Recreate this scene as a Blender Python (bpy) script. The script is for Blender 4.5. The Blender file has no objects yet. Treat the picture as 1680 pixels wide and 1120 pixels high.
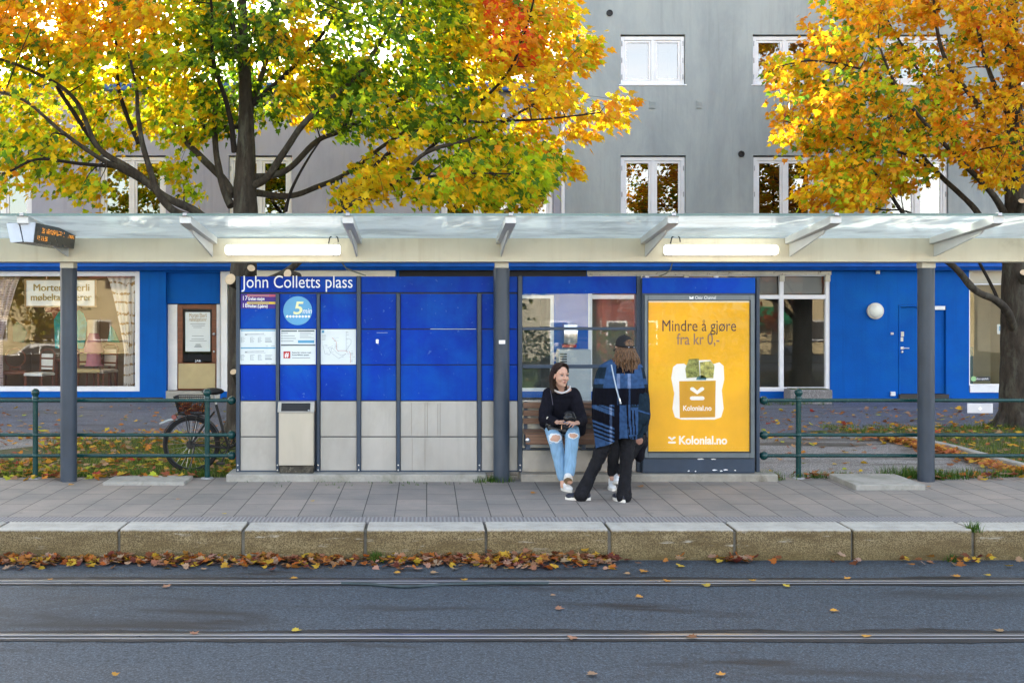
import bpy, bmesh, math, random
from mathutils import Vector, Matrix, noise
R = math.radians
random.seed(7)
scene = bpy.context.scene
COL = scene.collection

# ------------------------------------------------------------------ camera
CAM_H = 1.98          # eye height above the tram platform (z = 0)
F = 1850.0            # focal length in photo pixels (1680 wide)
cam_d = bpy.data.cameras.new('camera'); cam = bpy.data.objects.new('camera', cam_d); COL.objects.link(cam)
cam.location = (0, 0, CAM_H); cam.rotation_euler = (R(90), 0, 0)
cam_d.sensor_width = 36; cam_d.lens = F / 1680 * 36
cam_d.shift_x = 140 / 1680; cam_d.shift_y = -62 / 1680
cam_d.clip_start = 0.05; cam_d.clip_end = 2000
scene.camera = cam

# ------------------------------------------------------------------ sky, sun, exposure
SUN_EL, SUN_AZ = R(17), R(-24)      # low sun behind the buildings, azimuth from +Y towards +X
world = bpy.data.worlds.new('World'); scene.world = world; world.use_nodes = True
wn = world.node_tree.nodes; wl = world.node_tree.links
bg = wn['Background']; sky = wn.new('ShaderNodeTexSky'); sky.sky_type = 'NISHITA'
sky.sun_disc = False; sky.sun_elevation = SUN_EL; sky.sun_rotation = SUN_AZ
sky.air_density = 1.0; sky.dust_density = 2.0; sky.ozone_density = 1.0
# thin broken cloud over the clear sky
tc = wn.new('ShaderNodeTexCoord'); mp = wn.new('ShaderNodeMapping'); mp.inputs['Scale'].default_value = (1.0, 1.0, 2.6)
wl.new(tc.outputs['Generated'], mp.inputs[0])
cn = wn.new('ShaderNodeTexNoise'); cn.inputs['Scale'].default_value = 2.3; cn.inputs['Detail'].default_value = 7; cn.inputs['Roughness'].default_value = 0.58; wl.new(mp.outputs[0], cn.inputs[0])
cr = wn.new('ShaderNodeValToRGB'); cr.color_ramp.elements[0].position = 0.40; cr.color_ramp.elements[1].position = 0.66
cr.color_ramp.elements[0].color = (.18, .18, .18, 1); cr.color_ramp.elements[1].color = (.92, .92, .92, 1); wl.new(cn.outputs[0], cr.inputs[0])
bw = wn.new('ShaderNodeRGBToBW'); wl.new(sky.outputs[0], bw.inputs[0])
cm = wn.new('ShaderNodeMix'); cm.data_type = 'RGBA'; cm.blend_type = 'MULTIPLY'; cm.inputs[0].default_value = 1; cm.inputs[7].default_value = (1.32, 1.25, 1.2, 1); wl.new(bw.outputs[0], cm.inputs[6])
mxs = wn.new('ShaderNodeMix'); mxs.data_type = 'RGBA'; wl.new(cr.outputs[0], mxs.inputs[0]); wl.new(sky.outputs[0], mxs.inputs[6]); wl.new(cm.outputs[2], mxs.inputs[7])
wl.new(mxs.outputs[2], bg.inputs[0]); bg.inputs[1].default_value = 0.15
sd = bpy.data.lights.new('sun', 'SUN'); sun = bpy.data.objects.new('sun', sd); COL.objects.link(sun)
sd.energy = 4.4; sd.angle = R(0.5); sd.color = (1.0, 0.9, 0.76)
sdir = Vector((math.sin(SUN_AZ) * math.cos(SUN_EL), math.cos(SUN_AZ) * math.cos(SUN_EL), math.sin(SUN_EL)))
sun.rotation_euler = sdir.to_track_quat('Z', 'Y').to_euler(); sun.location = (-20, 60, 40)
scene.view_settings.view_transform = 'Standard'; scene.view_settings.look = 'None'
scene.view_settings.exposure = 2.8; scene.view_settings.gamma = 1.0
scene.cycles.max_bounces = 8; scene.cycles.transparent_max_bounces = 12; scene.cycles.transmission_bounces = 6
scene.cycles.diffuse_bounces = 4; scene.cycles.glossy_bounces = 4
scene.cycles.use_denoising = True
scene.cycles.sample_clamp_indirect = 6

def at(px, py, Y):
    """point of the place seen at photo pixel (px, py) if it stands Y metres away"""
    return Vector(((px - 700) * Y / F, Y, CAM_H - (py - 498) * Y / F))
def xx(px, Y): return (px - 700) * Y / F
def zz(py, Y): return CAM_H - (py - 498) * Y / F

# ------------------------------------------------------------------ objects
def tag(o, label=None, cat=None, group=None, kind=None):
    if label: o['label'] = label
    if cat: o['category'] = cat
    if group: o['group'] = group
    if kind: o['kind'] = kind
    return o
def thing(name, loc, label, cat, group=None):
    o = bpy.data.objects.new(name, None); COL.objects.link(o); o.location = loc
    o.empty_display_size = 0.1
    return tag(o, label, cat, group)
WORLD = {}
def world_of(o):
    if o is None: return Matrix.Identity(4)
    k = o.name
    if k not in WORLD:
        m = Matrix.Translation(o.location) if o.type == 'EMPTY' else Matrix.Identity(4)
        WORLD[k] = m
    return WORLD[k]
def set_parent(o, p):
    if p is None: return
    o.parent = p
    o.matrix_parent_inverse = world_of(p).inverted()
    WORLD[o.name] = Matrix.Identity(4)
def copy_tree(o, parent=None, shift=(0, 0, 0)):
    c = o.copy(); COL.objects.link(c)
    if parent is not None: c.parent = parent
    else: c.location = Vector(o.location) + Vector(shift)
    for ch in [x for x in o.children]:
        copy_tree(ch, c)
    return c

class MB:
    def __init__(s): s.v = []; s.f = []; s.m = []; s.s = []
    def add(s, vs, fs, m=0, smooth=False):
        b = len(s.v); s.v += [tuple(v) for v in vs]
        for f in fs:
            s.f.append(tuple(i + b for i in f)); s.m.append(m); s.s.append(smooth)
        return s
    def quad(s, a, b, c, d, m=0): return s.add([a, b, c, d], [(0, 1, 2, 3)], m)
    def box(s, x0, x1, y0, y1, z0, z1, m=0):
        vs = [(x0,y0,z0),(x1,y0,z0),(x1,y1,z0),(x0,y1,z0),(x0,y0,z1),(x1,y0,z1),(x1,y1,z1),(x0,y1,z1)]
        return s.add(vs, [(0,3,2,1),(4,5,6,7),(0,1,5,4),(1,2,6,5),(2,3,7,6),(3,0,4,7)], m)
    def obox(s, c, size, mat=None, m=0):
        hx, hy, hz = [a / 2 for a in size]
        vs = [Vector(p) for p in [(-hx,-hy,-hz),(hx,-hy,-hz),(hx,hy,-hz),(-hx,hy,-hz),(-hx,-hy,hz),(hx,-hy,hz),(hx,hy,hz),(-hx,hy,hz)]]
        if mat is not None: vs = [mat @ v for v in vs]
        vs = [v + Vector(c) for v in vs]
        return s.add(vs, [(0,3,2,1),(4,5,6,7),(0,1,5,4),(1,2,6,5),(2,3,7,6),(3,0,4,7)], m)
    def tube(s, pts, rad, n=10, m=0, cap=True, smooth=True, flat=1.0, closed=False):
        pts = [Vector(p) for p in pts]; k = len(pts)
        if not hasattr(rad, '__len__'): rad = [rad] * k
        rings = []; prev = None
        for i in range(k):
            if closed: t = pts[(i + 1) % k] - pts[i - 1]
            elif i == 0: t = pts[1] - pts[0]
            elif i == k - 1: t = pts[-1] - pts[-2]
            else: t = pts[i + 1] - pts[i - 1]
            if t.length < 1e-9: t = Vector((0, 0, 1))
            t.normalize()
            if prev is None:
                a = Vector((0, 0, 1)) if abs(t.z) < 0.9 else Vector((1, 0, 0))
                u = t.cross(a).normalized()
            else:
                u = prev - t * prev.dot(t)
                u = u.normalized() if u.length > 1e-6 else t.orthogonal().normalized()
            prev = u; w = t.cross(u)
            rings.append([pts[i] + (u * math.cos(2*math.pi*j/n) + w * flat * math.sin(2*math.pi*j/n)) * rad[i] for j in range(n)])
        vs = [p for r in rings for p in r]; fs = []
        for i in range(k if closed else k - 1):
            i2 = (i + 1) % k
            for j in range(n):
                fs.append((i*n+j, i*n+(j+1) % n, i2*n+(j+1) % n, i2*n+j))
        if cap and not closed:
            fs.append(tuple(range(n - 1, -1, -1))); fs.append(tuple((k-1)*n + j for j in range(n)))
        return s.add(vs, fs, m, smooth)
    def cyl(s, a, b, r, n=16, m=0): return s.tube([a, b], [r, r], n, m)
    def lathe(s, prof, c=(0,0,0), n=20, m=0, axis='z', smooth=True):
        vs = []; fs = []; k = len(prof)
        for r, h in prof:
            for j in range(n):
                a = 2*math.pi*j/n; p = (r*math.cos(a), r*math.sin(a), h)
                if axis == 'y': p = (p[0], p[2], p[1])
                if axis == 'x': p = (p[2], p[0], p[1])
                vs.append((p[0]+c[0], p[1]+c[1], p[2]+c[2]))
        for i in range(k - 1):
            for j in range(n):
                fs.append((i*n+j, i*n+(j+1) % n, (i+1)*n+(j+1) % n, (i+1)*n+j))
        return s.add(vs, fs, m, smooth)
    def ball(s, c, r, n=14, m=0, sc=(1, 1, 1)):
        prof = [(r*math.sin(math.pi*i/(n//2)), -r*math.cos(math.pi*i/(n//2))) for i in range(n//2+1)]
        b = len(s.v); s.lathe(prof, (0, 0, 0), n, m)
        for i in range(b, len(s.v)):
            v = s.v[i]; s.v[i] = (v[0]*sc[0]+c[0], v[1]*sc[1]+c[1], v[2]*sc[2]+c[2])
        return s
    def prism(s, poly, a0, a1, axis='x', m=0):
        """poly: 2-D outline; extruded along axis from a0 to a1"""
        def P(p, a):
            if axis == 'x': return (a, p[0], p[1])
            if axis == 'y': return (p[0], a, p[1])
            return (p[0], p[1], a)
        n = len(poly)
        vs = [P(p, a0) for p in poly] + [P(p, a1) for p in poly]
        fs = [tuple(range(n)), tuple(range(2*n-1, n-1, -1))] + [(i, i+n, (i+1) % n + n, (i+1) % n) for i in range(n)]
        return s.add(vs, fs, m)
    def build(s, name, mats, parent=None, bevel=0, fix=True, angle=40):
        me = bpy.data.meshes.new(name); me.from_pydata(s.v, [], s.f)
        if not isinstance(mats, (list, tuple)): mats = [mats]
        for x in mats: me.materials.append(x)
        if len(mats) > 1: me.polygons.foreach_set('material_index', s.m)
        me.polygons.foreach_set('use_smooth', [True] * len(s.f) if bevel else s.s)
        if fix:
            b = bmesh.new(); b.from_mesh(me); bmesh.ops.recalc_face_normals(b, faces=b.faces); b.to_mesh(me); b.free()
        me.set_sharp_from_angle(angle=R(angle))
        o = bpy.data.objects.new(name, me); COL.objects.link(o)
        set_parent(o, parent)
        if bevel:
            md = o.modifiers.new('bevel', 'BEVEL'); md.width = bevel; md.segments = 2; md.limit_method = 'ANGLE'; md.angle_limit = R(40)
            md.harden_normals = True
        return o
def one(name, mats, parent=None, bevel=0, **k):
    pass

def text_mb(body, size, origin, mb=None, align='LEFT', extrude=0.0, offset=0.0, shear=0.0, m=0, width=None, spacing=1.0):
    """lettering in the x-z plane (facing -y), lower left corner of the line at origin"""
    cu = bpy.data.curves.new('lettering', 'FONT'); cu.body = body; cu.size = size; cu.align_x = align
    cu.extrude = extrude; cu.offset = offset; cu.shear = shear; cu.space_character = spacing; cu.resolution_u = 4
    o = bpy.data.objects.new('lettering', cu); COL.objects.link(o)
    dg = bpy.context.evaluated_depsgraph_get(); me = bpy.data.meshes.new_from_object(o.evaluated_get(dg))
    bpy.data.objects.remove(o); bpy.data.curves.remove(cu)
    if mb is None: mb = MB()
    xs = [v.co.x for v in me.vertices]
    k = 1.0
    if width and xs: k = width / (max(xs) - min(xs))
    vs = [(v.co.x * k + origin[0], origin[1] - v.co.z, v.co.y + origin[2]) for v in me.vertices]
    mb.add(vs, [tuple(p.vertices) for p in me.polygons], m)
    bpy.data.meshes.remove(me)
    return mb

# ------------------------------------------------------------------ materials
def new_mat(name):
    m = bpy.data.materials.new(name); m.use_nodes = True
    return m, m.node_tree.nodes, m.node_tree.links, m.node_tree.nodes['Principled BSDF']
def N(nt, t, **k):
    n = nt.new(t)
    for a, b in k.items(): setattr(n, a, b)
    return n
def mixc(nd, lk, fac, a, b, mode='MIX'):
    n = nd.new('ShaderNodeMix'); n.data_type = 'RGBA'; n.blend_type = mode
    for i, x in ((0, fac), (6, a), (7, b)):
        if isinstance(x, (int, float)): n.inputs[i].default_value = x
        elif isinstance(x, tuple): n.inputs[i].default_value = x if len(x) == 4 else (*x, 1)
        else: lk.new(x, n.inputs[i])
    return n.outputs[2]
def ramp(nd, lk, src, a, b, c0=(0,0,0,1), c1=(1,1,1,1)):
    n = nd.new('ShaderNodeValToRGB'); n.color_ramp.elements[0].position = a; n.color_ramp.elements[1].position = b
    n.color_ramp.elements[0].color = c0; n.color_ramp.elements[1].color = c1
    lk.new(src, n.inputs[0]); return n.outputs[0]
def noise_n(nd, lk, scale, detail=4, rough=0.6, vec=None, dist=0.0):
    n = nd.new('ShaderNodeTexNoise'); n.inputs['Scale'].default_value = scale; n.inputs['Detail'].default_value = detail
    n.inputs['Roughness'].default_value = rough; n.inputs['Distortion'].default_value = dist
    if vec is not None: lk.new(vec, n.inputs['Vector'])
    return n.outputs[0]
def coords(nd, lk, sc=(1, 1, 1)):
    g = nd.new('ShaderNodeNewGeometry'); mp = nd.new('ShaderNodeMapping'); mp.inputs['Scale'].default_value = sc
    lk.new(g.outputs['Position'], mp.inputs[0]); return mp.outputs[0]
def pbr(name, col, rough=0.5, metal=0.0, var=0.12, scale=3.0, bump=0.0, bscale=60.0, spec=0.4, stain=None, stain_scale=1.5, stain_lo=0.55, stain_hi=0.75,
        stretch=(1, 1, 1), emit=0.0, rvar=0.1, speck=None, speck_scale=140, speck_cut=0.62, coat=0.0, streak=None):
    m, nd, lk, b = new_mat(name)
    v = coords(nd, lk, stretch)
    n1 = noise_n(nd, lk, scale, 6, 0.65, v)
    dark = tuple(c * (1 - var * 1.6) for c in col); lite = tuple(min(1, c * (1 + var)) for c in col)
    c = mixc(nd, lk, ramp(nd, lk, n1, 0.3, 0.7), dark, lite)
    if stain:
        n2 = noise_n(nd, lk, stain_scale, 8, 0.7, v, 0.4)
        c = mixc(nd, lk, ramp(nd, lk, n2, stain_lo, stain_hi), c, stain)
    if streak:      # rain streaks running down the surface
        n4 = noise_n(nd, lk, 1.0, 5, 0.65, coords(nd, lk, (7.0, 7.0, 0.35)), 0.2)
        n5 = noise_n(nd, lk, 0.9, 4, 0.6, coords(nd, lk))
        mu = nd.new('ShaderNodeMath'); mu.operation = 'MULTIPLY'; lk.new(ramp(nd, lk, n4, 0.5, 0.74), mu.inputs[0]); lk.new(ramp(nd, lk, n5, 0.35, 0.7), mu.inputs[1])
        c = mixc(nd, lk, mu.outputs[0], c, streak)
    if speck:
        n3 = noise_n(nd, lk, speck_scale, 2, 0.5, coords(nd, lk))
        c = mixc(nd, lk, ramp(nd, lk, n3, speck_cut, speck_cut + 0.05), c, speck)
    lk.new(c, b.inputs['Base Color'])
    r = nd.new('ShaderNodeMapRange'); r.inputs[3].default_value = max(0.02, rough - rvar); r.inputs[4].default_value = min(1, rough + rvar)
    lk.new(noise_n(nd, lk, scale * 4, 5, 0.6, v), r.inputs[0]); lk.new(r.outputs[0], b.inputs['Roughness'])
    b.inputs['Metallic'].default_value = metal; b.inputs['Specular IOR Level'].default_value = spec
    if coat: b.inputs['Coat Weight'].default_value = coat; b.inputs['Coat Roughness'].default_value = 0.08
    if emit:
        lk.new(c, b.inputs['Emission Color']); b.inputs['Emission Strength'].default_value = emit
    if bump:
        bn = nd.new('ShaderNodeBump'); bn.inputs['Strength'].default_value = bump; bn.inputs['Distance'].default_value = 0.01
        lk.new(noise_n(nd, lk, bscale, 4, 0.6, v), bn.inputs['Height']); lk.new(bn.outputs[0], b.inputs['Normal'])
    return m
def glass(name, tint=(0.85, 0.9, 0.9), refl=0.12, rough=0.01, gain=1.0, milk=0.0, milk_col=(0.8, 0.9, 0.88), dirt=0.0):
    """thin architectural glass: a clear pane that also mirrors (a bit more at grazing angles); milk = frosting, dirt = grime"""
    m, nd, lk, b = new_mat(name); nd.remove(b); out = nd['Material Output']
    tr = N(nd, 'ShaderNodeBsdfTransparent'); tr.inputs[0].default_value = (*tint, 1)
    gl = N(nd, 'ShaderNodeBsdfGlossy'); gl.inputs['Roughness'].default_value = rough
    fr = N(nd, 'ShaderNodeFresnel'); fr.inputs[0].default_value = 1.5
    ma = N(nd, 'ShaderNodeMath', operation='MULTIPLY_ADD', use_clamp=True); ma.inputs[1].default_value = gain; ma.inputs[2].default_value = refl
    lk.new(fr.outputs[0], ma.inputs[0])
    base = tr.outputs[0]
    if milk or dirt:
        df = N(nd, 'ShaderNodeBsdfDiffuse'); tl = N(nd, 'ShaderNodeBsdfTranslucent')
        v = coords(nd, lk, (0.8, 1.6, 1)); nz = noise_n(nd, lk, 1.6, 8, 0.7, v, 0.6)
        c = mixc(nd, lk, ramp(nd, lk, nz, 0.42, 0.62), milk_col, tuple(x * 0.5 for x in milk_col)) if dirt else None
        for x in (df, tl):
            if c is not None: lk.new(c, x.inputs[0])
            else: x.inputs[0].default_value = (*milk_col, 1)
        mx = N(nd, 'ShaderNodeMixShader'); mx.inputs[0].default_value = 0.55
        lk.new(df.outputs[0], mx.inputs[1]); lk.new(tl.outputs[0], mx.inputs[2])
        m2 = N(nd, 'ShaderNodeMixShader')
        r = nd.new('ShaderNodeMapRange'); r.inputs[1].default_value = 0.3; r.inputs[2].default_value = 0.7
        r.inputs[3].default_value = milk; r.inputs[4].default_value = min(1, milk + dirt)
        lk.new(nz, r.inputs[0]); lk.new(r.outputs[0], m2.inputs[0])
        lk.new(base, m2.inputs[1]); lk.new(mx.outputs[0], m2.inputs[2]); base = m2.outputs[0]
    mm = N(nd, 'ShaderNodeMixShader'); lk.new(ma.outputs[0], mm.inputs[0]); lk.new(base, mm.inputs[1]); lk.new(gl.outputs[0], mm.inputs[2])
    lk.new(mm.outputs[0], out.inputs[0])
    return m
def emis(name, col, s):
    m, nd, lk, b = new_mat(name)
    b.inputs['Base Color'].default_value = (*[min(.8, c) for c in col], 1); b.inputs['Emission Color'].default_value = (*col, 1); b.inputs['Emission Strength'].default_value = s
    return m
def attr_mat(name, attr='col', rough=0.7, trans=0.0, spec=0.3, bump=0, bscale=200):
    m, nd, lk, b = new_mat(name); a = N(nd, 'ShaderNodeAttribute', attribute_name=attr)
    lk.new(a.outputs[0], b.inputs['Base Color']); b.inputs['Roughness'].default_value = rough; b.inputs['Specular IOR Level'].default_value = spec
    if bump:
        bn = nd.new('ShaderNodeBump'); bn.inputs['Strength'].default_value = bump; bn.inputs['Distance'].default_value = 0.004
        lk.new(noise_n(nd, lk, bscale, 3, 0.6, coords(nd, lk)), bn.inputs['Height']); lk.new(bn.outputs[0], b.inputs['Normal'])
    if trans:
        out = nd['Material Output']; tl = N(nd, 'ShaderNodeBsdfTranslucent'); mx = N(nd, 'ShaderNodeMixShader'); mx.inputs[0].default_value = trans
        lk.new(a.outputs[0], tl.inputs[0]); lk.new(b.outputs[0], mx.inputs[1]); lk.new(tl.outputs[0], mx.inputs[2]); lk.new(mx.outputs[0], out.inputs[0])
    return m
M = {}
M['white_paint'] = pbr('white_paint', (0.72, 0.73, 0.76), 0.4, var=0.06, stain=(0.45, 0.42, 0.38), stain_lo=0.66, stain_hi=0.85)
M['cream_paint'] = pbr('cream_paint', (0.66, 0.63, 0.53), 0.45, var=0.08, stain=(0.33, 0.27, 0.18), stain_lo=0.62, stain_hi=0.85, stain_scale=2.5, stretch=(1, 1, 1.5))
M['beam_paint'] = pbr('beam_paint', (0.64, 0.585, 0.45), 0.38, var=0.05, scale=1.5, stain=(0.42, 0.36, 0.25), stain_lo=0.6, stain_hi=0.9, stain_scale=1.7, streak=(0.5, 0.43, 0.3))
M['rib_paint'] = pbr('rib_paint', (0.62, 0.62, 0.6), 0.4, var=0.05, stain=(0.3, 0.27, 0.22), stain_lo=0.66, stain_hi=0.85, stain_scale=5)
M['facade_blue'] = pbr('facade_blue', (0.0015, 0.09, 0.41), 0.7, spec=0.12, var=0.1, scale=1.2, bump=0.35, bscale=35, stain=(0.004, 0.11, 0.38), stain_lo=0.5, stain_hi=0.8, streak=(0.002, 0.06, 0.27))
M['cornice_blue'] = pbr('cornice_blue', (0.002, 0.08, 0.4), 0.5, spec=.2, var=0.15, scale=4)
M['panel_blue'] = pbr('panel_blue', (0.001, 0.038, 0.38), 0.42, spec=0.1, var=0.16, scale=1.3, stain=(0.003, 0.09, 0.42), stain_lo=0.42, stain_hi=0.75, rvar=0.14, speck=(0.05, 0.12, 0.4), speck_scale=22, speck_cut=0.7, streak=(0.002, 0.03, 0.26))
M['panel_steel'] = pbr('panel_steel', (0.42, 0.41, 0.39), 0.38, metal=0.35, var=0.09, scale=1.3, stain=(0.31, 0.3, 0.27), stain_lo=0.45, stain_hi=0.75, stretch=(1, 1, 0.6), rvar=.15, streak=(0.33, 0.32, 0.3))
M['bin_steel'] = pbr('bin_steel', (0.45, 0.425, 0.37), 0.38, metal=0.5, var=0.07, scale=2.2, stretch=(2, 1, 0.4))
M['slate_paint'] = pbr('slate_paint', (0.04, 0.055, 0.078), 0.36, var=0.2, scale=3, stain=(0.1, 0.12, 0.14), stain_lo=0.6, stain_hi=0.85, stretch=(1, 1, 0.4))
M['frame_slate'] = pbr('frame_slate', (0.032, 0.052, 0.085), 0.4, var=0.12, scale=3, stretch=(1, 1, 0.4))
M['rail_green'] = pbr('rail_green', (0.006, 0.045, 0.045), 0.25, var=0.15, scale=6, stain=(0.3, 0.36, 0.36), stain_lo=0.7, stain_hi=0.74, stain_scale=9)
M['grey_render'] = pbr('grey_render', (0.335, 0.37, 0.375), 0.85, var=0.05, scale=0.8, bump=0.25, bscale=25, stain=(0.2, 0.23, 0.25), stain_lo=0.42, stain_hi=0.8, stain_scale=0.9, stretch=(1, 1, 0.35), streak=(0.22, 0.25, 0.255))
M['lilac_render'] = pbr('lilac_render', (0.345, 0.35, 0.42), 0.85, var=0.05, scale=0.8, bump=0.25, bscale=25, stain=(0.26, 0.265, 0.32), stain_lo=0.45, stain_hi=0.85, stretch=(1, 1, 0.35), streak=(0.25, 0.25, 0.3))
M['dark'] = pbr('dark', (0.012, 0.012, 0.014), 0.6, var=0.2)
M['black_metal'] = pbr('black_metal', (0.015, 0.016, 0.018), 0.35, var=0.2, scale=8)
M['interior'] = pbr('interior', (0.17, 0.12, 0.075), 0.8, var=0.1, scale=1)
M['interior_dark'] = pbr('interior_dark', (0.03, 0.022, 0.018), 0.8, var=0.3, scale=2)
M['concrete'] = pbr('concrete', (0.34, 0.33, 0.3), 0.9, var=0.14, scale=6, bump=0.5, bscale=90, stain=(0.17, 0.17, 0.13), stain_lo=0.5, stain_hi=0.75, stain_scale=3)
M['granite'] = pbr('granite', (0.2, 0.19, 0.19), 0.85, var=0.15, scale=6, bump=0.4, bscale=120, speck=(0.42, 0.4, 0.4), speck_scale=90, speck_cut=0.58)
M['steel'] = pbr('steel', (0.55, 0.56, 0.58), 0.3, metal=0.9, var=0.08, scale=5)
M['zinc'] = pbr('zinc', (0.42, 0.43, 0.46), 0.45, metal=0.4, var=0.2, scale=6)
M['brown_wood'] = pbr('brown_wood', (0.17, 0.055, 0.02), 0.45, var=0.25, scale=5, stretch=(1, 1, 8))
M['bench_wood'] = pbr('bench_wood', (0.19, 0.1, 0.06), 0.5, var=0.3, scale=7, stretch=(0.35, 4, 6), stain=(0.3, 0.25, 0.21), stain_lo=0.55, stain_hi=0.8, stain_scale=6)
M['paper'] = pbr('paper', (0.66, 0.72, 0.74), 0.6, var=0.04)
M['paper_line'] = pbr('paper_line', (0.25, 0.3, 0.33), 0.7)
M['paper_dark'] = pbr('paper_dark', (0.05, 0.07, 0.09), 0.7)
M['paper_blue'] = pbr('paper_blue', (0.1, 0.34, 0.55), 0.6)
M['letter_white'] = pbr('letter_white', (0.85, 0.87, 0.9), 0.5, var=0.02)
M['gold'] = pbr('gold', (0.36, 0.25, 0.08), 0.5)
M['glass_window'] = glass('glass_window', (0.7, 0.75, 0.78), 0.17, gain=1.4)
M['glass_shop'] = glass('glass_shop', (0.92, 0.93, 0.92), 0.02, gain=0.8)
M['glass_clear'] = glass('glass_clear', (0.84, 0.92, 0.92), 0.035, gain=1.0, milk=0.05)
M['glass_case'] = glass('glass_case', (0.96, 0.97, 0.97), 0.02, gain=1.2)
M['glass_roof'] = glass('glass_roof', (0.74, 0.87, 0.84), 0.0, gain=0.13, rough=0.1, milk=0.5, milk_col=(0.80, 0.90, 0.87), dirt=0.42)
# ================================================================== SETTING
ROAD_Z = -0.27
KERB_Y = 9.90
def asphalt(name, base, patch=(0.007, 0.007, 0.008), lo=0.55, hi=0.68, rough=0.75, bands=None):
    m, nd, lk, b = new_mat(name)
    v = coords(nd, lk); vs = coords(nd, lk, (0.35, 1.3, 1))
    big = noise_n(nd, lk, 0.7, 6, 0.65, vs); fine = noise_n(nd, lk, 75, 4, 0.8, v); mid = noise_n(nd, lk, 38, 4, 0.75, v)
    c = mixc(nd, lk, ramp(nd, lk, big, 0.3, 0.7), tuple(x * 0.75 for x in base), tuple(x * 1.3 for x in base))
    c = mixc(nd, lk, ramp(nd, lk, fine, 0.47, 0.64), c, tuple(min(1, x * 4.2) for x in base))
    c = mixc(nd, lk, ramp(nd, lk, mid, 0.36, 0.5), tuple(x * 0.3 for x in base), c)
    if patch:
        pn = noise_n(nd, lk, 1.1, 5, 0.6, coords(nd, lk, (0.42, 1.5, 1)), 0.8)
        c = mixc(nd, lk, ramp(nd, lk, pn, lo, hi), c, patch)
    lk.new(c, b.inputs['Base Color'])
    r = nd.new('ShaderNodeMapRange'); r.inputs[3].default_value = rough - 0.22; r.inputs[4].default_value = rough + 0.12
    lk.new(big, r.inputs[0]); lk.new(r.outputs[0], b.inputs['Roughness'])
    bn = nd.new('ShaderNodeBump'); bn.inputs['Strength'].default_value = 0.7; bn.inputs['Distance'].default_value = 0.006
    lk.new(fine, bn.inputs['Height']); lk.new(bn.outputs[0], b.inputs['Normal'])
    return m
M['asphalt'] = asphalt('asphalt', (0.020, 0.028, 0.037))
M['path_asphalt'] = asphalt('path_asphalt', (0.075, 0.08, 0.1), patch=(0.05, 0.052, 0.06), lo=0.5, hi=0.75, rough=0.7)
M['gravel'] = asphalt('gravel', (0.14, 0.135, 0.13), patch=(0.07, 0.06, 0.045), lo=0.5, hi=0.65, rough=0.9)
M['soil'] = pbr('soil', (0.09, 0.07, 0.04), 0.95, var=0.3, scale=6, bump=0.8, bscale=40, stain=(0.05, 0.08, 0.015), stain_lo=0.4, stain_hi=0.6, stain_scale=4)
M['ground'] = pbr('ground', (0.06, 0.065, 0.055), 0.95, var=0.25, scale=0.5)

# one ground sheet to the horizon; it dips away on the far side of the street behind the camera
g = MB()
ys = [-600, -60, -24, -9, -4, 45, 600]; zs = [-1.5, -1.5, -1.45, -1.3, -0.34, -0.34, -0.34]
for i in range(6):
    g.quad((-600, ys[i], zs[i]), (600, ys[i], zs[i]), (600, ys[i+1], zs[i+1]), (-600, ys[i+1], zs[i+1]))
tag(g.build('ground', M['ground']), kind='structure')
RAILS = (9.115, 7.62)
g = MB(); g.quad((-60, -4, ROAD_Z), (60, -4, ROAD_Z), (60, RAILS[1]-.1, ROAD_Z), (-60, RAILS[1]-.1, ROAD_Z))
g.quad((-60, RAILS[1]+.1, ROAD_Z), (60, RAILS[1]+.1, ROAD_Z), (60, RAILS[0]-.1, ROAD_Z), (-60, RAILS[0]-.1, ROAD_Z))
g.quad((-60, RAILS[0]+.1, ROAD_Z), (60, RAILS[0]+.1, ROAD_Z), (60, KERB_Y+.2, ROAD_Z), (-60, KERB_Y+.2, ROAD_Z))
tag(g.build('road', M['asphalt']), kind='structure')
# bituminous sealing strip in which the tram rails lie, with a ragged edge that laps over the asphalt
M['bitumen'] = pbr('bitumen', (0.007, 0.0068, 0.008), 0.65, var=0.5, scale=14, bump=0.6, bscale=60, stain=(0.045, 0.043, 0.043), stain_lo=0.54, stain_hi=0.66, stain_scale=3, stretch=(0.6, 2, 1))
random.seed(3)
for ry in RAILS:
    g = MB(); n = 700; row = []
    for i in range(n + 1):
        x = -18 + 40 * i / n
        a = 0.15 + 0.06 * noise.noise((x * 1.3, ry, 0)) + 0.026 * noise.noise((x * 9, ry, 3)); b_ = 0.115 + 0.045 * noise.noise((x * 1.1, ry, 9)) + 0.016 * noise.noise((x * 11, ry, 5))
        row.append((x, a, b_))
    for (x0, a0, b0), (x1, a1, b1) in zip(row, row[1:]):
        z = ROAD_Z + 0.004
        g.quad((x0, ry + .05, z), (x1, ry + .05, z), (x1, ry + a1, z), (x0, ry + a0, z))
        g.quad((x0, ry - b0, z), (x1, ry - b1, z), (x1, ry - .05, z), (x0, ry - .05, z))
    tag(g.build('road_sealing_strip', M['bitumen']), kind='structure')
M['rail_steel'] = pbr('rail_steel', (0.34, 0.35, 0.37), 0.3, metal=0.9, var=0.06, scale=3, stretch=(0.2, 3, 1))
M['rail_rust'] = pbr('rail_rust', (0.07, 0.05, 0.04), 0.7, var=0.3, scale=9)
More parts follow.
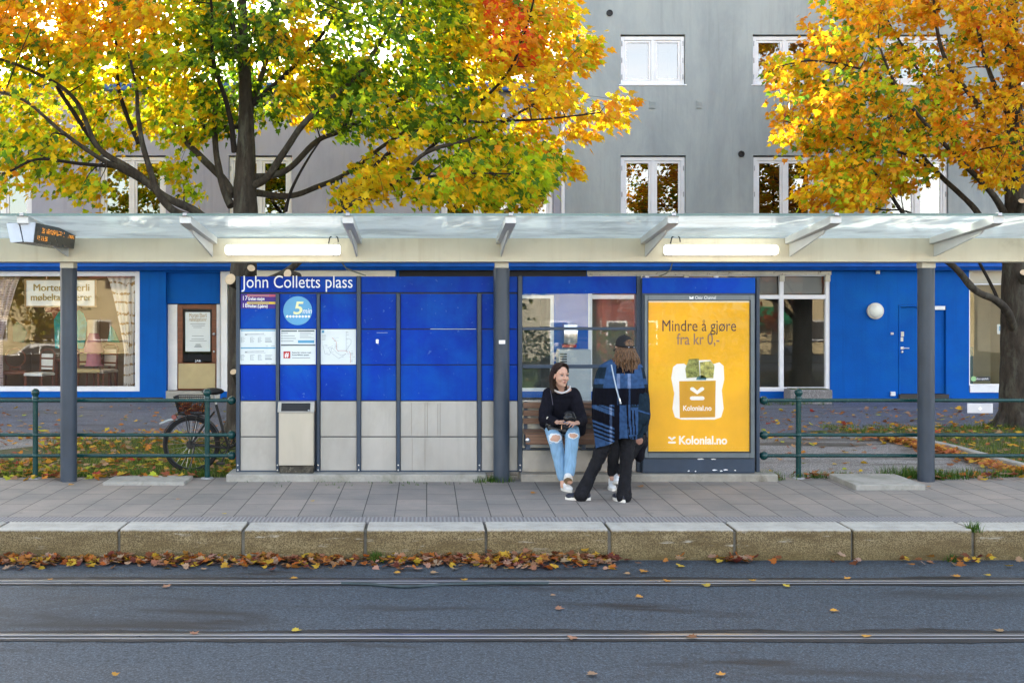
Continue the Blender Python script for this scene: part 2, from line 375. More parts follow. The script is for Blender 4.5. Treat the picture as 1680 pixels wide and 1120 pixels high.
for i, ry in enumerate(RAILS):
    t = thing('tram_rail', (0, ry, ROAD_Z), ['grooved steel tram rail nearest the kerb', 'grooved steel tram rail farther from the kerb, out in the road'][i], 'tram rail', 'tram rails in the road')
    h = MB(); h.box(-30, 32, ry + .008, ry + .052, ROAD_Z - .03, ROAD_Z + .010); h.build('rail_head', M['rail_steel'], t, bevel=.003)
    h = MB(); h.box(-30, 32, ry - .052, ry - .032, ROAD_Z - .03, ROAD_Z + .007); h.build('rail_lip', M['rail_steel'], t, bevel=.003)
    h = MB(); h.box(-30, 32, ry - .0315, ry + .0075, ROAD_Z - .045, ROAD_Z - .026); h.build('groove', M['rail_rust'], t)
# loose rubber gasket lifting out of the rail groove
pts = []
for i in range(61):
    px = 560 + 340 * i / 60; u = i / 60
    dip = math.exp(-((px - 665) / 50) ** 2) * 0.12 + 0.03 * math.exp(-((px - 760) / 60) ** 2)
    Y = RAILS[0] - 0.06 - dip - 0.012 * math.sin(u * 9)
    pts.append((xx(px, Y), Y, ROAD_Z + .006 + .006 * math.sin(u * 6) ** 2))
g = MB(); g.tube(pts, .013, 8)
tag(g.build('rubber_gasket', pbr('rubber', (0.03, 0.05, 0.055), 0.5, var=0.3, scale=9)), 'strip of dark rubber sealing that has worked loose beside the tram rail', 'rubber seal')

# kerb blocks: a pale worn top and a mossy brown front
m, nd, lk, b = new_mat('kerb_stone')
geo = N(nd, 'ShaderNodeNewGeometry'); sep = N(nd, 'ShaderNodeSeparateXYZ'); lk.new(geo.outputs['Position'], sep.inputs[0])
v = coords(nd, lk); v2 = coords(nd, lk, (1, 1, 4))
spk = noise_n(nd, lk, 120, 3, 0.7, v)
top = mixc(nd, lk, ramp(nd, lk, noise_n(nd, lk, 5, 6, 0.7, v), 0.3, 0.7), (0.27, 0.25, 0.21), (0.48, 0.45, 0.385))
top = mixc(nd, lk, ramp(nd, lk, spk, 0.35, 0.5), (0.4, 0.42, 0.42), top)
mo = mixc(nd, lk, ramp(nd, lk, noise_n(nd, lk, 2.2, 6, 0.7, v2), 0.3, 0.7), (0.125, 0.085, 0.03), (0.37, 0.30, 0.165))
mo = mixc(nd, lk, ramp(nd, lk, spk, 0.4, 0.62), tuple([0.07, 0.048, 0.02]), mo)
sc_ = ramp(nd, lk, noise_n(nd, lk, 3.2, 8, 0.75, coords(nd, lk, (0.8, 1, 6))), 0.6, 0.7)
mo = mixc(nd, lk, sc_, mo, (0.42, 0.4, 0.34))
low = N(nd, 'ShaderNodeMapRange'); low.inputs[1].default_value = -0.27; low.inputs[2].default_value = -0.1; lk.new(sep.outputs[2], low.inputs[0])
mo = mixc(nd, lk, low.outputs[0], mixc(nd, lk, 0.5, mo, (0.1, 0.075, 0.02)), mo)
edge = N(nd, 'ShaderNodeMath', operation='MULTIPLY_ADD'); edge.inputs[1].default_value = 0.035; edge.inputs[2].default_value = -0.0175
lk.new(noise_n(nd, lk, 25, 5, 0.7, v), edge.inputs[0])
ad = N(nd, 'ShaderNodeMath', operation='ADD'); lk.new(sep.outputs[2], ad.inputs[0]); lk.new(edge.outputs[0], ad.inputs[1])
mr = N(nd, 'ShaderNodeMapRange'); mr.inputs[1].default_value = -0.022; mr.inputs[2].default_value = -0.006; lk.new(ad.outputs[0], mr.inputs[0])
lk.new(mixc(nd, lk, mr.outputs[0], mo, top), b.inputs['Base Color'])
b.inputs['Roughness'].default_value = 0.9
bn = N(nd, 'ShaderNodeBump'); bn.inputs['Strength'].default_value = 0.6; bn.inputs['Distance'].default_value = 0.008
lk.new(noise_n(nd, lk, 70, 4, 0.7, v), bn.inputs['Height']); lk.new(bn.outputs[0], b.inputs['Normal'])
M['kerb_stone'] = m
joints = [xx(p, KERB_Y) for p in (-215, -10, 194, 398, 600, 797, 1000, 1207, 1398, 1597, 1800)]
joints = [joints[0] - 1.07 * k for k in range(14, 0, -1)] + joints + [joints[-1] + 1.07 * k for k in range(1, 16)]
k0 = None
for i in range(len(joints) - 1):
    g = MB(); gap = 0.009 + 0.004 * (i % 3)
    dz = 0.003 * math.sin(i * 2.1); dy = 0.006 * math.sin(i * 1.7)
    g.box(joints[i] + gap, joints[i+1] - gap, KERB_Y + dy, KERB_Y + .355, ROAD_Z - .05, dz)
    o = g.build('kerb', M['kerb_stone'], None, bevel=.012); tag(o, kind='structure')
g = MB(); g.box(-40, 40, KERB_Y + .03, KERB_Y + .35, ROAD_Z - .05, -.03); tag(g.build('kerb_bedding', pbr('mortar', (0.17, 0.16, 0.13), 0.95, var=0.3, scale=9)), kind='structure')

# platform pavement
m, nd, lk, b = new_mat('paving')
geo = N(nd, 'ShaderNodeNewGeometry'); sep = N(nd, 'ShaderNodeSeparateXYZ'); lk.new(geo.outputs['Position'], sep.inputs[0])
cmb = N(nd, 'ShaderNodeCombineXYZ'); off = N(nd, 'ShaderNodeMath', operation='ADD'); off.inputs[1].default_value = -10.84 + 12.0
lk.new(sep.outputs[1], off.inputs[0]); lk.new(off.outputs[0], cmb.inputs[0])
offx = N(nd, 'ShaderNodeMath', operation='ADD'); offx.inputs[1].default_value = 30.0; lk.new(sep.outputs[0], offx.inputs[0]); lk.new(offx.outputs[0], cmb.inputs[1])
br = N(nd, 'ShaderNodeTexBrick'); br.offset = 0.5; br.squash = 1; lk.new(cmb.outputs[0], br.inputs['Vector'])
br.inputs['Scale'].default_value = 1; br.inputs['Mortar Size'].default_value = 0.0055; br.inputs['Mortar Smooth'].default_value = 0.3
br.inputs['Brick Width'].default_value = 0.6; br.inputs['Row Height'].default_value = 0.3; br.inputs['Bias'].default_value = 0
br.inputs['Color1'].default_value = (0.275, 0.25, 0.222, 1); br.inputs['Color2'].default_value = (0.335, 0.295, 0.255, 1); br.inputs['Mortar'].default_value = (0.05, 0.045, 0.04, 1)
v = coords(nd, lk)
c = mixc(nd, lk, ramp(nd, lk, noise_n(nd, lk, 1.1, 7, 0.7, v), 0.3, 0.75), (0.62, 0.67, 0.72), (1.15, 1.08, 1.06))
c = mixc(nd, lk, 1.0, br.outputs[0], c, 'MULTIPLY')
c = mixc(nd, lk, ramp(nd, lk, noise_n(nd, lk, 150, 3, 0.6, v), 0.3, 0.6), mixc(nd, lk, 0.35, c, (0.03, 0.03, 0.03)), c)
c = mixc(nd, lk, ramp(nd, lk, noise_n(nd, lk, 5, 8, 0.78, v), 0.6, 0.7), c, (0.1, 0.095, 0.09))
lk.new(c, b.inputs['Base Color']); b.inputs['Roughness'].default_value = 0.8
bn = N(nd, 'ShaderNodeBump'); bn.inputs['Strength'].default_value = 0.5; bn.inputs['Distance'].default_value = 0.006; bn.invert = True
lk.new(br.outputs['Fac'], bn.inputs['Height'])
bn2 = N(nd, 'ShaderNodeBump'); bn2.inputs['Strength'].default_value = 0.3; bn2.inputs['Distance'].default_value = 0.004
lk.new(noise_n(nd, lk, 90, 4, 0.7, v), bn2.inputs['Height']); lk.new(bn.outputs[0], bn2.inputs['Normal']); lk.new(bn2.outputs[0], b.inputs['Normal'])
M['paving'] = m
g = MB(); g.box(-40, 40, 10.49, 12.86, -.2, 0.0); tag(g.build('pavement', M['paving']), kind='structure')
m, nd, lk, b = new_mat('ribbed_slab')
v = coords(nd, lk, (1, 1, 1)); w = N(nd, 'ShaderNodeTexWave'); w.inputs['Scale'].default_value = 8.5; w.bands_direction = 'X'; lk.new(v, w.inputs[0])
lk.new(mixc(nd, lk, w.outputs['Fac'], (0.15, 0.14, 0.14), (0.26, 0.25, 0.25)), b.inputs['Base Color']); b.inputs['Roughness'].default_value = .85
bn = N(nd, 'ShaderNodeBump'); bn.inputs['Distance'].default_value = 0.006; lk.new(w.outputs['Fac'], bn.inputs['Height']); lk.new(bn.outputs[0], b.inputs['Normal'])
g = MB(); g.box(-40, 40, 10.262, 10.483, -.2, -.001); tag(g.build('pavement_tactile_strip', m), kind='structure')

# behind the platform: soil verge, gravel, asphalt footpath
def sheet(name, poly, z, mat, kind='structure'):
    g = MB(); g.add([(x, y, z) for x, y in poly], [tuple(range(len(poly)))]); o = g.build(name, mat); tag(o, kind=kind)
    return o
sheet('path', [(-80, 12.86), (80, 12.86), (80, 40), (-80, 40)], -.016, M['path_asphalt'])
sheet('gravel_ground', [(-40, 12.87), (7.0, 12.87), (6.9, 16.2), (6.2, 17.1), (1.5, 17.3), (-40, 16.9)], -.012, M['gravel'])
sheet('verge_soil', [(-7.4, 12.88), (-.4, 12.88), (-.4, 16.6), (-2.2, 16.9), (-4.9, 16.5), (-6.6, 14.3)], -.007, M['soil'])
sheet('verge_soil', [(7.1, 12.88), (24, 12.88), (24, 18.4), (8.0, 18.2), (5.9, 17.6), (6.7, 16.7)], -.003, M['soil'])
# edging stones along the right-hand verge
pts = [at(1450, 718, 16.65), at(1500, 727, 16.0), at(1560, 740, 15.1), at(1620, 757, 14.1), at(1680, 773, 13.3), at(1712, 782, 12.9)]
pts = [Vector((p.x, p.y, 0)) for p in pts]
for i in range(5):
    a, c_ = pts[i], pts[i+1]; d = c_ - a; L = d.length; ang = math.atan2(d.y, d.x)
    g = MB(); g.obox((a + c_) / 2 + Vector((.06, 0, .0)), (L - .015, .12, .16), Matrix.Rotation(ang, 3, 'Z'))
    tag(g.build('kerb_edging', M['concrete'], None, bevel=.008), kind='structure')

# ================================================================== FACADES
WY = 23.0            # plane of the shop front
WS = WY / F
def wx(px): return (px - 700) * WS
def wz(py): return CAM_H - (py - 498) * WS
def wall(x0, x1, z0, z1, y, holes, depth=0.3, mb=None, m=0):
    """front sheet with rectangular openings and their reveals"""
    g = mb or MB()
    hx = [h for h in holes]
    X = sorted({x0, x1, *[a for h in hx for a in h[:2] if x0 < a < x1]}); Z = sorted({z0, z1, *[a for h in hx for a in h[2:] if z0 < a < z1]})
    inside = lambda cx, cz: any(h[0] < cx < h[1] and h[2] < cz < h[3] for h in hx)
    for i in range(len(X) - 1):
        for j in range(len(Z) - 1):
            if not inside((X[i]+X[i+1])/2, (Z[j]+Z[j+1])/2):
                g.quad((X[i], y, Z[j]), (X[i+1], y, Z[j]), (X[i+1], y, Z[j+1]), (X[i], y, Z[j+1]), m)
    for a, b_, c, d in hx:
        a, b_, c, d = max(a, x0), min(b_, x1), max(c, z0), min(d, z1)
        g.quad((a, y, c), (a, y, d), (a, y+depth, d), (a, y+depth, c), m); g.quad((b_, y, c), (b_, y+depth, c), (b_, y+depth, d), (b_, y, d), m)
        g.quad((a, y, d), (b_, y, d), (b_, y+depth, d), (a, y+depth, d), m); g.quad((a, y, c), (a, y+depth, c), (b_, y+depth, c), (b_, y, c), m)
    return g
def window(parent, x0, x1, z0, z1, y, bars=(), trans=(), fw=.07, fd=.07, mat='white_paint', gl='glass_window', sash=0.0, sill=0.0, bw=None, name='window', hinges=False):
    """casement window: frame with mullions/transoms, inner sash frames, one sheet of panes, sill"""
    bw = bw or fw; f = MB()
    f.box(x0, x0+fw, y, y+fd, z0, z1); f.box(x1-fw, x1, y, y+fd, z0, z1)
    f.box(x0+fw, x1-fw, y, y+fd, z1-fw, z1); f.box(x0+fw, x1-fw, y, y+fd, z0, z0+fw)
    xs = [x0+fw] + [v for b_ in bars for v in (b_-bw/2, b_+bw/2)] + [x1-fw]
    for b_ in bars: f.box(b_-bw/2, b_+bw/2, y+.002, y+fd, z0+fw, z1-fw)
    zs_ = [z0+fw] + [v for t in trans for v in (t-bw/2, t+bw/2)] + [z1-fw]
    for t in trans:
        for i in range(0, len(xs), 2): f.box(xs[i], xs[i+1], y+.003, y+fd, t-bw/2, t+bw/2)
    w = f.build(name, M[mat], parent, bevel=.005)
    p = MB(); s_ = MB()
    for i in range(0, len(xs), 2):
        for j in range(0, len(zs_), 2):
            a, b_, c, d = xs[i], xs[i+1], zs_[j], zs_[j+1]
            if sash:
                s_.box(a+.004, a+sash, y+.018, y+fd-.01, c+.004, d-.004); s_.box(b_-sash, b_-.004, y+.018, y+fd-.01, c+.004, d-.004)
                s_.box(a+sash, b_-sash, y+.018, y+fd-.01, d-sash, d-.004); s_.box(a+sash, b_-sash, y+.018, y+fd-.01, c+.004, c+sash)
            t_ = 0.0022 * ((i * 7 + j * 3 + int(x0 * 10)) % 5 - 2)
            p.add([(a, y+fd*.6 - t_, c), (b_, y+fd*.6 + t_, c), (b_, y+fd*.6 + t_ + .002, d), (a, y+fd*.6 - t_ + .002, d)], [(0, 1, 2, 3)])
    if sash: s_.build('sash', M[mat], w, bevel=.004)
    p.build('pane', M[gl], w)
    if sill:
        q = MB(); q.prism([(y-sill, z0-.035), (y-sill, z0-.012), (y+.02, z0-.001), (y+.02, z0-.035)], x0-.04, x1+.04); q.build('sill', M['white_paint'], w)
    if hinges:
        for zf in (.15, .5, .85):
            for xh in (x0+fw*.35, x1-fw*.35):
                h = MB(); h.cyl((xh, y-.006, z0+(z1-z0)*zf-.05), (xh, y-.006, z0+(z1-z0)*zf+.05), .011, 8); h.build('hinge', M['zinc'], w)
    return w

SPLIT = wx(925)
EAVE_L = wz(152)
shop = thing('shop_building', (wx(420), WY, 0), 'low building with a blue shop front and pale upper wall behind the big maple', 'building')
block = thing('apartment_building', (wx(1250), WY, 0), 'tall grey rendered building with white casement windows above a blue ground floor', 'building')
G_TOP = wz(441)
# openings on the ground floor: x0, x1, z0, z1
SILL = wz(642)
A_win = (wx(-40), wx(229), SILL, wz(445))
DOOR = (wx(272), wx(361), wz(641), wz(447))
B_win = (wx(361), wx(650), SILL, wz(445))
C_win = (wx(722), wx(909), SILL, wz(484))
D_win = (wx(965), wx(1362), SILL, wz(446))
E_win = (wx(1590), wx(1760), SILL, wz(443))
SDOOR = (wx(1474), wx(1555), wz(650), wz(500))
wall(wx(-900), SPLIT, -.05, G_TOP, WY, [A_win, DOOR, B_win, C_win, (wx(-500), wx(-80), SILL, wz(445))]).build('ground_floor_wall', M['facade_blue'], shop)
wall(SPLIT, wx(2600), -.05, G_TOP, WY, [D_win, E_win, SDOOR]).build('ground_floor_wall', M['facade_blue'], block)
# grey base course
for a, c_, p in ((wx(-900), wx(268), shop), (wx(365), SPLIT, shop), (SPLIT, wx(1470), block), (wx(1560), wx(2600), block)):
    q = MB(); q.box(a, c_, WY-.03, WY-.003, -.05, .07); q.build('base_course', M['dark'] if p is shop else M['facade_blue'], p, bevel=.006)
# cornice over the shop front: blue moulding with a zinc flashing
for a, c_, p in ((wx(-900), SPLIT, shop), (SPLIT, wx(2600), block)):
    q = MB(); q.prism([(WY-.3, G_TOP+.035), (WY-.3, G_TOP+.075), (WY-.27, G_TOP+.12), (WY, G_TOP+.12), (WY, G_TOP-.03), (WY-.22, G_TOP-.03), (WY-.25, G_TOP+.02)], a, c_)
    q.build('cornice', M['cornice_blue'], p)
    q = MB(); q.prism([(WY-.31, G_TOP+.125), (WY-.31, G_TOP+.15), (WY, G_TOP+.24), (WY, G_TOP+.125)], a, c_); q.build('flashing', M['zinc'], p)
# upper walls
U0 = G_TOP + .1
R2T, R2B, R1T, R1B = wz(255), wz(383), wz(57), wz(141)
L2 = [(-40, 52, (6,)), (163, 272, (217,)), (375, 479, (427,)), (723, 908, (784, 848))]
L_holes = [(wx(a), wx(b_), R2B, R2T) for a, b_, _ in L2]
wall(wx(-900), SPLIT, U0, EAVE_L, WY, L_holes).build('upper_wall', M['lilac_render'], shop)
Rw = [(1018, 1125, (1072,)), (1236, 1339, (1288,)), (1454, 1556, (1505,)), (1672, 1775, (1724,)), (1890, 1992, (1941,))]
R1 = [(1018, 1124, (1072,)), (1235, 1340, (1288,)), (1453, 1555, (1504,)), (1671, 1775, (1723,)), (1890, 1992, (1941,))]
TOP_R = 10.6
R_holes = [(wx(a), wx(b_), R2B, R2T) for a, b_, _ in Rw] + [(wx(a), wx(b_), R1B - .004*(i > 0), R1T - .03*i*0) for i, (a, b_, _) in enumerate(R1)]
wall(SPLIT, wx(2600), U0, TOP_R, WY - .004, R_holes).build('upper_wall', M['grey_render'], block)
# bodies of the two buildings (returns, backs, roofs)
def shell(x0, x1, z1, p, mat, side):
    q = MB()
    q.quad((x0, WY+.01, 0), (x0, WY+.01, z1), (x0, WY+9, z1), (x0, WY+9, 0)); q.quad((x1, WY+.01, 0), (x1, WY+9, 0), (x1, WY+9, z1), (x1, WY+.01, z1))
    q.quad((x0, WY+9, 0), (x0, WY+9, z1), (x1, WY+9, z1), (x1, WY+9, 0)); q.build('side_wall', mat, p)
shell(wx(-900), SPLIT, EAVE_L, shop, M['lilac_render'], 0); shell(SPLIT + .004, wx(2600), TOP_R, block, M['grey_render'], 1)
q = MB(); q.box(wx(-900), SPLIT-.02, WY-.28, WY+9, EAVE_L+.01, EAVE_L+.16); q.build('roof', pbr('roof_blue', (0.01, 0.09, 0.32), 0.4, var=.1), shop)
q = MB(); q.box(SPLIT-.1, wx(2600), WY-.3, WY+9, TOP_R+.005, TOP_R+.2); q.build('roof', M['zinc'], block)
q = MB(); q.box(wx(745), wx(785), WY+.8, WY+1.6, EAVE_L+.17, wz(95)); q.build('chimney', pbr('chimney_brick', (.2, .17, .16), .9, var=.3, scale=9), shop)
for a, b_, t in ((122, 147, 140), (478, 512, 138)):   # blue roof hatches glimpsed through the leaves
    q = MB(); q.box(wx(a), wx(b_), WY-.1, WY+1.2, EAVE_L+.165, wz(t)); q.build('roof_hatch', M['cornice_blue'], shop)
# downpipe at the joint of the two buildings, with a slim white cover strip
q = MB(); q.cyl((wx(923), WY-.06, U0+.02), (wx(923), WY-.06, 8.8), .036, 10)
for z in (3.4, 4.9, 6.4, 7.9): q.box(wx(923)-.06, wx(923)+.06, WY-.07, WY, z, z+.03)
q.build('downpipe', M['white_paint'], block)
# interior voids so that the windows look into rooms
def room(x0, x1, y0, y1, z0, z1, p, mat, name='room_interior', back=None):
    q = MB()
    q.quad((x0,y1,z0),(x1,y1,z0),(x1,y1,z1),(x0,y1,z1)); q.quad((x0,y0,z0),(x0,y1,z0),(x0,y1,z1),(x0,y0,z1)); q.quad((x1,y0,z0),(x1,y0,z1),(x1,y1,z1),(x1,y1,z0))
    q.quad((x0,y0,z0),(x1,y0,z0),(x1,y1,z0),(x0,y1,z0)); q.quad((x0,y0,z1),(x0,y1,z1),(x1,y1,z1),(x1,y0,z1))
    return q.build(name, mat, p)
blind = pbr('blind_slats', (0.035, 0.017, 0.01), 0.9, var=.2, scale=3, spec=.05)
pale_blind = pbr('pale_blind', (0.5, 0.56, 0.6), 0.7, var=.05)
def blinds(a, b_, z0, z1, mat, p, step=.05):
    q = MB(); n = int((z1 - z0) / step)
    for i in range(n):
        z = z0 + i * step; q.add([(a, WY+.24, z), (b_, WY+.24, z), (b_, WY+.21, z+step*.62), (a, WY+.21, z+step*.62)], [(0,1,2,3)])
    return q.build('blind', mat, p)
for i, (a, b_, bars) in enumerate(L2):
    room(wx(a)-.3, wx(b_)+.3, WY+.3, WY+3, R2B-.4, R2T+.3, shop, M['interior_dark'])
    w = window(shop, wx(a)+.01, wx(b_)-.01, R2B+.005, R2T-.03, WY+.05, [wx(x) for x in bars], fw=.075, sash=.05, bw=.07, hinges=True)
    if i >= 2: blinds(wx(a)+.1, wx(785 if i == 3 else b_)-.1, R2B+.1, R2T-.1, blind, w)
for rows, zb, zt in ((Rw, R2B, R2T), (R1, R1B, R1T)):
    for i, (a, b_, bars) in enumerate(rows):
        room(wx(a)-.3, wx(b_)+.3, WY+.3, WY+3, zb-.4, zt+.3, block, M['interior_dark'])
        w = window(block, wx(a)+.01, wx(b_)-.01, zb+.04, zt-.03, WY+.045, [wx(x) for x in bars], fw=.075, sash=.05, bw=.075, sill=.06, hinges=True)
        if rows is Rw: blinds(wx(a)+.1, wx(b_)-.1, zb+.1, zt-.1, blind, w)
# wall fittings
for px, py in ((1000, 22), (1216, 253)):
    q = MB(); q.lathe([(.001, .0), (.055, .0), (.066, -.006), (.066, -.02), (.05, -.022), (.045, -.006), (.001, -.006)], (wx(px), WY-.005, wz(py)), 20, axis='y'); q.build('vent_hole', M['dark'], block)
for px in (1070, 1147):
    q = MB(); c = (wx(px), wz(172)); q.box(c[0]-.06, c[0]+.06, WY-.02, WY-.005, c[1]-.08, c[1]+.08)
    for k in range(4): q.box(c[0]-.05, c[0]+.05, WY-.03, WY-.0205, c[1]-.065+k*.036, c[1]-.045+k*.036)
    q.build('vent_grille', M['grey_render'], block)

# ---- ground floor glazing
w = window(shop, *A_win[:2], A_win[2], A_win[3], WY+.02, (), (), fw=.1, fd=.12, gl='glass_shop')
w = window(shop, wx(-500), wx(-80), SILL, wz(445), WY+.02, (wx(-290),), (), fw=.1, fd=.12, gl='glass_shop')
w = window(shop, *B_win[:2], B_win[2], B_win[3], WY+.02, (wx(505),), (), fw=.14, fd=.12, gl='glass_shop')
w = window(shop, *C_win[:2], C_win[2], C_win[3], WY+.02, (wx(815),), (), fw=.07, fd=.1, gl='glass_shop')
w = window(block, *D_win[:2], D_win[2], D_win[3], WY+.02, (wx(1062), wx(1176), wx(1283)), (wz(487),), fw=.085, fd=.1, gl='glass_shop', bw=.085)
q = MB()
for a, b_ in ((975, 1057), (1067, 1171), (1181, 1278), (1288, 1352)): q.box(wx(a), wx(b_), WY+.125, WY+.14, wz(482), wz(450))
q.build('grey_upper_light', pbr('grey_board', (.2, .205, .2), .5, var=.06), w)
q = MB(); q.box(wx(963), wx(1363), WY-.035, WY-.004, wz(451), wz(444.6)); 
for px in (968, 1049, 1126, 1283, 1358): q.box(wx(px)-.05, wx(px)+.05, WY-.02, WY+.0195, wz(462), wz(451.2))
q.build('weathered_head_board', pbr('flaky_cream', (.55, .52, .42), .7, var=.12, stain=(.1, .05, .025), stain_lo=.58, stain_hi=.64, stain_scale=9), w, bevel=.004)
w = window(block, *E_win[:2], E_win[2]+.12, E_win[3], WY+.02, (wx(1688),), (wz(466),), fw=.03, fd=.1, gl='glass_shop')
q = MB(); q.box(E_win[0]+.03, E_win[1]-.03, WY+.13, WY+.14, wz(464), wz(445)); q.build('cream_upper_light', M['cream_paint'], w)
q = MB(); q.box(E_win[0]+.01, E_win[1]-.01, WY-.02, WY+.1, E_win[2]-.02, E_win[2]+.118); q.build('sill', M['white_paint'], w, bevel=.006)
# awning box over window B
q = MB(); q.box(wx(388), wx(649), WY-.14, WY-.004, wz(456.5), wz(443.5)); q.build('awning_box', M['cream_paint'], shop, bevel=.012)
q = MB(); q.box(wx(655), wx(962), WY-.012, WY-.003, wz(456), wz(442.5)); q.build('painted_cornice_shade', M['dark'], shop)  # thin dark strip that paints in the shade beneath the cornice
# shop door in its recess
dy = WY + .2
q = MB(); q.box(DOOR[0], DOOR[1], dy-.08, dy+.1, wz(498), DOOR[3]); q.build('door_head_panel', M['facade_blue'], shop)
q = MB(); q.box(DOOR[0]+.005, wx(288), dy-.05, dy+.05, DOOR[2]+.002, wz(499)); q.box(wx(353), DOOR[1]-.005, dy-.05, dy+.05, DOOR[2]+.002, wz(499)); q.build('door_casing', M['white_paint'], shop, bevel=.006)
q = MB(); q.box(wx(288)+.004, wx(297), dy-.04, dy+.02, wz(595), wz(499.5)); q.box(wx(345), wx(353)-.004, dy-.04, dy+.02, wz(595), wz(499.5)); q.box(wx(297), wx(345), dy-.04, dy+.02, wz(507), wz(499.5)); q.box(wx(288)+.004, wx(353)-.004, dy-.04, dy+.02, wz(641)+.004, wz(595.5))
door = q.build('shop_door', M['brown_wood'], shop, bevel=.006)
q = MB(); q.box(wx(290), wx(351), dy-.052, dy-.041, wz(638), wz(597)); q.build('kick_plate', pbr('brass_plate', (.4, .33, .18), .4, metal=.3, var=.08), door, bevel=.003)
q = MB(); q.quad((wx(297), dy-.01, wz(595)), (wx(345), dy-.01, wz(595)), (wx(345), dy-.01, wz(507)), (wx(297), dy-.01, wz(507))); q.build('pane', M['glass_shop'], door)
q = MB(); q.ball((wx(349), dy-.075, wz(548)), .03); q.ball((wx(349), dy-.065, wz(577)), .022, sc=(1, .6, 1)); q.cyl((wx(349), dy-.075, wz(548)), (wx(349), dy-.04, wz(548)), .012, 8); q.build('handle', M['steel'], door)
q = MB(); q.box(wx(301), wx(342), dy-.016, dy-.0135, wz(577), wz(512)); q.build('notice', M['paper'], door)
ny = dy - .0175
q = MB(); text_mb('Morten Eberli', .13, (wx(307), ny, wz(521)), q, width=wx(336)-wx(307)); text_mb('møbeltapetserer', .12, (wx(307), ny, wz(527)), q, width=wx(336)-wx(307)); q.build('lettering', M['gold'], door)
q = MB()
for py, a, b_ in ((531, 309, 334), (534, 312, 333), (537, 314, 328), (551, 312, 331), (556, 311, 332), (559, 308, 336)): q.box(wx(a), wx(b_), ny, ny+.001, wz(py+.8), wz(py))
for k in range(3): q.box(wx(318-k*1.2), wx(326+k*1.2), ny, ny+.001, wz(566+k*2), wz(564.8+k*2))
q.build('small_print', M['paper_line'], door)
q = MB(); q.box(wx(315), wx(328), dy-.016, dy-.013, wz(598-0), wz(591)); q = MB(); q.box(wx(316), wx(328), dy-.018, dy-.0135, wz(594.5), wz(590.5)); q.build('sticker', pbr('sticker_black', (.02, .03, .05), .5), door)
q = MB(); text_mb('JAB', .06, (wx(317.5), dy-.0185, wz(594)), q, width=wx(326.5)-wx(317.5)); q.build('sticker_lettering', M['letter_white'], door)
q = MB(); q.box(DOOR[0], DOOR[1], WY-.01, dy, -.05, DOOR[2]); q.build('door_step', M['concrete'], shop, bevel=.01)
# blue steel service door
q = MB(); q.box(SDOOR[0]+.045, SDOOR[1]-.045, WY+.05, WY+.1, SDOOR[2]+.05, SDOOR[3]-.045); sdoor = q.build('service_door', M['facade_blue'], block, bevel=.006)
q = MB(); q.box(SDOOR[0]+.004, SDOOR[0]+.042, WY-.012, WY+.11, SDOOR[2], SDOOR[3]-.002); q.box(SDOOR[1]-.042, SDOOR[1]-.004, WY-.012, WY+.11, SDOOR[2], SDOOR[3]-.002); q.box(SDOOR[0]+.043, SDOOR[1]-.043, WY-.012, WY+.11, SDOOR[3]-.04, SDOOR[3]-.002); q.build('door_frame', M['facade_blue'], sdoor, bevel=.004)
q = MB(); q.box(SDOOR[0]+.0, SDOOR[1]+.0, WY-.06, WY+.1, SDOOR[2]-.08, SDOOR[2]+.045); q.build('door_step', pbr('step_dark', (.05, .045, .04), .8), block)
q = MB(); hx = SDOOR[0]+.09; q.box(hx-.03, hx+.03, WY+.03, WY+.0495, wz(573), wz(569)); q.cyl((hx, WY+.03, wz(571)), (hx, WY-.02, wz(571)), .01, 8); q.cyl((hx, WY-.02, wz(571)), (hx+.12, WY-.02, wz(571)), .012, 8); q.ball((hx, WY+.04, wz(577.5)), .03, sc=(1, .5, 1)); q.build('handle', M['steel'], sdoor)
q = MB(); q.box(hx-.03, hx+.035, WY+.02, WY+.0495, wz(552), wz(544)); q.box(hx-.045, hx+.02, WY+.02, WY+.0495, wz(560), wz(553)); q.build('lock_plate', M['cream_paint'], sdoor, bevel=.006)
q = MB(); q.box(wx(1533), wx(1550), WY-.02, WY-.0125, wz(508), wz(502)); q.build('door_number_plate', M['white_paint'], block)
q = MB(); q.box(wx(1460), wx(1467.5), WY-.06, WY-.003, wz(649), wz(642)); q.build('socket_box', M['white_paint'], block, bevel=.01)
q = MB(); q.box(wx(1463)-.03, wx(1463)+.03, WY-.03, WY-.003, wz(549), wz(545)); q.build('door_buzzer', M['zinc'], block, bevel=.006)
q = MB(); q.box(wx(1436), wx(1442), WY-.06, WY-.003, wz(449.5), wz(443.5)); q.build('junction_box', M['cream_paint'], block, bevel=.008)

# round wall lamp
t = thing('wall_lamp', (wx(1435), WY, wz(510)), 'round white bulkhead lamp on the blue wall beside the service door', 'wall lamp')
q = MB(); q.lathe([(.001, -.005), (.165, -.005), (.165, -.06), (.15, -.07), (.14, -.07)], (wx(1435), WY, wz(510)), 32, axis='y'); q.build('base_ring', M['cream_paint'], t)
q = MB(); q.lathe([(.14, -.062), (.138, -.085), (.12, -.115), (.08, -.135), (.04, -.143), (.001, -.145)], (wx(1435), WY, wz(510)), 32, axis='y'); q.build('diffuser', pbr('opal', (.72, .74, .68), .25, var=.04), t)

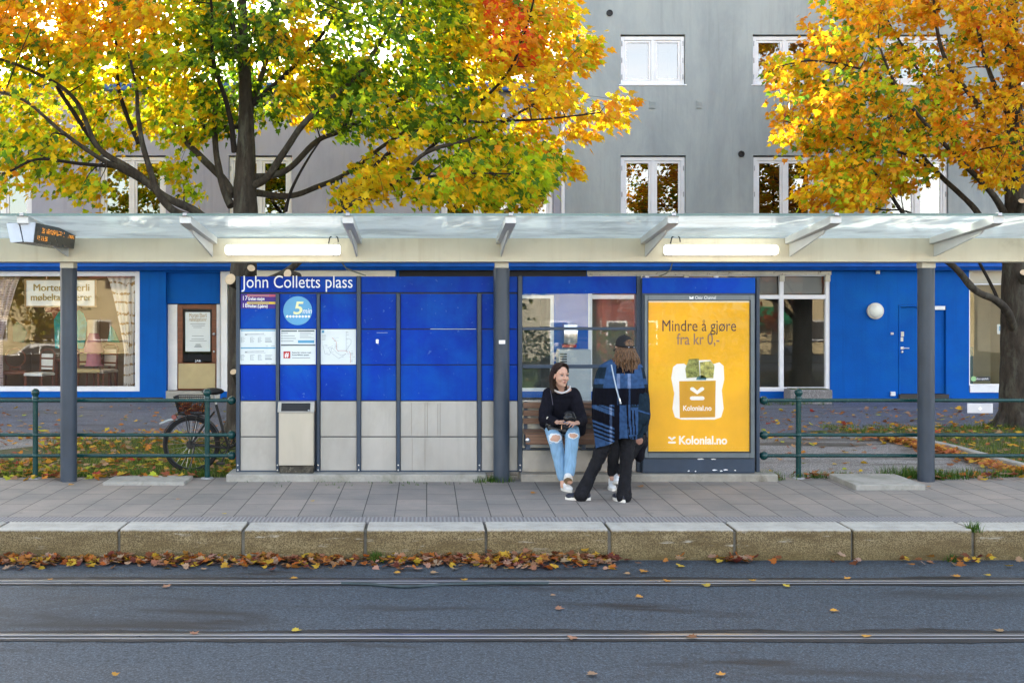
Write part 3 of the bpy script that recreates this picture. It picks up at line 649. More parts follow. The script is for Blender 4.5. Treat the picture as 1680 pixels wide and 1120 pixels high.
# pharmacy sticker in window E
q = MB(); q.box(wx(1596), wx(1627), WY+.055, WY+.058, wz(625), wz(618)); stick = q.build('window_sticker', pbr('sticker_navy', (.008, .016, .025), .4), None)
tag(stick, 'dark strip sticker with a green round mark low on the pharmacy window', 'sticker')
q = MB(); q.lathe([(.001, 0), (.055, 0)], (wx(1599.5), WY+.053, wz(621.5)), 20, axis='y'); q.build('round_mark', pbr('mark_green', (.3, .55, .25), .5), stick)
q = MB(); text_mb('vitus apotek', .07, (wx(1603), WY+.053, wz(623)), q, width=wx(1624)-wx(1603)); q.build('lettering', M['letter_white'], stick)
t = MB(); t.box(wx(1640), wx(1660), WY+.1, WY+.103, wz(548), wz(532)); s_ = t.build('window_notice', M['paper']); tag(s_, 'pale blue notice taped inside the pharmacy window beside the trunk', 'notice')
t = MB(); t.box(wx(1643), wx(1650), WY+.097, WY+.099, wz(543), wz(535)); t.build('print', M['paper_blue'], s_)
# ================================================================== SHOP INTERIORS
room(wx(-45), wx(236), WY+.31, WY+3.4, .05, 2.7, shop, M['interior'])
room(wx(268), wx(365), WY+.31, WY+2.4, .0, 2.7, shop, M['interior'])
room(wx(366), wx(915), WY+.31, WY+3.4, .05, 2.7, shop, pbr('interior_teal', (.12, .14, .13), .8, var=.3, scale=2))
room(wx(960), wx(1368), WY+.31, WY+3.6, .05, 2.7, block, pbr('interior_grey', (.2, .19, .17), .8, var=.2, scale=1))
room(wx(1584), wx(1770), WY+.31, WY+3.6, .05, 2.7, block, pbr('interior_cream', (.6, .56, .42), .8, var=.08, scale=1))
room(wx(-510), wx(-70), WY+.31, WY+3.4, .05, 2.7, shop, M['interior_dark'])
def curtain(px0t, px1t, px0b, px1b, pyt, pyb, Y, mat, label, tie=None):
    g = MB(); nu, nv = 70, 24
    vs = []
    for j in range(nv + 1):
        v = j / nv; py = pyt + (pyb - pyt) * v
        s = v ** 0.8 if tie is None else (min(1, v / tie) ** 0.8)
        a = px0t + (px0b - px0t) * s; b_ = px1t + (px1b - px1t) * s
        for i in range(nu + 1):
            u = i / nu; px = a + (b_ - a) * u
            vs.append((wx(px), Y + .045 * math.sin(u * 34 + math.sin(v * 4) * .6) * (.5 + .5 * v), wz(py)))
    fs = [(j*(nu+1)+i, j*(nu+1)+i+1, (j+1)*(nu+1)+i+1, (j+1)*(nu+1)+i) for j in range(nv) for i in range(nu)]
    g.add(vs, fs, 0, True); o = g.build('curtain', mat); md = o.modifiers.new('thickness', 'SOLIDIFY'); md.thickness = .006
    tag(o, label, 'curtain', 'curtains in the furnishing shop window')
    return o
def curtain_mat(name, base, sprig, scale):
    m, nd, lk, b = new_mat(name); v = coords(nd, lk, (1, 1, 1.0))
    w = N(nd, 'ShaderNodeTexWave'); w.bands_direction = 'Z'; w.inputs['Scale'].default_value = scale; w.inputs['Distortion'].default_value = 4; w.inputs['Detail Scale'].default_value = 2.2; lk.new(v, w.inputs[0])
    n = noise_n(nd, lk, 14, 4, .7, v)
    mu = N(nd, 'ShaderNodeMath', operation='MULTIPLY'); lk.new(w.outputs['Fac'], mu.inputs[0]); lk.new(n, mu.inputs[1])
    lk.new(mixc(nd, lk, ramp(nd, lk, mu.outputs[0], .42, .5), base, sprig), b.inputs['Base Color']); b.inputs['Roughness'].default_value = .9
    return m
curtain(168, 221, 196, 214, 453, 638, WY+.34, curtain_mat('sprig_fabric', (.8, .74, .68), (.36, .2, .05), 1.5), 'long white curtain with brown leaf sprigs gathered beside the blue pillar', .65)
curtain(-30, 24, -36, -6, 453, 640, WY+.34, curtain_mat('mauve_fabric', (.5, .4, .4), (.22, .14, .16), 6), 'mauve speckled curtain drawn aside in the shop window under the canopy display', .55)
curtain(352, 395, 360, 392, 453, 638, WY+.34, curtain_mat('green_fabric', (.02, .16, .11), (.35, .28, .12), 2.2), 'dark green patterned curtain in the window behind the trunk')
# framed shop sign hanging behind the glass
sy = WY + .22
t = thing('shop_sign', (wx(93), sy, wz(480)), 'framed white sign with gold lettering hanging in the furniture shop window', 'shop sign')
q = MB(); q.box(wx(37), wx(150), sy, sy+.02, wz(502), wz(459)); q.build('sign_board', pbr('sign_white', (.8, .78, .72), .6, var=.03), t)
q = MB(); a, b_, c, d = wx(34), wx(153), wz(504), wz(457)
for (e, f_, g_, h) in ((a, a+.035, c, d), (b_-.035, b_, c, d), (a+.035, b_-.035, d-.03, d), (a+.035, b_-.035, c, c+.03)): q.box(e, f_, sy-.015, sy+.025, g_, h)
q.build('sign_frame', pbr('frame_wood', (.3, .17, .07), .5), t)
q = MB(); [(text_mb('Morten Eberli', .21, (wx(48)+d, sy-.006-d*.05, wz(477)), q, width=wx(140)-wx(48)), text_mb('møbeltapetserer', .21, (wx(44)+d, sy-.006-d*.05, wz(493)), q, width=wx(144)-wx(44))) for d in (-.006, .006)]; q.build('lettering', M['gold'], t)
q = MB()
for px in (70, 118): q.cyl((wx(px), sy+.01, wz(457)), (wx(px), sy+.01, 2.69), .006, 6)
q.build('hanger', M['steel'], t)
# chairs, tables and fabrics in the shop
wood = M['brown_wood']; seatc = pbr('seat_cloth', (.55, .5, .4), .8)
def chair(px, Y, label, rz=0, sc=1.0, fabric=seatc, round_back=False):
    t = thing('antique_chair', (wx(px) * Y / WY, Y, .06), label, 'chair', 'chairs in the furniture shop window'); b0 = Vector(t.location); Rm = Matrix.Rotation(rz, 3, 'Z')
    P = lambda x, y, z: b0 + Rm @ Vector((x, y, z)) * sc
    q = MB(); q.tube([P(-.24, -.22, .46), P(.24, -.22, .46), P(.2, .2, .46), P(-.2, .2, .46), P(-.24, -.22, .46)], .03*sc, 8)
    q.add([P(-.24, -.22, .5), P(.24, -.22, .5), P(.2, .2, .5), P(-.2, .2, .5), P(-.24, -.22, .44), P(.24, -.22, .44), P(.2, .2, .44), P(-.2, .2, .44)], [(0,1,2,3),(4,7,6,5),(0,4,5,1),(1,5,6,2),(2,6,7,3),(3,7,4,0)])
    q.build('seat', fabric, t)
    for x, y in ((-.22, -.2), (.22, -.2), (-.18, .18), (.18, .18)):
        q = MB(); q.tube([P(x, y, .44), P(x*1.02, y*1.02, .25), P(x*1.12, y*1.15, 0)], [.025*sc, .018*sc, .015*sc], 8); q.build('leg', wood, t)
    q = MB()
    if round_back:
        q.tube([P(.2*math.cos(a), .22, .76 + .2*math.sin(a)) for a in [2*math.pi*k/20 for k in range(20)]], .02*sc, 8, closed=True)
        q.tube([P(-.1, .2, .46), P(-.1, .21, .6)], .02*sc, 8); q.tube([P(.1, .2, .46), P(.1, .21, .6)], .02*sc, 8)
    else:
        q.tube([P(-.18, .19, .46), P(-.2, .24, .92), P(-.1, .26, .99), P(.1, .26, .99), P(.2, .24, .92), P(.18, .19, .46)], .02*sc, 8)
        for z in (.62, .8): q.tube([P(-.19, .22, z), P(.19, .22, z)], .02*sc, 8)
    q.build('backrest', wood, t)
    q = MB(); q.add([P(-.16, .21, .56), P(.16, .21, .56), P(.16, .225, .9), P(-.16, .225, .9)], [(0,1,2,3)]); 
    if not round_back: q.build('back_cushion', fabric, t)
    return t
chair(24, WY+.85, 'dark chair with a round open back below the mauve curtain', .3, 1.0, wood, True)
chair(66, WY+.7, 'low wooden chair with a white seat left of the slate post', -.4, .95, pbr('white_cloth', (.75, .73, .68), .8))
chair(143, WY+.8, 'upholstered gold-cream armchair right of the slate post in the shop window', .2, 1.1, pbr('gold_cloth', (.45, .34, .16), .6))
chair(168, WY+1.0, 'pale cushioned chair with wooden frame next to the sprigged curtain', -.5, 1.05, pbr('pale_cloth', (.6, .52, .42), .7))
q = MB(); b0 = Vector((wx(104), WY+1.6, 0)); q.box(wx(52), wx(150), WY+1.4, WY+2.0, .72, .78); o = thing('display_table', (wx(101), WY+1.7, .06), 'long wooden display table behind the chairs in the shop', 'table'); q.build('tabletop', wood, o, bevel=.01)
for px, y in ((55, 1.45), (147, 1.45), (55, 1.95), (147, 1.95)):
    q = MB(); q.box(wx(px)-.03, wx(px)+.03, WY+y-.03, WY+y+.03, .06, .719); q.build('leg', wood, o)
# teal hanging fabrics cut like garments on the rear wall
def fabric(outline, Y, mat, name, label, cat, grp=None):
    q = MB(); q.prism([(wx(a)*Y/WY, CAM_H-(b_-498)*Y/F) for a, b_ in outline], Y, Y+.05, 'y'); o = q.build(name, mat, None, bevel=.012); tag(o, label, cat, grp); return o
teal = pbr('teal_fabric', (.02, .3, .3), .8, var=.3, scale=5, stain=(.03, .2, .1), stain_lo=.45, stain_hi=.6, stain_scale=3)
pink = pbr('pink_shade', (.42, .17, .19), .8, var=.1)
fabric([(88, 524), (97, 510), (112, 510), (118, 525), (114, 570), (104, 571), (103, 548), (98, 548), (96, 572), (90, 571)], WY+.9, teal, 'hanging_fabric', 'teal hanging fabric sample partly hidden by the slate post', 'fabric', 'teal fabrics on show')
fabric([(122, 520), (128, 508), (136, 514), (142, 530), (140, 556), (136, 572), (128, 572), (124, 550)], WY+.9, teal, 'hanging_fabric', 'teal hanging fabric just right of the slate post, shaped like a jacket', 'fabric', 'teal fabrics on show')
fabric([(176, 560), (181, 534), (187, 540), (196, 562)], WY+.8, teal, 'hanging_fabric', 'small teal triangle of fabric beside the sprigged curtain', 'fabric', 'teal fabrics on show')
fabric([(21, 560), (20, 535), (27, 527), (34, 533), (44, 545), (38, 562)], WY+.8, pbr('green_cushion', (.06, .13, .08), .8, var=.3), 'patterned_cushion', 'dark green patterned cushion beside the mauve curtain', 'cushion')
fabric([(73, 505), (98, 503), (98, 520), (88, 524), (84, 512), (74, 512)], WY+1.0, pbr('red_fabric', (.25, .03, .04), .8), 'red_fabric_swatch', 'dark red swatch of fabric under the framed shop sign', 'fabric')
t = thing('floor_lamp', (wx(152)*1.04, WY+1, .06), 'floor lamp with a dusty pink tapered shade in the shop', 'lamp')
q = MB(); c = (wx(152)*1.04, WY+1, 0); q.lathe([(.1, 1.35), (.19, 1.05), (.2, .95), (.14, .93), (.16, .7), (.2, .66)], c, 18); q.build('lamp_shade', pink, t)
q = MB(); q.cyl((c[0], c[1], .06), (c[0], c[1], .95), .02, 8); q.lathe([(.001, .1), (.14, .08), (.14, .06)], c, 16); q.build('lamp_stand', wood, t)
q = MB(); q.box(wx(26), wx(50), WY+3.3, WY+3.38, 1.35, 1.95); o = q.build('framed_picture', pbr('picture_dark', (.1, .08, .05), .6, var=.4)); tag(o, 'dark framed picture on the rear wall of the furniture shop', 'picture')
q = MB(); q.box(wx(66), wx(84), WY+3.2, WY+3.38, .6, 1.6); o = q.build('tall_board', M['cream_paint']); tag(o, 'tall cream display panel at the rear of the furniture shop', 'board')
# counter and shelves in the pharmacy
q = MB(); q.box(wx(1600), wx(1690), WY+2.4, WY+2.8, .06, 1.0); o = q.build('shop_counter', pbr('counter_teal', (.12, .22, .25), .5)); tag(o, 'grey-blue counter low inside the pharmacy window', 'counter')
t = thing('ceiling_lamp', (wx(1622), WY+1.5, 2.6), 'lit round ceiling lamp inside the pharmacy', 'ceiling lamp')
q = MB(); q.lathe([(.001, -.1), (.1, -.08), (.14, -.03), (.14, .0)], (wx(1622), WY+1.3, 2.69), 20); q.build('diffuser', emis('lamp_warm', (1, .85, .5), 4), t)
t = thing('ceiling_lamp', (wx(100), WY+1.5, 2.6), 'added flat ceiling light brightening the furniture shop, behind the shop sign', 'ceiling lamp')  # added light source, unseen from the street, to brighten the dim shop room
q = MB(); q.box(wx(40), wx(160), WY+1.2, WY+1.6, 2.62, 2.69); q.build('diffuser', emis('shop_fill_light', (1, .82, .55), 2.2), t)
# things standing along the shop front
q = MB(); q.box(wx(1283), wx(1350), WY-.55, WY-.1, -.03, wz(636)); o = q.build('granite_planter', M['granite'], None, bevel=.015); tag(o, 'speckled granite block planter under the big white shop window', 'planter')
q = MB(); q.box(wx(1287), wx(1346), WY-.5, WY-.15, wz(636)-.006, wz(636)+.012); q.build('planter_soil', M['soil'], o)
# utility cabinet and steel box seen through the shelter glass
t = thing('utility_cabinet', (wx(948), WY-.5, 0), 'grey utility cabinet with vent lines on the wall behind the shelter glass', 'cabinet')
cabm = pbr('cabinet_grey', (.34, .38, .42), .5, var=.08, stain=(.5, .5, .5), stain_lo=.6, stain_hi=.7)
q = MB(); q.box(wx(912), wx(964), WY-.5, WY-.05, .0, wz(572)); q.build('cabinet_body', cabm, t, bevel=.01)
q = MB(); q.box(wx(916), wx(960), WY-.512, WY-.5, .1, wz(604)); q.build('cabinet_door', cabm, t, bevel=.008)
q = MB()
for k in range(5): q.box(wx(914), wx(925), WY-.512, WY-.5005, wz(580+k*4), wz(578+k*4))
q.build('vent', M['dark'], t)
t = thing('wall_letterbox', (wx(934), WY-.2, 1.2), 'shiny steel wall box with a red bottom above the grey cabinet', 'wall box')
q = MB(); q.prism([(WY-.005, wz(564)), (WY-.22, wz(562)), (WY-.26, wz(546)), (WY-.2, wz(532)), (WY-.005, wz(530))], wx(923), wx(945)); q.build('steel_housing', pbr('brushed', (.6, .6, .6), .22, metal=.95), t, bevel=.006)
q = MB(); q.prism([(WY-.005, wz(570)), (WY-.16, wz(569)), (WY-.2, wz(564.5)), (WY-.005, wz(564.5))], wx(922), wx(944)); q.build('red_tray', pbr('red_plastic', (.45, .02, .04), .4), t)
# ================================================================== TRAM SHELTER (canopy on three posts)
POST_Y, POST_X = 12.6, (-4.0, 0.836, 5.58)
BY0, BY1, BZ0, BZ1 = 12.42, 12.74, 2.44, 2.70
RX = [0.82 + 1.59 * k for k in range(-5, 6)]
sh = thing('tram_shelter', (0.836, POST_Y, 0), 'long tram stop canopy of frosted glass on a cream beam and slate grey posts', 'shelter')
q = MB(); q.box(-9.5, 11.5, BY0, BY1, BZ0, BZ1); q.build('beam', M['beam_paint'], sh, bevel=.006)
FY, FZ = 11.0, 2.865            # front edge of the glass
SL = (FZ - 2.735) / (BY0 - FY)  # rise towards the street
gz = lambda y: 2.735 + (BY0 - y) * SL
for i, rx in enumerate(RX):
    r_ = MB(); w = .055
    # top rail: square section running under the glass, square nose; gusset plate below, notched at the nose
    r_.prism([(FY+.02, gz(FY)-.028), (FY+.02, gz(FY)-.10), (FY+.10, gz(FY)-.115), (BY0-.002, gz(BY0)-.10), (BY0-.002, gz(BY0)-.028)], rx-w, rx+w)
    r_.build('rib', M['rib_paint'], sh, bevel=.004)
    r_ = MB(); r_.prism([(BY0-.002, gz(BY0)-.101), (FY+.32, gz(FY+.32)-.118), (FY+.36, gz(FY+.36)-.15), (BY0-.002, BZ0+.055)], rx-.008, rx+.008)
    r_.build('gusset', M['rib_paint'], sh)
    if i < len(RX) - 1:
        nx = RX[i+1]; t_ = .006 * ((i * 5) % 3 - 1)
        q = MB(); q.box(rx+.006, nx-.006, FY, BY1+.25, 0, .016)
        q.v = [(x, y, z + (gz(y) if y < BY0 else gz(BY0)) - .014 + t_ * .3) for x, y, z in q.v]
        # subdivide across so that it breaks at the beam
        q = MB(); A = [FY, BY0, BY1+.3]
        for k in range(2):
            z0, z1 = gz(A[k]), gz(A[k+1]) if A[k+1] <= BY0 else gz(BY0) + .02
            q.add([(rx+.006, A[k], z0-.02), (nx-.006, A[k], z0-.02), (nx-.006, A[k+1], z1-.02), (rx+.006, A[k+1], z1-.02)], [(0,1,2,3)])
        q.build('roof_glass', M['glass_roof'], sh)
    q = MB(); q.box(rx-.02, rx+.02, FY-.012, FY+.05, gz(FY)-.03, gz(FY)+.0); q.build('glass_clamp', M['zinc'], sh, bevel=.004)
q = MB(); q.box(-7.1, 8.7, FY-.006, FY-.0005, gz(FY)-.03, gz(FY)-.006); q.build('edge_strip', pbr('glass_edge', (.12, .2, .19), .2, var=.1), sh)
for i, px_ in enumerate(POST_X):
    q = MB(); q.tube([(px_, POST_Y, -.02), (px_, POST_Y, 2.375)], .09, 28); q.build('post', M['slate_paint'], sh)
    q = MB(); q.box(px_-.075, px_+.075, POST_Y-.075, POST_Y+.075, 2.376, 2.439); q.build('post_cap', M['cream_paint'], sh, bevel=.004)
q = MB(); q.box(POST_X[1]-.035, POST_X[1]+.035, POST_Y-.0935, POST_Y-.088, zz(564, 12.5), zz(558, 12.5)); q.build('post_label', M['letter_white'], sh)
# fluorescent lamps on the beam
for i, (a, b_, lab) in enumerate(((370, 558, 'lit fluorescent lamp on the cream beam over the stop-name sign'), (1090, 1276, 'lit fluorescent lamp on the cream beam over the yellow advertising case'))):
    Y = BY0 - .09; x0, x1, zc = xx(a, Y), xx(b_, Y), zz(410, Y)
    t = thing('fluorescent_lamp', ((x0+x1)/2, BY0, zc), lab, 'lamp', 'fluorescent lamps under the canopy')
    q = MB(); q.box(x0+.01, x1-.01, BY0-.045, BY0-.002, zc-.055, zc+.055); q.build('housing', M['white_paint'], t, bevel=.01)
    q = MB(); q.tube([(x0, BY0-.085, zc), (x0+.015, BY0-.085, zc), (x1-.015, BY0-.085, zc), (x1, BY0-.085, zc)], [.042, .058, .058, .042], 16); q.build('diffuser', emis('tube_light_%s' % ('cool' if i else 'warm'), (1, .97, .86), .62), t)
    q = MB()
    for x in (x0+.02, x1-.02, x0+.07, x1-.07): q.tube([(x-.004, BY0-.085, zc), (x+.004, BY0-.085, zc)], .0605, 16)
    q.build('end_ring', M['cream_paint'], t)
for a, ty, label in ((545, 1, 'short looped black cable above the lamp beside the stop-name sign'), (1106, 1, 'black cable end standing above the lamp over the advertising case')):
    Y = BY0 - .03; q = MB(); q.tube([at(a-6, 400, Y), at(a-4, 390, Y), at(a+3, 384, Y), at(a+9, 390, Y), at(a+10, 397, Y)], .007, 8); o = q.build('cable', M['black_metal']); tag(o, label, 'cable', 'cables on the beam')
for pts, lab in (([(560, 430), (568, 440), (582, 446), (600, 452)], 'thin cable drooping from the beam to the top of the blue information wall'), ([(1103, 432), (1100, 442), (1092, 449), (1080, 454)], 'thin cable drooping from the beam to the top of the advertising case')):
    q = MB(); Y = 12.72; q.tube([at(a, b_, Y) for a, b_ in pts], .008, 8); o = q.build('cable', pbr('cable_grey', (.16, .17, .14), .6)); tag(o, lab, 'cable', 'cables on the beam')

# double-sided departure display hung lengthwise under a rib
dx = -3.97; y0, y1 = 11.06, 12.36; zt, zb = 2.775, 2.585
t = thing('departure_display', (dx, 11.7, zt), 'dark wedge-shaped departure display with amber text hanging under the canopy', 'display')
blk = pbr('display_black', (.012, .011, .011), .25)
q = MB()
q.prism([(dx-.02, zt), (dx+.13, zt), (dx+.105, zb-.005), (dx+.012, zb)], y0+.02, y1, 'y'); q.prism([(dx-.15, zt), (dx-.024, zt), (dx+.008, zb), (dx-.11, zb-.005)], y0+.02, y1, 'y')
q.build('housing', blk, t, bevel=.004)
q = MB(); q.prism([(dx-.022, zt+.003), (dx+.132, zt+.003), (dx+.108, zb-.006), (dx+.016, zb+.0)], y0, y0+.0195, 'y'); q.build('end_plate', pbr('end_grey', (.5, .55, .62), .4), t, bevel=.005)
q = MB(); q.prism([(dx-.155, zt-.006), (dx-.035, zt-.002), (dx+.006, zb+.001), (dx-.115, zb-.008)], y0, y0+.0195, 'y'); q.build('end_plate', M.get('end_grey', pbr('end_grey', (.5, .55, .62), .4)), t, bevel=.005)
random.seed(5); q = MB()
def face_pt(u, v):   # u along the display 0..1 from the street end, v down 0..1; on the +x face
    y = y0 + .02 + u * (y1 - y0 - .02); z = zt + (zb - .005 - zt) * v; x = dx + .13 + (.105 - .13) * v + .0015
    return (x, y, z)
def led(u0, u1, v0, v1): q.add([face_pt(u0, v0), face_pt(u1, v0), face_pt(u1, v1), face_pt(u0, v1)], [(0,1,2,3)])
for (ua, ub, va, vb) in ((.14, .70, .2, .47), (.80, .96, .3, .47), (.06, .30, .62, .85)):
    u = ua
    while u < ub:
        if random.random() < .86:
            for k in range(5):
                if random.random() < .62: led(u, u + .013, va + (vb-va)*k/5, va + (vb-va)*(k+.8)/5)
        u += .0165
q.build('led_text', emis('led_amber', (1, .34, .03), .11), t)
q = MB(); q.box(dx-.03, dx+.03, y1-.1, BY0-.002, zt-.12, zt-.06); q.box(dx-.02, dx+.02, 11.3, 11.36, zt+.003, gz(11.3)-.11); q.build('bracket', M['rib_paint'], t)

# ================================================================== INFORMATION WALL
PY = 12.75
px2 = lambda p: xx(p, PY); pz2 = lambda p: zz(p, PY)
iw = thing('information_wall', (px2(590), PY, 0), 'long blue and steel panelled information wall with the stop name on top', 'information wall')
q = MB(); q.box(px2(376), px2(797), PY-.21, PY+.25, -.02, .083); q.build('plinth', M['concrete'], iw, bevel=.015)
for a, b_ in ((388, 394), (453, 458.5), (520, 525), (585.5, 592), (650.5, 656.5), (783, 789.5), (849.5, 856.5)):
    q = MB(); top = 453 if a in (388, 585.5, 849.5) else 482
    q.box(px2(a), px2(b_), PY-.035, PY+.14, .084, pz2(top)); q.build('mullion', M['frame_slate'], iw, bevel=.004)
    q = MB()
    for py in (762, 770): q.lathe([(.001, -.005), (.009, -.004), (.009, 0)], ((px2(a)+px2(b_))/2, PY-.0352, pz2(py)), 10, axis='y')
    q.build('bolt', M['steel'], iw)
cols = [(394.6, 452.6), (459.2, 519.4), (525.8, 585), (592.6, 650), (657.2, 782.6), (790.2, 849)]
rowsz = [(482, 539), (540.6, 597.6), (599, 656.4), (658, 715.4), (717, 774.5)]
rnd = random.Random(4)
for ci, (a, b_) in enumerate(cols):
    for ri, (t0, t1) in enumerate(rowsz):
        if ci == 1 and ri >= 3: continue
        q = MB(); dy = rnd.uniform(-.003, .003)
        q.box(px2(a), px2(b_), PY + dy, PY + .03, pz2(t1), pz2(t0))
        o = q.build('panel', M['panel_blue'] if ri < 3 else M['panel_steel'], iw, bevel=.003)
        if ri >= 3: o['label'] = 'grey steel panel'
for a, b_ in ((394.6, 585), (592.6, 849)):
    q = MB(); q.box(px2(a), px2(b_), PY-.012, PY+.04, pz2(479.4), pz2(453.5)); hp = q.build('header_panel', M['panel_blue'], iw, bevel=.004)
    if a < 400:
        q = MB(); text_mb('John Colletts plass', .2, (px2(398), PY-.014, pz2(472)), q, width=px2(580)-px2(398), offset=.0); q.build('lettering', M['letter_white'], hp)
q = MB(); q.box(px2(394), px2(850), PY+.045, PY+.06, .09, pz2(454)); q.build('back_sheet', M['frame_slate'], iw)
q = MB(); q.box(px2(388), px2(850), PY-.02, PY+.1, .0835, .098); q.build('bottom_rail', M['frame_slate'], iw)
# line signs
fy = PY - .006
purple = pbr('sign_purple', (.05, .012, .22), .5); 
for k, (num, dest, col, y0_) in enumerate((('17', 'Grefsen stasjon', (.55, .1, .16), 482.6), ('18', 'Holtet (Ljabru)', (.7, .48, .05), 494.6))):
    q = MB(); q.box(px2(395), px2(452), fy, PY-.0035, pz2(y0_+11.4), pz2(y0_)); s_ = q.build('line_sign', purple, iw)
    q = MB(); q.box(px2(405.5), px2(452), fy-.002, fy-.0005, pz2(y0_+4.2), pz2(y0_+.3)); q.build('route_strip', pbr('route_%d' % k, col, .5), s_)
    q = MB(); text_mb(num, .07, (px2(397), fy-.003, pz2(y0_+9.6)), q, width=px2(404.5)-px2(397)); text_mb(dest, .05, (px2(407), fy-.003, pz2(y0_+9.8)), q, width=px2(434+5*k)-px2(407), offset=.0012); q.build('lettering', M['letter_white'], s_)
    q = MB(); rr_ = random.Random(k); x = 408.
    while x < 440: w_ = rr_.uniform(.6, 2.2); q.box(px2(x), px2(x+w_), fy-.003, fy-.0022, pz2(y0_+3.1), pz2(y0_+1.4)); x += w_ + .5
    q.build('small_print', M['paper_line'], s_)
# round 5 min sign
c = (px2(488.5), fy, pz2(509.5)); rr_ = .163
q = MB(); q.lathe([(.001, 0), (rr_, 0), (rr_, .003)], c, 48, axis='y', smooth=False); s_ = q.build('round_sign', pbr('sky_blue', (.1, .34, .6), .4, var=.08), iw)
q = MB(); text_mb('5', .2, (px2(480), fy-.003, pz2(515)), q, width=px2(497)-px2(480), shear=.18, offset=.004); q.build('numeral', pbr('pale_yellow', (.75, .78, .45), .5), s_)
q = MB(); text_mb('min', .09, (px2(496), fy-.003, pz2(514.2)), q, width=px2(511)-px2(496), shear=.2)
for k in range(8): q.lathe([(.001, 0), (.0135, 0)], (px2(471.5 + 5.05*k), fy-.003, pz2(519)), 14, axis='y')
q.build('lettering', M['letter_white'], s_)
# timetable sheets
def sheet_box(a, b_, t0, t1, mat, parent, name='timetable_sheet', y=fy):
    q = MB(); q.box(px2(a), px2(b_), y, PY-.0032, pz2(t1), pz2(t0)); return q.build(name, mat, parent)
def lines(q, items, y):
    for a, b_, t0, t1 in items: q.box(px2(a), px2(b_), y-.0012, y-.0004, pz2(t1), pz2(t0))
s_ = sheet_box(393.8, 452.6, 540, 597.5, M['paper'], iw)
q = MB(); lines(q, [(395, 452, 541, 543), (395, 452, 569.6, 571.6)], fy); q.build('blue_band', M['paper_blue'], s_)
q = MB(); rr_ = random.Random(8); items = []
for o_ in (0, 28.8):
    items += [(402, 436, 549.6+o_, 550+o_), (402, 405.5, 547.5+o_, 549.4+o_)]
    for cx in (395.5, 411, 423.5): items += [(cx, cx+.7, 553+o_, 562+o_)] + [(cx+1.2, cx+rr_.uniform(4, 7), 553+o_+k*2, 553.6+o_+k*2) for k in range(5)]
    items += [(435, 435+rr_.uniform(9, 14), 553.4+o_+k*2, 554.1+o_+k*2) for k in range(3)] + [(435, 446, 559.4+o_, 561+o_), (436, 440, 567+o_, 567.5+o_), (445, 451, 567+o_, 567.7+o_)]
    items += [(x, x+1.1, 547.2+o_-.03*(x-404), 548.6+o_-.02*(x-404)) for x in range(406, 434, 2)]
lines(q, items, fy); q.build('small_print', M['paper_line'], s_)
s_ = sheet_box(460, 518, 540, 597.5, M['paper'], iw)
q = MB(); lines(q, [(461.5, 487.5, 541.8, 543.8), (489, 516, 541.8, 543.8), (461, 517.5, 565, 567)], fy); q.build('dark_band', M['paper_dark'], s_)
q = MB(); lines(q, [(489, 515.5, 558, 562.5)], fy); q.build('blue_band', M['paper_blue'], s_)
q = MB(); lines(q, [(461.8+2.8, 461.8+2.8+w_, 546+k*4.2, 547+k*4.2) for k, w_ in enumerate((8, 19, 21, 17))] + [(461.8, 463.6, 545.5+k*4.2, 547.5+k*4.2) for k in range(4)] + [(492, 492+w_, 546+k*1.9, 546.6+k*1.9) for k, w_ in enumerate((18, 22, 14, 19, 23))], fy); q.build('small_print', M['paper_line'], s_)
q = MB(); q.box(px2(465.2), px2(476.4), fy-.003, fy-.0005, pz2(587.5), pz2(576.2)); r_ = q.build('red_icon', pbr('icon_red', (.45, .015, .02), .4), s_, bevel=.006)
q = MB(); text_mb('#', .075, (px2(467.3), fy-.0042, pz2(585.4)), q, width=px2(474.4)-px2(467.3), offset=.0015); q.build('lettering', M['letter_white'], s_)
q = MB(); text_mb('Reise for voksen med', .02, (px2(479.5), fy-.002, pz2(579)), q, width=px2(510)-px2(479.5), offset=.0005); text_mb('RuterBillett appen', .02, (px2(479.5), fy-.002, pz2(583)), q, width=px2(507)-px2(479.5), offset=.0005); lines(q, [(479.5, 509, 586.3, 587)], fy); q.build('lettering', M['paper_dark'], s_)
s_ = sheet_box(526.4, 584, 540, 597.5, M['paper'], iw, 'route_map')
q = MB(); lines(q, [(528, 532, 541.8, 546)], fy); q.build('blue_mark', M['paper_blue'], s_)
def ln(q, pts, w_=.35):
    for (a, b_), (c_, d_) in zip(pts, pts[1:]):
        v0 = Vector((px2(a), pz2(b_))); v1 = Vector((px2(c_), pz2(d_))); nrm = Vector((-(v1-v0).y, (v1-v0).x)).normalized() * w_ * .0035
        q.add([(v0.x+nrm.x, fy-.001, v0.y+nrm.y), (v1.x+nrm.x, fy-.001, v1.y+nrm.y), (v1.x-nrm.x, fy-.001, v1.y-nrm.y), (v0.x-nrm.x, fy-.001, v0.y-nrm.y)], [(0,1,2,3)])
q = MB(); ln(q, [(545, 554), (552, 561), (552, 572), (554, 575), (568, 575), (570, 578)], .6); ln(q, [(573, 576), (575, 580), (575, 595)], .6); q.build('route_line', pbr('route_rose', (.5, .2, .16), .6), s_)
q = MB(); ln(q, [(568, 543), (568, 575), (576, 563), (576, 557), (571, 555)], .45); ln(q, [(530, 566), (533, 580), (541, 582), (545, 570), (552, 578), (560, 583), (568, 580), (556, 588), (548, 582), (541, 576), (539, 570), (546, 567)], .4)
rr_ = random.Random(2)
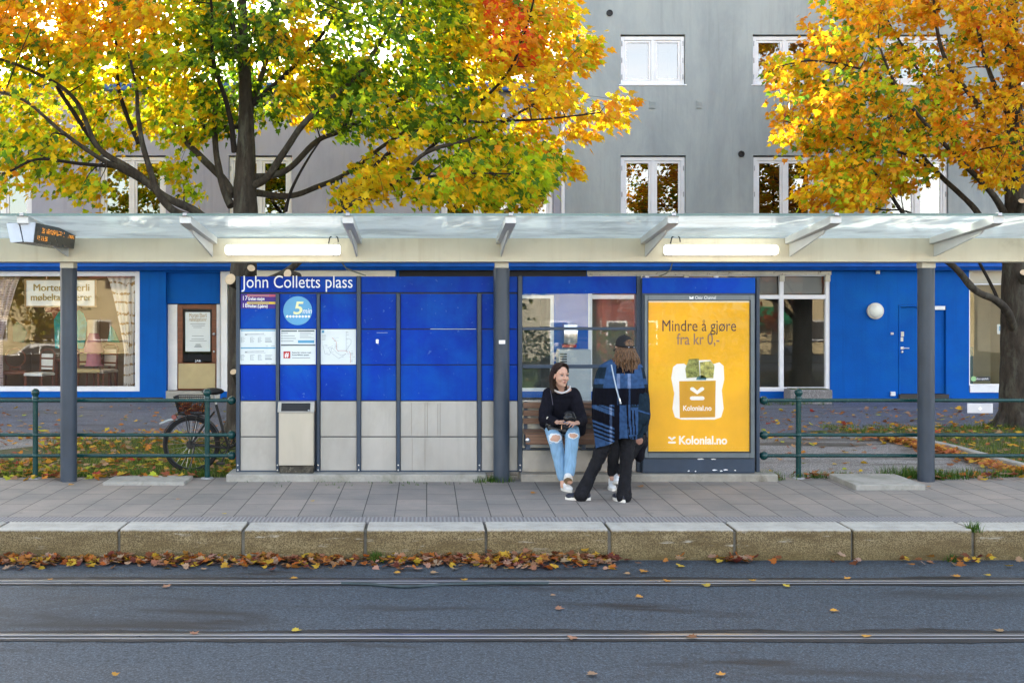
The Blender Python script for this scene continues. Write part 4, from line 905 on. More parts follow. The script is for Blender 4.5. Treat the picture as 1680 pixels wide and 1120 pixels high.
for k in range(70):
    bx, by = rr_.choice([(568, rr_.uniform(543, 575)), (rr_.uniform(530, 545), rr_.uniform(564, 582)), (rr_.uniform(546, 553), rr_.uniform(553, 572)), (575, rr_.uniform(576, 595)), (rr_.uniform(552, 578), rr_.uniform(574, 588))]); q.box(px2(bx+.6), px2(bx+rr_.uniform(2, 5)), fy-.0012, fy-.0004, pz2(by+.3), pz2(by))
for k in range(5): q.box(px2(528), px2(528+rr_.uniform(3, 8)), fy-.0012, fy-.0004, pz2(549.5+k*2), pz2(549+k*2))
q.build('small_print', M['paper_line'], s_)
# scratches and a torn sticker on the blue panels
q = MB(); q.prism([(px2(617), pz2(563)), (px2(621), pz2(563.5)), (px2(621.5), pz2(557)), (px2(618.5), pz2(556)), (px2(616.5), pz2(557.5))], PY-.0065, PY-.0045, 'y'); q.build('torn_sticker', M['letter_white'], iw)
q = MB(); lines(q, [(706, 781, 539.3, 539.9), (618, 636, 545.4, 545.8)], PY-.0035); q.build('scratch', M['paper'], iw)
q = MB()
for x, t0, t1 in ((675, 660, 714), (697, 660, 714), (701, 660, 714), (718, 662, 714), (722, 660, 714), (676, 718, 772), (697, 718, 772)): lines(q, [(x, x+.45, t0, t1)], PY-.0035)
q.build('drip_streak', pbr('streak', (.2, .18, .14), .6), iw)

# litter bin set into the wall
lb = thing('litter_bin', (px2(489), PY-.1, .08), 'built-in brushed steel litter bin with a dark slot under the timetables', 'litter bin')
bx0, bx1 = px2(458.2), px2(517.6); by = PY - .16
q = MB(); q.box(bx0+.012, bx1-.006, by+.015, PY+.02, .17, pz2(674.5)); q.build('door', M['bin_steel'], lb, bevel=.008)
q = MB(); q.prism([(by, pz2(674)), (by+.06, pz2(657.5)), (PY+.02, pz2(656.8)), (PY+.02, pz2(674))], bx0, bx1); hd = q.build('hood', M['bin_steel'], lb, bevel=.005)
q = MB(); f0, f1 = .14, .86
def hp_(u, s): return (bx0+.04+u*(bx1-bx0-.085), by+.06*s-.003, pz2(674)+(pz2(657.5)-pz2(674))*s)
q.add([hp_(0, .12), hp_(1, .12), hp_(1, .88), hp_(0, .88)], [(0,1,2,3)]); q.build('slot', M['dark'], hd)
q = MB(); q.ball((px2(509), by+.0, pz2(671)), .012); q.build('lock', M['steel'], hd)
q = MB(); q.box(bx0+.02, bx1-.012, by+.03, PY+.02, .085, .166); q.build('base', pbr('bin_base', (.045, .04, .03), .8, var=.4, scale=12, stain=(.2, .18, .14), stain_lo=.55, stain_hi=.7, stain_scale=9), lb, bevel=.004)

# ================================================================== GLAZED BAY WITH BENCH
gb = thing('glazed_screen', (px2(950), PY, 0), 'glazed shelter bay in slate frames behind the bench, topped by a blue panel', 'screen')
q = MB(); q.box(px2(852), px2(1268), PY-.2, PY+.25, -.02, .083); q.build('plinth', pbr('plinth_worn', (.3, .28, .24), .9, var=.2, scale=5, bump=.5, bscale=80, stain=(.1, .085, .06), stain_lo=.55, stain_hi=.75, stain_scale=3), gb, bevel=.02)
q = MB(); q.box(px2(1044), px2(1051), PY-.035, PY+.14, .084, pz2(453)); q.build('mullion', M['frame_slate'], gb, bevel=.004)
for t0, t1 in ((536.5, 541.5), (598, 604), (735, 738)):
    q = MB(); q.box(px2(857), px2(1043.6), PY-.01, PY+.05, pz2(t1), pz2(t0)); q.build('transom', M['frame_slate'], gb, bevel=.004)
q = MB(); q.box(px2(857), px2(1043.6), PY-.012, PY+.05, pz2(481.5), pz2(453.5)); q.build('header_panel', M['panel_blue'], gb, bevel=.004)
for t0, t1 in ((482, 536), (542, 597.6), (604.4, 656)):
    q = MB(); q.quad((px2(857), PY+.02, pz2(t1)), (px2(1043.6), PY+.02, pz2(t1)), (px2(1043.6), PY+.02, pz2(t0)), (px2(857), PY+.02, pz2(t0))); q.build('pane', M['glass_clear'], gb)
q = MB(); q.box(px2(857), px2(1043.6), PY+.003, PY+.04, pz2(774.5), pz2(738.4)); q.box(px2(857), px2(1043.6), PY+.003, PY+.04, pz2(734.6), pz2(656.5)); q.build('lower_panel', pbr('mirror_steel', (.6, .58, .54), .22, metal=.7, var=.15, scale=2.5), gb, bevel=.003)
bn_ = thing('bench', (px2(950), PY-.2, .5), 'brown slatted wooden bench fixed to the glazed screen', 'bench')
bx0, bx1 = px2(857.5), px2(1042)
for t0, t1 in ((659, 668.5), (672, 681), (685, 694)):
    q = MB(); q.box(bx0, bx1, PY-.075, PY-.045, pz2(t1), pz2(t0)); q.build('back_slat', M['bench_wood'], bn_, bevel=.006)
for k, (a, b_) in enumerate(((-.13, -.055), (-.225, -.14), (-.32, -.235))):
    q = MB(); q.box(bx0, bx1, PY+a, PY+b_, .535-.004*k, .57-.004*k); q.build('seat_slat', M['bench_wood'], bn_, bevel=.006)
q = MB(); SF = PY - .42; q.box(bx0, bx1-.0, SF, SF+.09, .44, .55); q.build('front_rail', M['bench_wood'], bn_, bevel=.01)
for p in (866, 1036): q = MB(); q.lathe([(.001, -.006), (.02, -.005), (.026, 0)], (xx(p, SF), SF-.001, .487), 16, axis='y'); q.build('bolt', M['steel'], bn_)
for p in (862, 950, 1038):
    q = MB(); q.box(px2(p)-.02, px2(p)+.02, SF+.03, PY-.001, .38, .435); q.box(px2(p)-.02, px2(p)+.02, PY-.044, PY-.001, .436, pz2(658)); q.build('bracket', M['frame_slate'], bn_)

# ================================================================== ADVERTISING CASE
ac = thing('advertising_case', (px2(1148), PY, 0), 'illuminated advertising case with an orange-yellow poster in a slate frame', 'advertising case')
AY = PY - .13; ax = lambda p: xx(p, AY); az = lambda p: zz(p, AY)
q = MB(); q.box(ax(1054), ax(1238.5), AY+.002, PY+.14, az(776), az(456)); q.build('cabinet', M['frame_slate'], ac, bevel=.006)
q = MB(); q.box(ax(1053.5), ax(1239), AY-.006, AY+.001, az(481), az(455.5)); q.build('header_panel', M['panel_blue'], ac, bevel=.004)
q = MB(); q.box(ax(1055), ax(1238), AY-.004, AY+.0015, az(774), az(752)); kp = q.build('kick_panel', M['frame_slate'], ac, bevel=.004)
q = MB(); rr_ = random.Random(6)
for cx, cy, w_ in ((1172, 770.5, 5), (1190, 770, 4), (1183, 771.8, 3), (1206, 771, 2), (1150, 752.5, 7), (1170, 752.8, 5), (1130, 772, 2), (1141, 772.5, 1.5)):
    n = 9; q.prism([(ax(cx + w_*math.cos(2*math.pi*k/n)*rr_.uniform(.5, 1.2)), az(cy + .9*math.sin(2*math.pi*k/n)*rr_.uniform(.5, 1.6))) for k in range(n)], AY-.0048, AY-.0043, 'y')
q.build('chipped_paint', M['letter_white'], kp)
fr = MB(); a, b_, c_, d_ = ax(1057), ax(1237), az(750.5), az(484)
i0, i1, j0, j1 = ax(1063), ax(1229), az(740), az(493.5)
fr.box(a, i0-.0, AY-.03, AY+.001, c_, d_); fr.box(i1, b_, AY-.03, AY+.001, c_, d_); fr.box(i0, i1, AY-.03, AY+.001, j1, d_); fr.box(i0, i1, AY-.03, AY+.001, c_, j0)
fo = fr.build('door_frame', pbr('frame_grey', (.14, .17, .19), .35, metal=.3, var=.1), ac, bevel=.006)
q = MB(); fr2 = (ax(1061.5), ax(1230.5), az(742), az(492)); 
for (e, f_, g_, h) in ((fr2[0], i0, fr2[2], fr2[3]), (i1, fr2[1], fr2[2], fr2[3]), (i0, i1, fr2[2], j0), (i0, i1, j1, fr2[3])): q.box(e, f_, AY-.0325, AY-.0305, g_, h)
q.build('gasket', M['dark'], fo)
q = MB(); text_mb('Clear Channel', .05, (ax(1139), AY-.0312, az(490.6)), q, width=ax(1173)-ax(1139))
q.prism([(ax(1130), az(486)), (ax(1133), az(488)), (ax(1136.5), az(485.8)), (ax(1136.5), az(490.5)), (ax(1130), az(490.5))], AY-.0325, AY-.0312, 'y'); q.build('lettering', M['letter_white'], fo)
# the poster
def poster_mat(name, col, e, var=.08):
    return pbr(name, col, .55, var=var, scale=1.6, emit=e)
pY = AY - .004
q = MB(); q.quad((i0, pY, j0), (i1, pY, j0), (i1, pY, j1), (i0, pY, j1)); po = q.build('poster', poster_mat('poster_yellow', (.80, .46, .015), .05), ac)
q = MB(); q.quad((i0, pY-.0005, az(496)), (i1, pY-.0005, az(496)), (i1, pY-.0005, j1), (i0, pY-.0005, j1)); q.build('white_margin', poster_mat('poster_white_edge', (.8, .75, .6), .08), po)
aubergine = pbr('aubergine', (.06, .03, .07), .6); mauve = pbr('mauve_ink', (.33, .22, .2), .6)
q = MB(); text_mb('Mindre å gjøre', .18, (ax(1085), pY-.001, az(543)), q, width=ax(1206)-ax(1085)); q.build('lettering', aubergine, po)
q = MB(); text_mb('fra kr 0,-', .18, (ax(1110), pY-.001, az(565)), q, width=ax(1180)-ax(1110), offset=.0012); q.build('lettering', mauve, po)
whit = poster_mat('poster_white', (.8, .8, .78), .06, .03); orange = poster_mat('poster_orange', (.66, .36, .02), .04)
def wob(pts): return [(ax(a), az(b_)) for a, b_ in pts]
q = MB(); q.prism(wob([(1104, 602), (1110, 597), (1122, 596), (1127, 600), (1130, 591), (1165, 590), (1170, 597), (1180, 594), (1187, 600), (1188, 622), (1184, 640), (1187, 670), (1183, 684), (1172, 688), (1118, 688), (1107, 684), (1103, 670), (1106, 645), (1101, 620)]), pY-.002, pY-.001, 'y'); bag = q.build('bag_picture', whit, po)
q = MB(); q.prism(wob([(1114, 625), (1174, 624), (1173, 684), (1115, 685)]), pY-.0035, pY-.0022, 'y'); q.build('bag_label', orange, po)
for cols_, pts in (((.5, .52, .16), [(1124, 605), (1130, 589), (1146, 588), (1148, 618), (1126, 620)]), ((.66, .62, .2), [(1148, 594), (1166, 592), (1172, 600), (1170, 620), (1149, 620)]), ((.1, .3, .42), [(1143, 618), (1152, 615), (1159, 619), (1158, 623), (1142, 623)])):
    q = MB(); q.prism(wob(pts), pY-.0032, pY-.0024, 'y'); q.build('grocery_picture', pbr('grocery', cols_, .6, var=.5, scale=22), po)
q = MB()
def logo(q, cx, cy, s, y):
    # chevron with round ends above a bar
    for sx in (-1, 1):
        pts = [(cx + sx*a*s, cy + b_*s) for a, b_ in ((0, 4.2), (-.0, -.6), (5.2, -6.4), (9.2, -6.6), (11, -4.2), (10.4, -1.8))]
        q.prism([(ax(a), az(b_)) for a, b_ in ([(cx, cy+4.4*s), (cx, cy-1.6*s), (cx+sx*5.6*s, cy-6.6*s), (cx+sx*9*s, cy-7*s), (cx+sx*11*s, cy-5*s), (cx+sx*10.6*s, cy-2.6*s)])], y-.001, y, 'y')
    n = 8; h = 3.0 * s; L = 8.4 * s; bar = [(cx+L+h*math.cos(a), cy+10.4*s+h*math.sin(a)) for a in [-math.pi/2+math.pi*k/n for k in range(n+1)]] + [(cx-L-h*math.cos(a), cy+10.4*s-h*math.sin(a)) for a in [-math.pi/2+math.pi*k/n for k in range(n+1)]]
    q.prism([(ax(a), az(b_)) for a, b_ in bar], y-.001, y, 'y')
logo(q, 1143.5, 642, 1.05, pY-.0037); q.build('emblem', whit, po)
q = MB(); text_mb('Kolonial.no', .08, (ax(1120), pY-.0042, az(673)), q, width=ax(1166.5)-ax(1120), offset=.002); q.build('lettering', whit, po)
q = MB(); logo(q, 1102.2, 719.5, .56, pY-.0015); text_mb('Kolonial.no', .13, (ax(1113), pY-.002, az(728)), q, width=ax(1192)-ax(1113), offset=.004); q.build('lettering', whit, po)
q = MB(); q.quad((i0, AY-.022, j0), (i1, AY-.022, j0), (i1, AY-.0222, j1), (i0, AY-.0222, j1)); q.build('glass', M['glass_case'], ac)
q = MB(); q.box(px2(1239.5), px2(1245), PY-.035, PY+.14, .084, pz2(455)); q.build('mullion', M['frame_slate'], ac, bevel=.004)

# ================================================================== FENCES
FN = 12.8
def fence(xs, x0, x1, label, ends):
    t = thing('railing_fence', (xs[0], FN, 0), label, 'fence', 'green tube railings behind the platform')
    rz_ = [zz(656.5, FN), zz(713, FN), zz(747, FN)]
    for x in xs:
        q = MB(); q.tube([(x, FN, -.03), (x, FN, .93)], .03, 16); p = q.build('post', M['rail_green'], t)
        q = MB(); q.ball((x, FN, .972), .047, 18); q.lathe([(.03, .9), (.038, .905), (.038, .925), (.03, .935)], (x, FN, 0), 16)
        for z in rz_: q.ball((x, FN, z), .037, 14, sc=(1.1, 1, .95))
        q.build('finial', M['rail_green'], p)
        q = MB(); q.lathe([(.03, .012), (.07, .008), (.075, -.02)], (x, FN, 0), 18); q.build('foot', M['zinc'], p)
    for z in rz_:
        q = MB(); q.tube([(x0, FN, z), (x1, FN, z)], .0215, 14); r_ = q.build('rail', M['rail_green'], t)
        for e in ends:
            q = MB(); q.ball((e, FN, z), .05, 18); q.build('end_ball', M['rail_green'], r_)
lx = xx(380, FN)
fence([xx(340, FN), xx(58, FN), xx(58, FN)-1.95, xx(58, FN)-3.9], -12, lx-.03, 'dark green tube railing with ball ends at the platform edge, beside the bicycle', [lx])
rx_ = xx(1253, FN)
fence([xx(1310, FN), xx(1310, FN)+3.9, xx(1310, FN)+7.8], rx_+.03, 13, 'scuffed dark green tube railing with ball ends beyond the advertising case', [rx_])
q = MB(); q.box(xx(1585, FN), xx(1627, FN), FN-.03, FN-.022, zz(677, FN), zz(661, FN)); pl = q.build('hanging_sign', pbr('plate_white', (.55, .55, .58), .4), None, bevel=.008); tag(pl, 'small pale plate with a diamond mark hanging from the railing top rail', 'sign')
q = MB(); cx, cz = xx(1606, FN), zz(669.5, FN); q.prism([(cx-.024, cz), (cx, cz-.022), (cx+.024, cz), (cx, cz+.022)], FN-.0325, FN-.0305, 'y'); q.build('diamond_mark', M['letter_white'], pl)
# concrete slabs at the back of the platform
q = MB(); A = [(1402, 802), (1519, 802)]; y0s, y1s = 11.98, 12.78
x0s, x1s = xx(1404, y0s), xx(1519, y0s)
q.box(x0s, x1s, y0s, y1s, -.02, .058); o = q.build('concrete_slab', M['concrete'], None, bevel=.012); tag(o, 'thick concrete slab lying on the platform between the railing post and slate post', 'slab', 'concrete slabs')
q = MB(); q.box(xx(168, 12.3), xx(302, 12.3), 12.3, 12.79, -.02, .035); o = q.build('concrete_slab', M['concrete'], None, bevel=.012); tag(o, 'low concrete slab lying before the grass between the slate post and bicycle', 'slab', 'concrete slabs')

# ================================================================== BICYCLE
BKY = 13.2; bk = at(314, 735, BKY); wr = .335; bz = wr + .0
bt = thing('bicycle', (bk.x, BKY, 0), 'black bicycle with a rear basket parked behind the green railing', 'bicycle')
def wheel(cx):
    q = MB(); q.tube([(cx + (wr-.02)*math.cos(a), BKY, bz + (wr-.02)*math.sin(a)) for a in [2*math.pi*k/48 for k in range(48)]], .021, 8, closed=True)
    w_ = q.build('wheel', pbr('tyre', (.012, .012, .013), .8), bt)
    q = MB(); q.tube([(cx + (wr-.048)*math.cos(a), BKY, bz + (wr-.048)*math.sin(a)) for a in [2*math.pi*k/48 for k in range(48)]], .011, 6, closed=True); q.build('rim', M['black_metal'], w_)
    q = MB()
    for k in range(28):
        a = 2*math.pi*k/28; a2 = a + (.5 if k % 2 else -.5)
        q.tube([(cx + .03*math.cos(a2), BKY + (.03 if k % 4 < 2 else -.03), bz + .03*math.sin(a2)), (cx + (wr-.055)*math.cos(a), BKY, bz + (wr-.055)*math.sin(a))], .0016, 4)
    q.build('spokes', M['steel'], w_)
    q = MB(); q.cyl((cx, BKY-.05, bz), (cx, BKY+.05, bz), .032, 12); q.lathe([(.001, -.02), (.05, -.018), (.05, .0)], (cx, BKY-.03, bz), 20, axis='y'); q.build('hub', M['black_metal'], w_)
wheel(bk.x); wheel(bk.x + 1.08)
T = lambda pts, r_, name, mat=M['black_metal'], par=bt, n=10: (lambda q: (q.tube([(bk.x + a, BKY + c_, b_) for a, c_, b_ in pts], r_, n), q.build(name, mat, par))[1])(MB())
q = MB()
def fr_(pts, r_): q.tube([(bk.x + a, BKY + c_, b_) for a, c_, b_ in pts], r_, 10)
for s in (-.05, .05):
    fr_([(0, s, bz), (.22, s, bz-.02), (.44, s*.6, bz-.045)], .012); fr_([(0, s, bz), (.14, s*.7, .55), (.27, s*.3, .72)], .010)
fr_([(.44, 0, bz-.045), (.37, 0, .5), (.29, 0, .8)], .017); fr_([(.44, 0, bz-.045), (.66, 0, .42), (.86, 0, .72), (.9, 0, .86)], .02); fr_([(.88, 0, .82), (.93, 0, .72), (1.08, 0, bz)], .016)
q.build('frame', M['black_metal'], bt)
q = MB(); fr_([(.29, 0, .8), (.265, 0, .93)], .014); q.build('seat_post', M['steel'], bt)
q = MB(); q.ball((bk.x+.25, BKY, .955), .1, 14, sc=(1.35, .8, .42)); q.build('saddle', M['dark'], bt)
q = MB(); fr_([(.9, 0, .86), (.88, 0, 1.0), (.86, -.15, 1.03), (.76, -.28, 1.0)], .012); fr_([(.88, 0, 1.0), (.86, .15, 1.03), (.76, .28, 1.0)], .012); q.build('handlebar', M['steel'], bt)
# mudguard
q = MB(); n = 26; vs = []
for k in range(n + 1):
    a = R(165 - 150 * k / n); r_ = wr + .022
    for s in (-.032, -.018, 0, .018, .032): vs.append((bk.x + (r_ - abs(s)*.35)*math.cos(a), BKY + s, bz + (r_ - abs(s)*.35)*math.sin(a)))
q.add(vs, [(k*5+j, k*5+j+1, (k+1)*5+j+1, (k+1)*5+j) for k in range(n) for j in range(4)], 0, True); q.build('mudguard', M['black_metal'], bt)
T([(-.37, 0, .575), (-.27, 0, .615), (-.16, 0, .635)], [.012, .016, .016], 'rear_reflector_arm', pbr('guard_grey', (.35, .4, .42), .4))
# carrier and basket
q = MB()
for s in (-.06, .06): fr_([(-.17, s, .69), (.2, s, .69)], .007); fr_([(.0, s, bz), (-.06, s, .69)], .006); fr_([(.0, s, bz), (.08, s, .69)], .006)
fr_([(-.17, -.06, .69), (-.17, .06, .69)], .007); q.build('carrier', M['black_metal'], bt)
q = MB(); n = 14
def bk_pt(u, v, side):
    w0, w1, d0, d1 = (-.13, .14, .10, .13) if v == 0 else (-.17, .19, .13, .16)
    return None
lo = [(-.13, -.1), (.14, -.1), (.14, .1), (-.13, .1)]; hi = [(-.18, -.135), (.19, -.135), (.19, .135), (-.18, .135)]
zl, zh = .705, .9
def ringpt(u, v):
    k = int(u) % 4; f_ = u - int(u); A0 = Vector(lo[k]).lerp(Vector(lo[(k+1) % 4]), f_); A1 = Vector(hi[k]).lerp(Vector(hi[(k+1) % 4]), f_); p = A0.lerp(A1, v)
    return (bk.x + p.x, BKY + p.y, zl + (zh - zl) * v)
for v in [k/8 for k in range(9)]: q.tube([ringpt(u/2, v) for u in range(8)], .004 if v < 1 else .007, 5, closed=True)
for k in range(56): q.tube([ringpt(k/14, 0), ringpt(k/14, 1)], .0022, 4)
for k in range(7): q.tube([(bk.x-.13+.27*k/6, BKY-.1, zl), (bk.x-.13+.27*k/6, BKY+.1, zl)], .0025, 4)
bs = q.build('basket', M['black_metal'], bt)
T([(-.2, -.02, .655), (-.2, .02, .655)], .03, 'tail_light', pbr('tail_light_red', (.3, .1, .09), .2))
q = MB(); cx = bk.x + .44; q.tube([(cx + .095*math.cos(a), BKY-.06, bz-.045 + .095*math.sin(a)) for a in [2*math.pi*k/32 for k in range(32)]], .007, 6, closed=True)
for k in range(5): a = 2*math.pi*k/5; q.tube([(cx, BKY-.06, bz-.045), (cx + .09*math.cos(a), BKY-.06, bz-.045 + .09*math.sin(a))], .008, 6)
q.tube([(cx, BKY-.075, bz-.045), (cx-.07, BKY-.08, bz-.2)], .01, 6); q.obox((cx-.075, BKY-.13, bz-.205), (.09, .08, .02)); q.tube([(cx, BKY+.06, bz-.045), (cx+.07, BKY+.08, bz+.11)], .01, 6)
q.build('crankset', M['black_metal'], bt)
T([(.03, -.055, bz+.03), (.44, -.06, bz+.05)], .006, 'chain', M['rail_rust'])
T([(.05, -.06, bz), (.02, -.09, .14), (-.02, -.12, .02)], .009, 'kickstand', M['black_metal'])
# ================================================================== TREES
leaf_m = attr_mat('maple_leaf', 'leafcol', 0.5, trans=0.56, spec=0.25)
dry_leaf_m = attr_mat('fallen_maple_leaf', 'leafcol', 0.7, trans=0.25, spec=0.2)
bark_m = pbr('maple_bark', (0.042, 0.033, 0.024), 0.95, var=0.4, scale=9, bump=1.0, bscale=38, stretch=(1.6, 1.6, 0.5), stain=(0.085, 0.082, 0.062), stain_lo=0.5, stain_hi=0.7, stain_scale=5)
twig_m = pbr('maple_twig', (0.018, 0.013, 0.01), 0.9, var=0.3, scale=12, bump=.6, bscale=60)
cut_m = pbr('cut_wood', (0.6, 0.46, 0.3), 0.8, var=0.1, scale=14)
# outline of one five-lobed maple leaf (stalk at the origin, tip along +y)
LEAF = [(0, .0), (.20, -.10), (.30, .06), (.50, .13), (.36, .30), (.42, .52), (.22, .50), (.12, .66), (0, 1.0),
        (-.12, .66), (-.22, .50), (-.42, .52), (-.36, .30), (-.50, .13), (-.30, .06), (-.20, -.10)]
LEAF_S = [(0, 0), (.28, -.04), (.5, .14), (.33, .28), (.4, .52), (.15, .56), (0, 1.0), (-.15, .56), (-.4, .52), (-.33, .28), (-.5, .14), (-.28, -.04)]
class Leaves:
    """many small leaf-shaped faces with one colour each"""
    def __init__(s, outline=LEAF_S): s.v = []; s.f = []; s.c = []; s.o = outline
    def leaf(s, p, size, ydir, nrm, col, fold=0.15, curl=0.0):
        y = ydir.normalized(); x = y.cross(nrm)
        if x.length < 1e-4: x = y.orthogonal()
        x.normalize(); z = x.cross(y); b = len(s.v); n = len(s.o)
        s.v.append(p + (y * .3 + z * (-.02)) * size)
        for a, c in s.o:
            s.v.append(p + (x * a + y * c + z * (abs(a) * fold + curl * (a * a + (c - .3) ** 2))) * size)
        for i in range(n): s.f.append((b, b + 1 + i, b + 1 + (i + 1) % n)); s.c.append(col)
    def build(s, name, mat, parent=None):
        me = bpy.data.meshes.new(name); me.from_pydata(s.v, [], s.f); me.materials.append(mat)
        at_ = me.attributes.new('leafcol', 'FLOAT_COLOR', 'FACE'); flat = []
        for c in s.c: flat += [c[0], c[1], c[2], 1]
        at_.data.foreach_set('color', flat)
        o = bpy.data.objects.new(name, me); COL.objects.link(o); set_parent(o, parent); return o
def inside_poly(x, y, poly):
    c = False; j = len(poly) - 1
    for i in range(len(poly)):
        xi, yi = poly[i]; xj, yj = poly[j]
        if (yi > y) != (yj > y) and x < (xj - xi) * (y - yi) / (yj - yi) + xi: c = not c
        j = i
    return c
def smooth_path(pts, n=6):
    """Catmull-Rom through the points"""
    out = []
    for i in range(len(pts) - 1):
        p0 = pts[max(0, i-1)]; p1 = pts[i]; p2 = pts[i+1]; p3 = pts[min(len(pts)-1, i+2)]
        for k in range(n):
            t = k / n; out.append(.5 * ((2*p1) + (p2-p0)*t + (2*p0-5*p1+4*p2-p3)*t*t + (3*p1-p0-3*p2+p3)*t**3))
    out.append(pts[-1]); return out
def lerp3(a, b, t): return tuple(x + (y - x) * t for x, y in zip(a, b))
YEL, LIME, ORG, GRN, RED, DGRN, GOLD = (.72, .50, .008), (.40, .50, .010), (.70, .27, .008), (.085, .18, .010), (.66, .075, .012), (.03, .075, .007), (.70, .38, .006)
def mixcol(rnd, weights):
    t = rnd.random() * sum(w for _, w in weights)
    for c, w in weights:
        t -= w
        if t <= 0: break
    k = rnd.uniform(.8, 1.15); return tuple(min(.95, max(.004, x * k * rnd.uniform(.9, 1.1))) for x in c)

def maple(label, Yt, trunk, limbs, regions, n_clusters, depth, colour, seed, base_z, leaf=(.07, .125), per=(24, 40), holes=(), thin=False):
    rnd = random.Random(seed)
    b0 = at(trunk[0][0], trunk[0][1], Yt)
    t = thing('maple_tree', (b0.x, Yt, base_z), label, 'tree')
    skel = []   # (point, radius, height along)
    tb = MB()
    def limb_path(pts, Ys, r0, r1, mb, n=14):
        P = smooth_path([at(p[0], p[1], y) for p, y in zip(pts, Ys)], 7)
        m_ = len(P); rad = []
        for i, p in enumerate(P):
            f = i / (m_ - 1); r_ = r0 + (r1 - r0) * f ** .8
            P[i] = p + Vector((noise.noise(p * 2.1), noise.noise(p * 2.1 + Vector((7, 0, 0))), noise.noise(p * 2.1 + Vector((0, 9, 0))))) * min(.05, r_ * .5)
            rad.append(r_ * (1 + .09 * noise.noise(p * 5)))
        mb.tube(P, rad, n)
        return P, rad
    P = smooth_path([at(p[0], p[1], Yt) for p in trunk], 8); rr_ = []
    tr = [p[2] for p in trunk]
    for i, p in enumerate(P):
        f = i / 8; k = min(len(tr) - 2, int(f)); rr_.append((tr[k] + (tr[k+1] - tr[k]) * (f - k)) * (1 + .06 * noise.noise(p * 4)))
    tb.tube(P, rr_, 22)
    # root flare
    for k in range(6):
        a = k * 1.05 + .3; d = Vector((math.cos(a), math.sin(a), 0)); g0 = Vector((b0.x, Yt, base_z))
        tb.tube([g0 + d * .45 + Vector((0, 0, -.06)), g0 + d * .26 + Vector((0, 0, .03)), g0 + d * .12 + Vector((0, 0, .35))], [.05, .1, .08], 8)
    for p, r_ in zip(P[6:], rr_[6:]): skel.append((p, r_, 0))
    tm = tb.build('trunk', bark_m, t)
    bb = MB()
    for pts, dY, r0, r1 in limbs:
        Ys = [Yt + dY * (i / (len(pts) - 1)) ** .8 for i in range(len(pts))]
        lm = MB(); PP, rad = limb_path(pts, Ys, r0, r1, lm, 10)
        lm.build('limb', twig_m if r0 < .05 else bark_m, tm)
        for i in range(len(PP)): skel.append((PP[i], rad[i], i / len(PP)))
    # crown: leaf sprays spread through the crown's volume, each joined by a twig to the nearest branch
    L = Leaves(); made = 0; tries = 0; cent = []
    tw = MB()
    while made < n_clusters and tries < n_clusters * 60:
        tries += 1
        poly, dens, dz = rnd.choices(regions, [r_[1] for r_ in regions])[0]
        xs = [p[0] for p in poly]; ys_ = [p[1] for p in poly]
        px, py = rnd.uniform(min(xs), max(xs)), rnd.uniform(min(ys_), max(ys_))
        if not inside_poly(px, py, poly): continue
        if any(((px-hx)/hr)**2 + ((py-hy)/(hr*.75))**2 < 1 and rnd.random() < hp for hx, hy, hr, hp in holes): continue
        u = rnd.uniform(-1, 1); Y = Yt + depth * u * abs(u) ** .3 + dz
        if thin and u < -.05 and px < 520 and py > 105 and rnd.random() < .62: continue
        c = at(px, py, Y)
        # ragged density in space so that gaps and clumps appear
        if noise.noise(c * .9 + Vector((seed, 0, 0))) < rnd.uniform(-.75, .05): continue
        made += 1; cent.append(c)
        best = None; bd = 1e9
        for p, r_, f in skel:
            d = (p - c).length + (.25 if f < .25 else 0) + max(0, p.z - c.z) * .3
            if d < bd: bd = d; best = p; br_ = r_
        if bd < 3.2:
            mid = best.lerp(c, .5) + Vector((rnd.uniform(-.12, .12), rnd.uniform(-.12, .12), rnd.uniform(-.02, .16))) * min(1.2, bd)
            q_ = smooth_path([best, mid, c], 4); r0 = min(br_ * .7, .009 + .008 * bd)
            tw.tube(q_, [r0 + (.003 - r0) * i / (len(q_)-1) for i in range(len(q_))], 5)
            for i in range(2, len(q_)): skel.append((q_[i], max(.004, r0 * (1 - i / len(q_))), .9))
        base = colour(px, py, u, rnd)
        out = Vector((c.x - b0.x, (c.y - Yt) * .8, 0)); out = out.normalized() if out.length > .05 else Vector((0, -1, 0))
        R0 = rnd.uniform(.17, .34)
        for k in range(rnd.randint(*per)):
            d = Vector((rnd.gauss(0, 1), rnd.gauss(0, 1), rnd.gauss(0, .55))); d *= R0 * rnd.uniform(.35, 1.0) / max(.3, d.length) 
            p = c + d; s_ = rnd.uniform(*leaf)
            yd = (d * .9 + out * .35 + Vector((rnd.uniform(-.5, .5), rnd.uniform(-.5, .5), rnd.uniform(-1.0, -.1))) * .55)
            nz = Vector((rnd.uniform(-.9, .9), rnd.uniform(-1.1, .5), rnd.uniform(.15, 1)))
            L.leaf(p, s_, yd, nz, mixcol(rnd, base), rnd.uniform(.05, .3), rnd.uniform(-.25, .05))
    tw.build('twig', twig_m, tm)
    L.build('crown', leaf_m, t)
    return t, tm

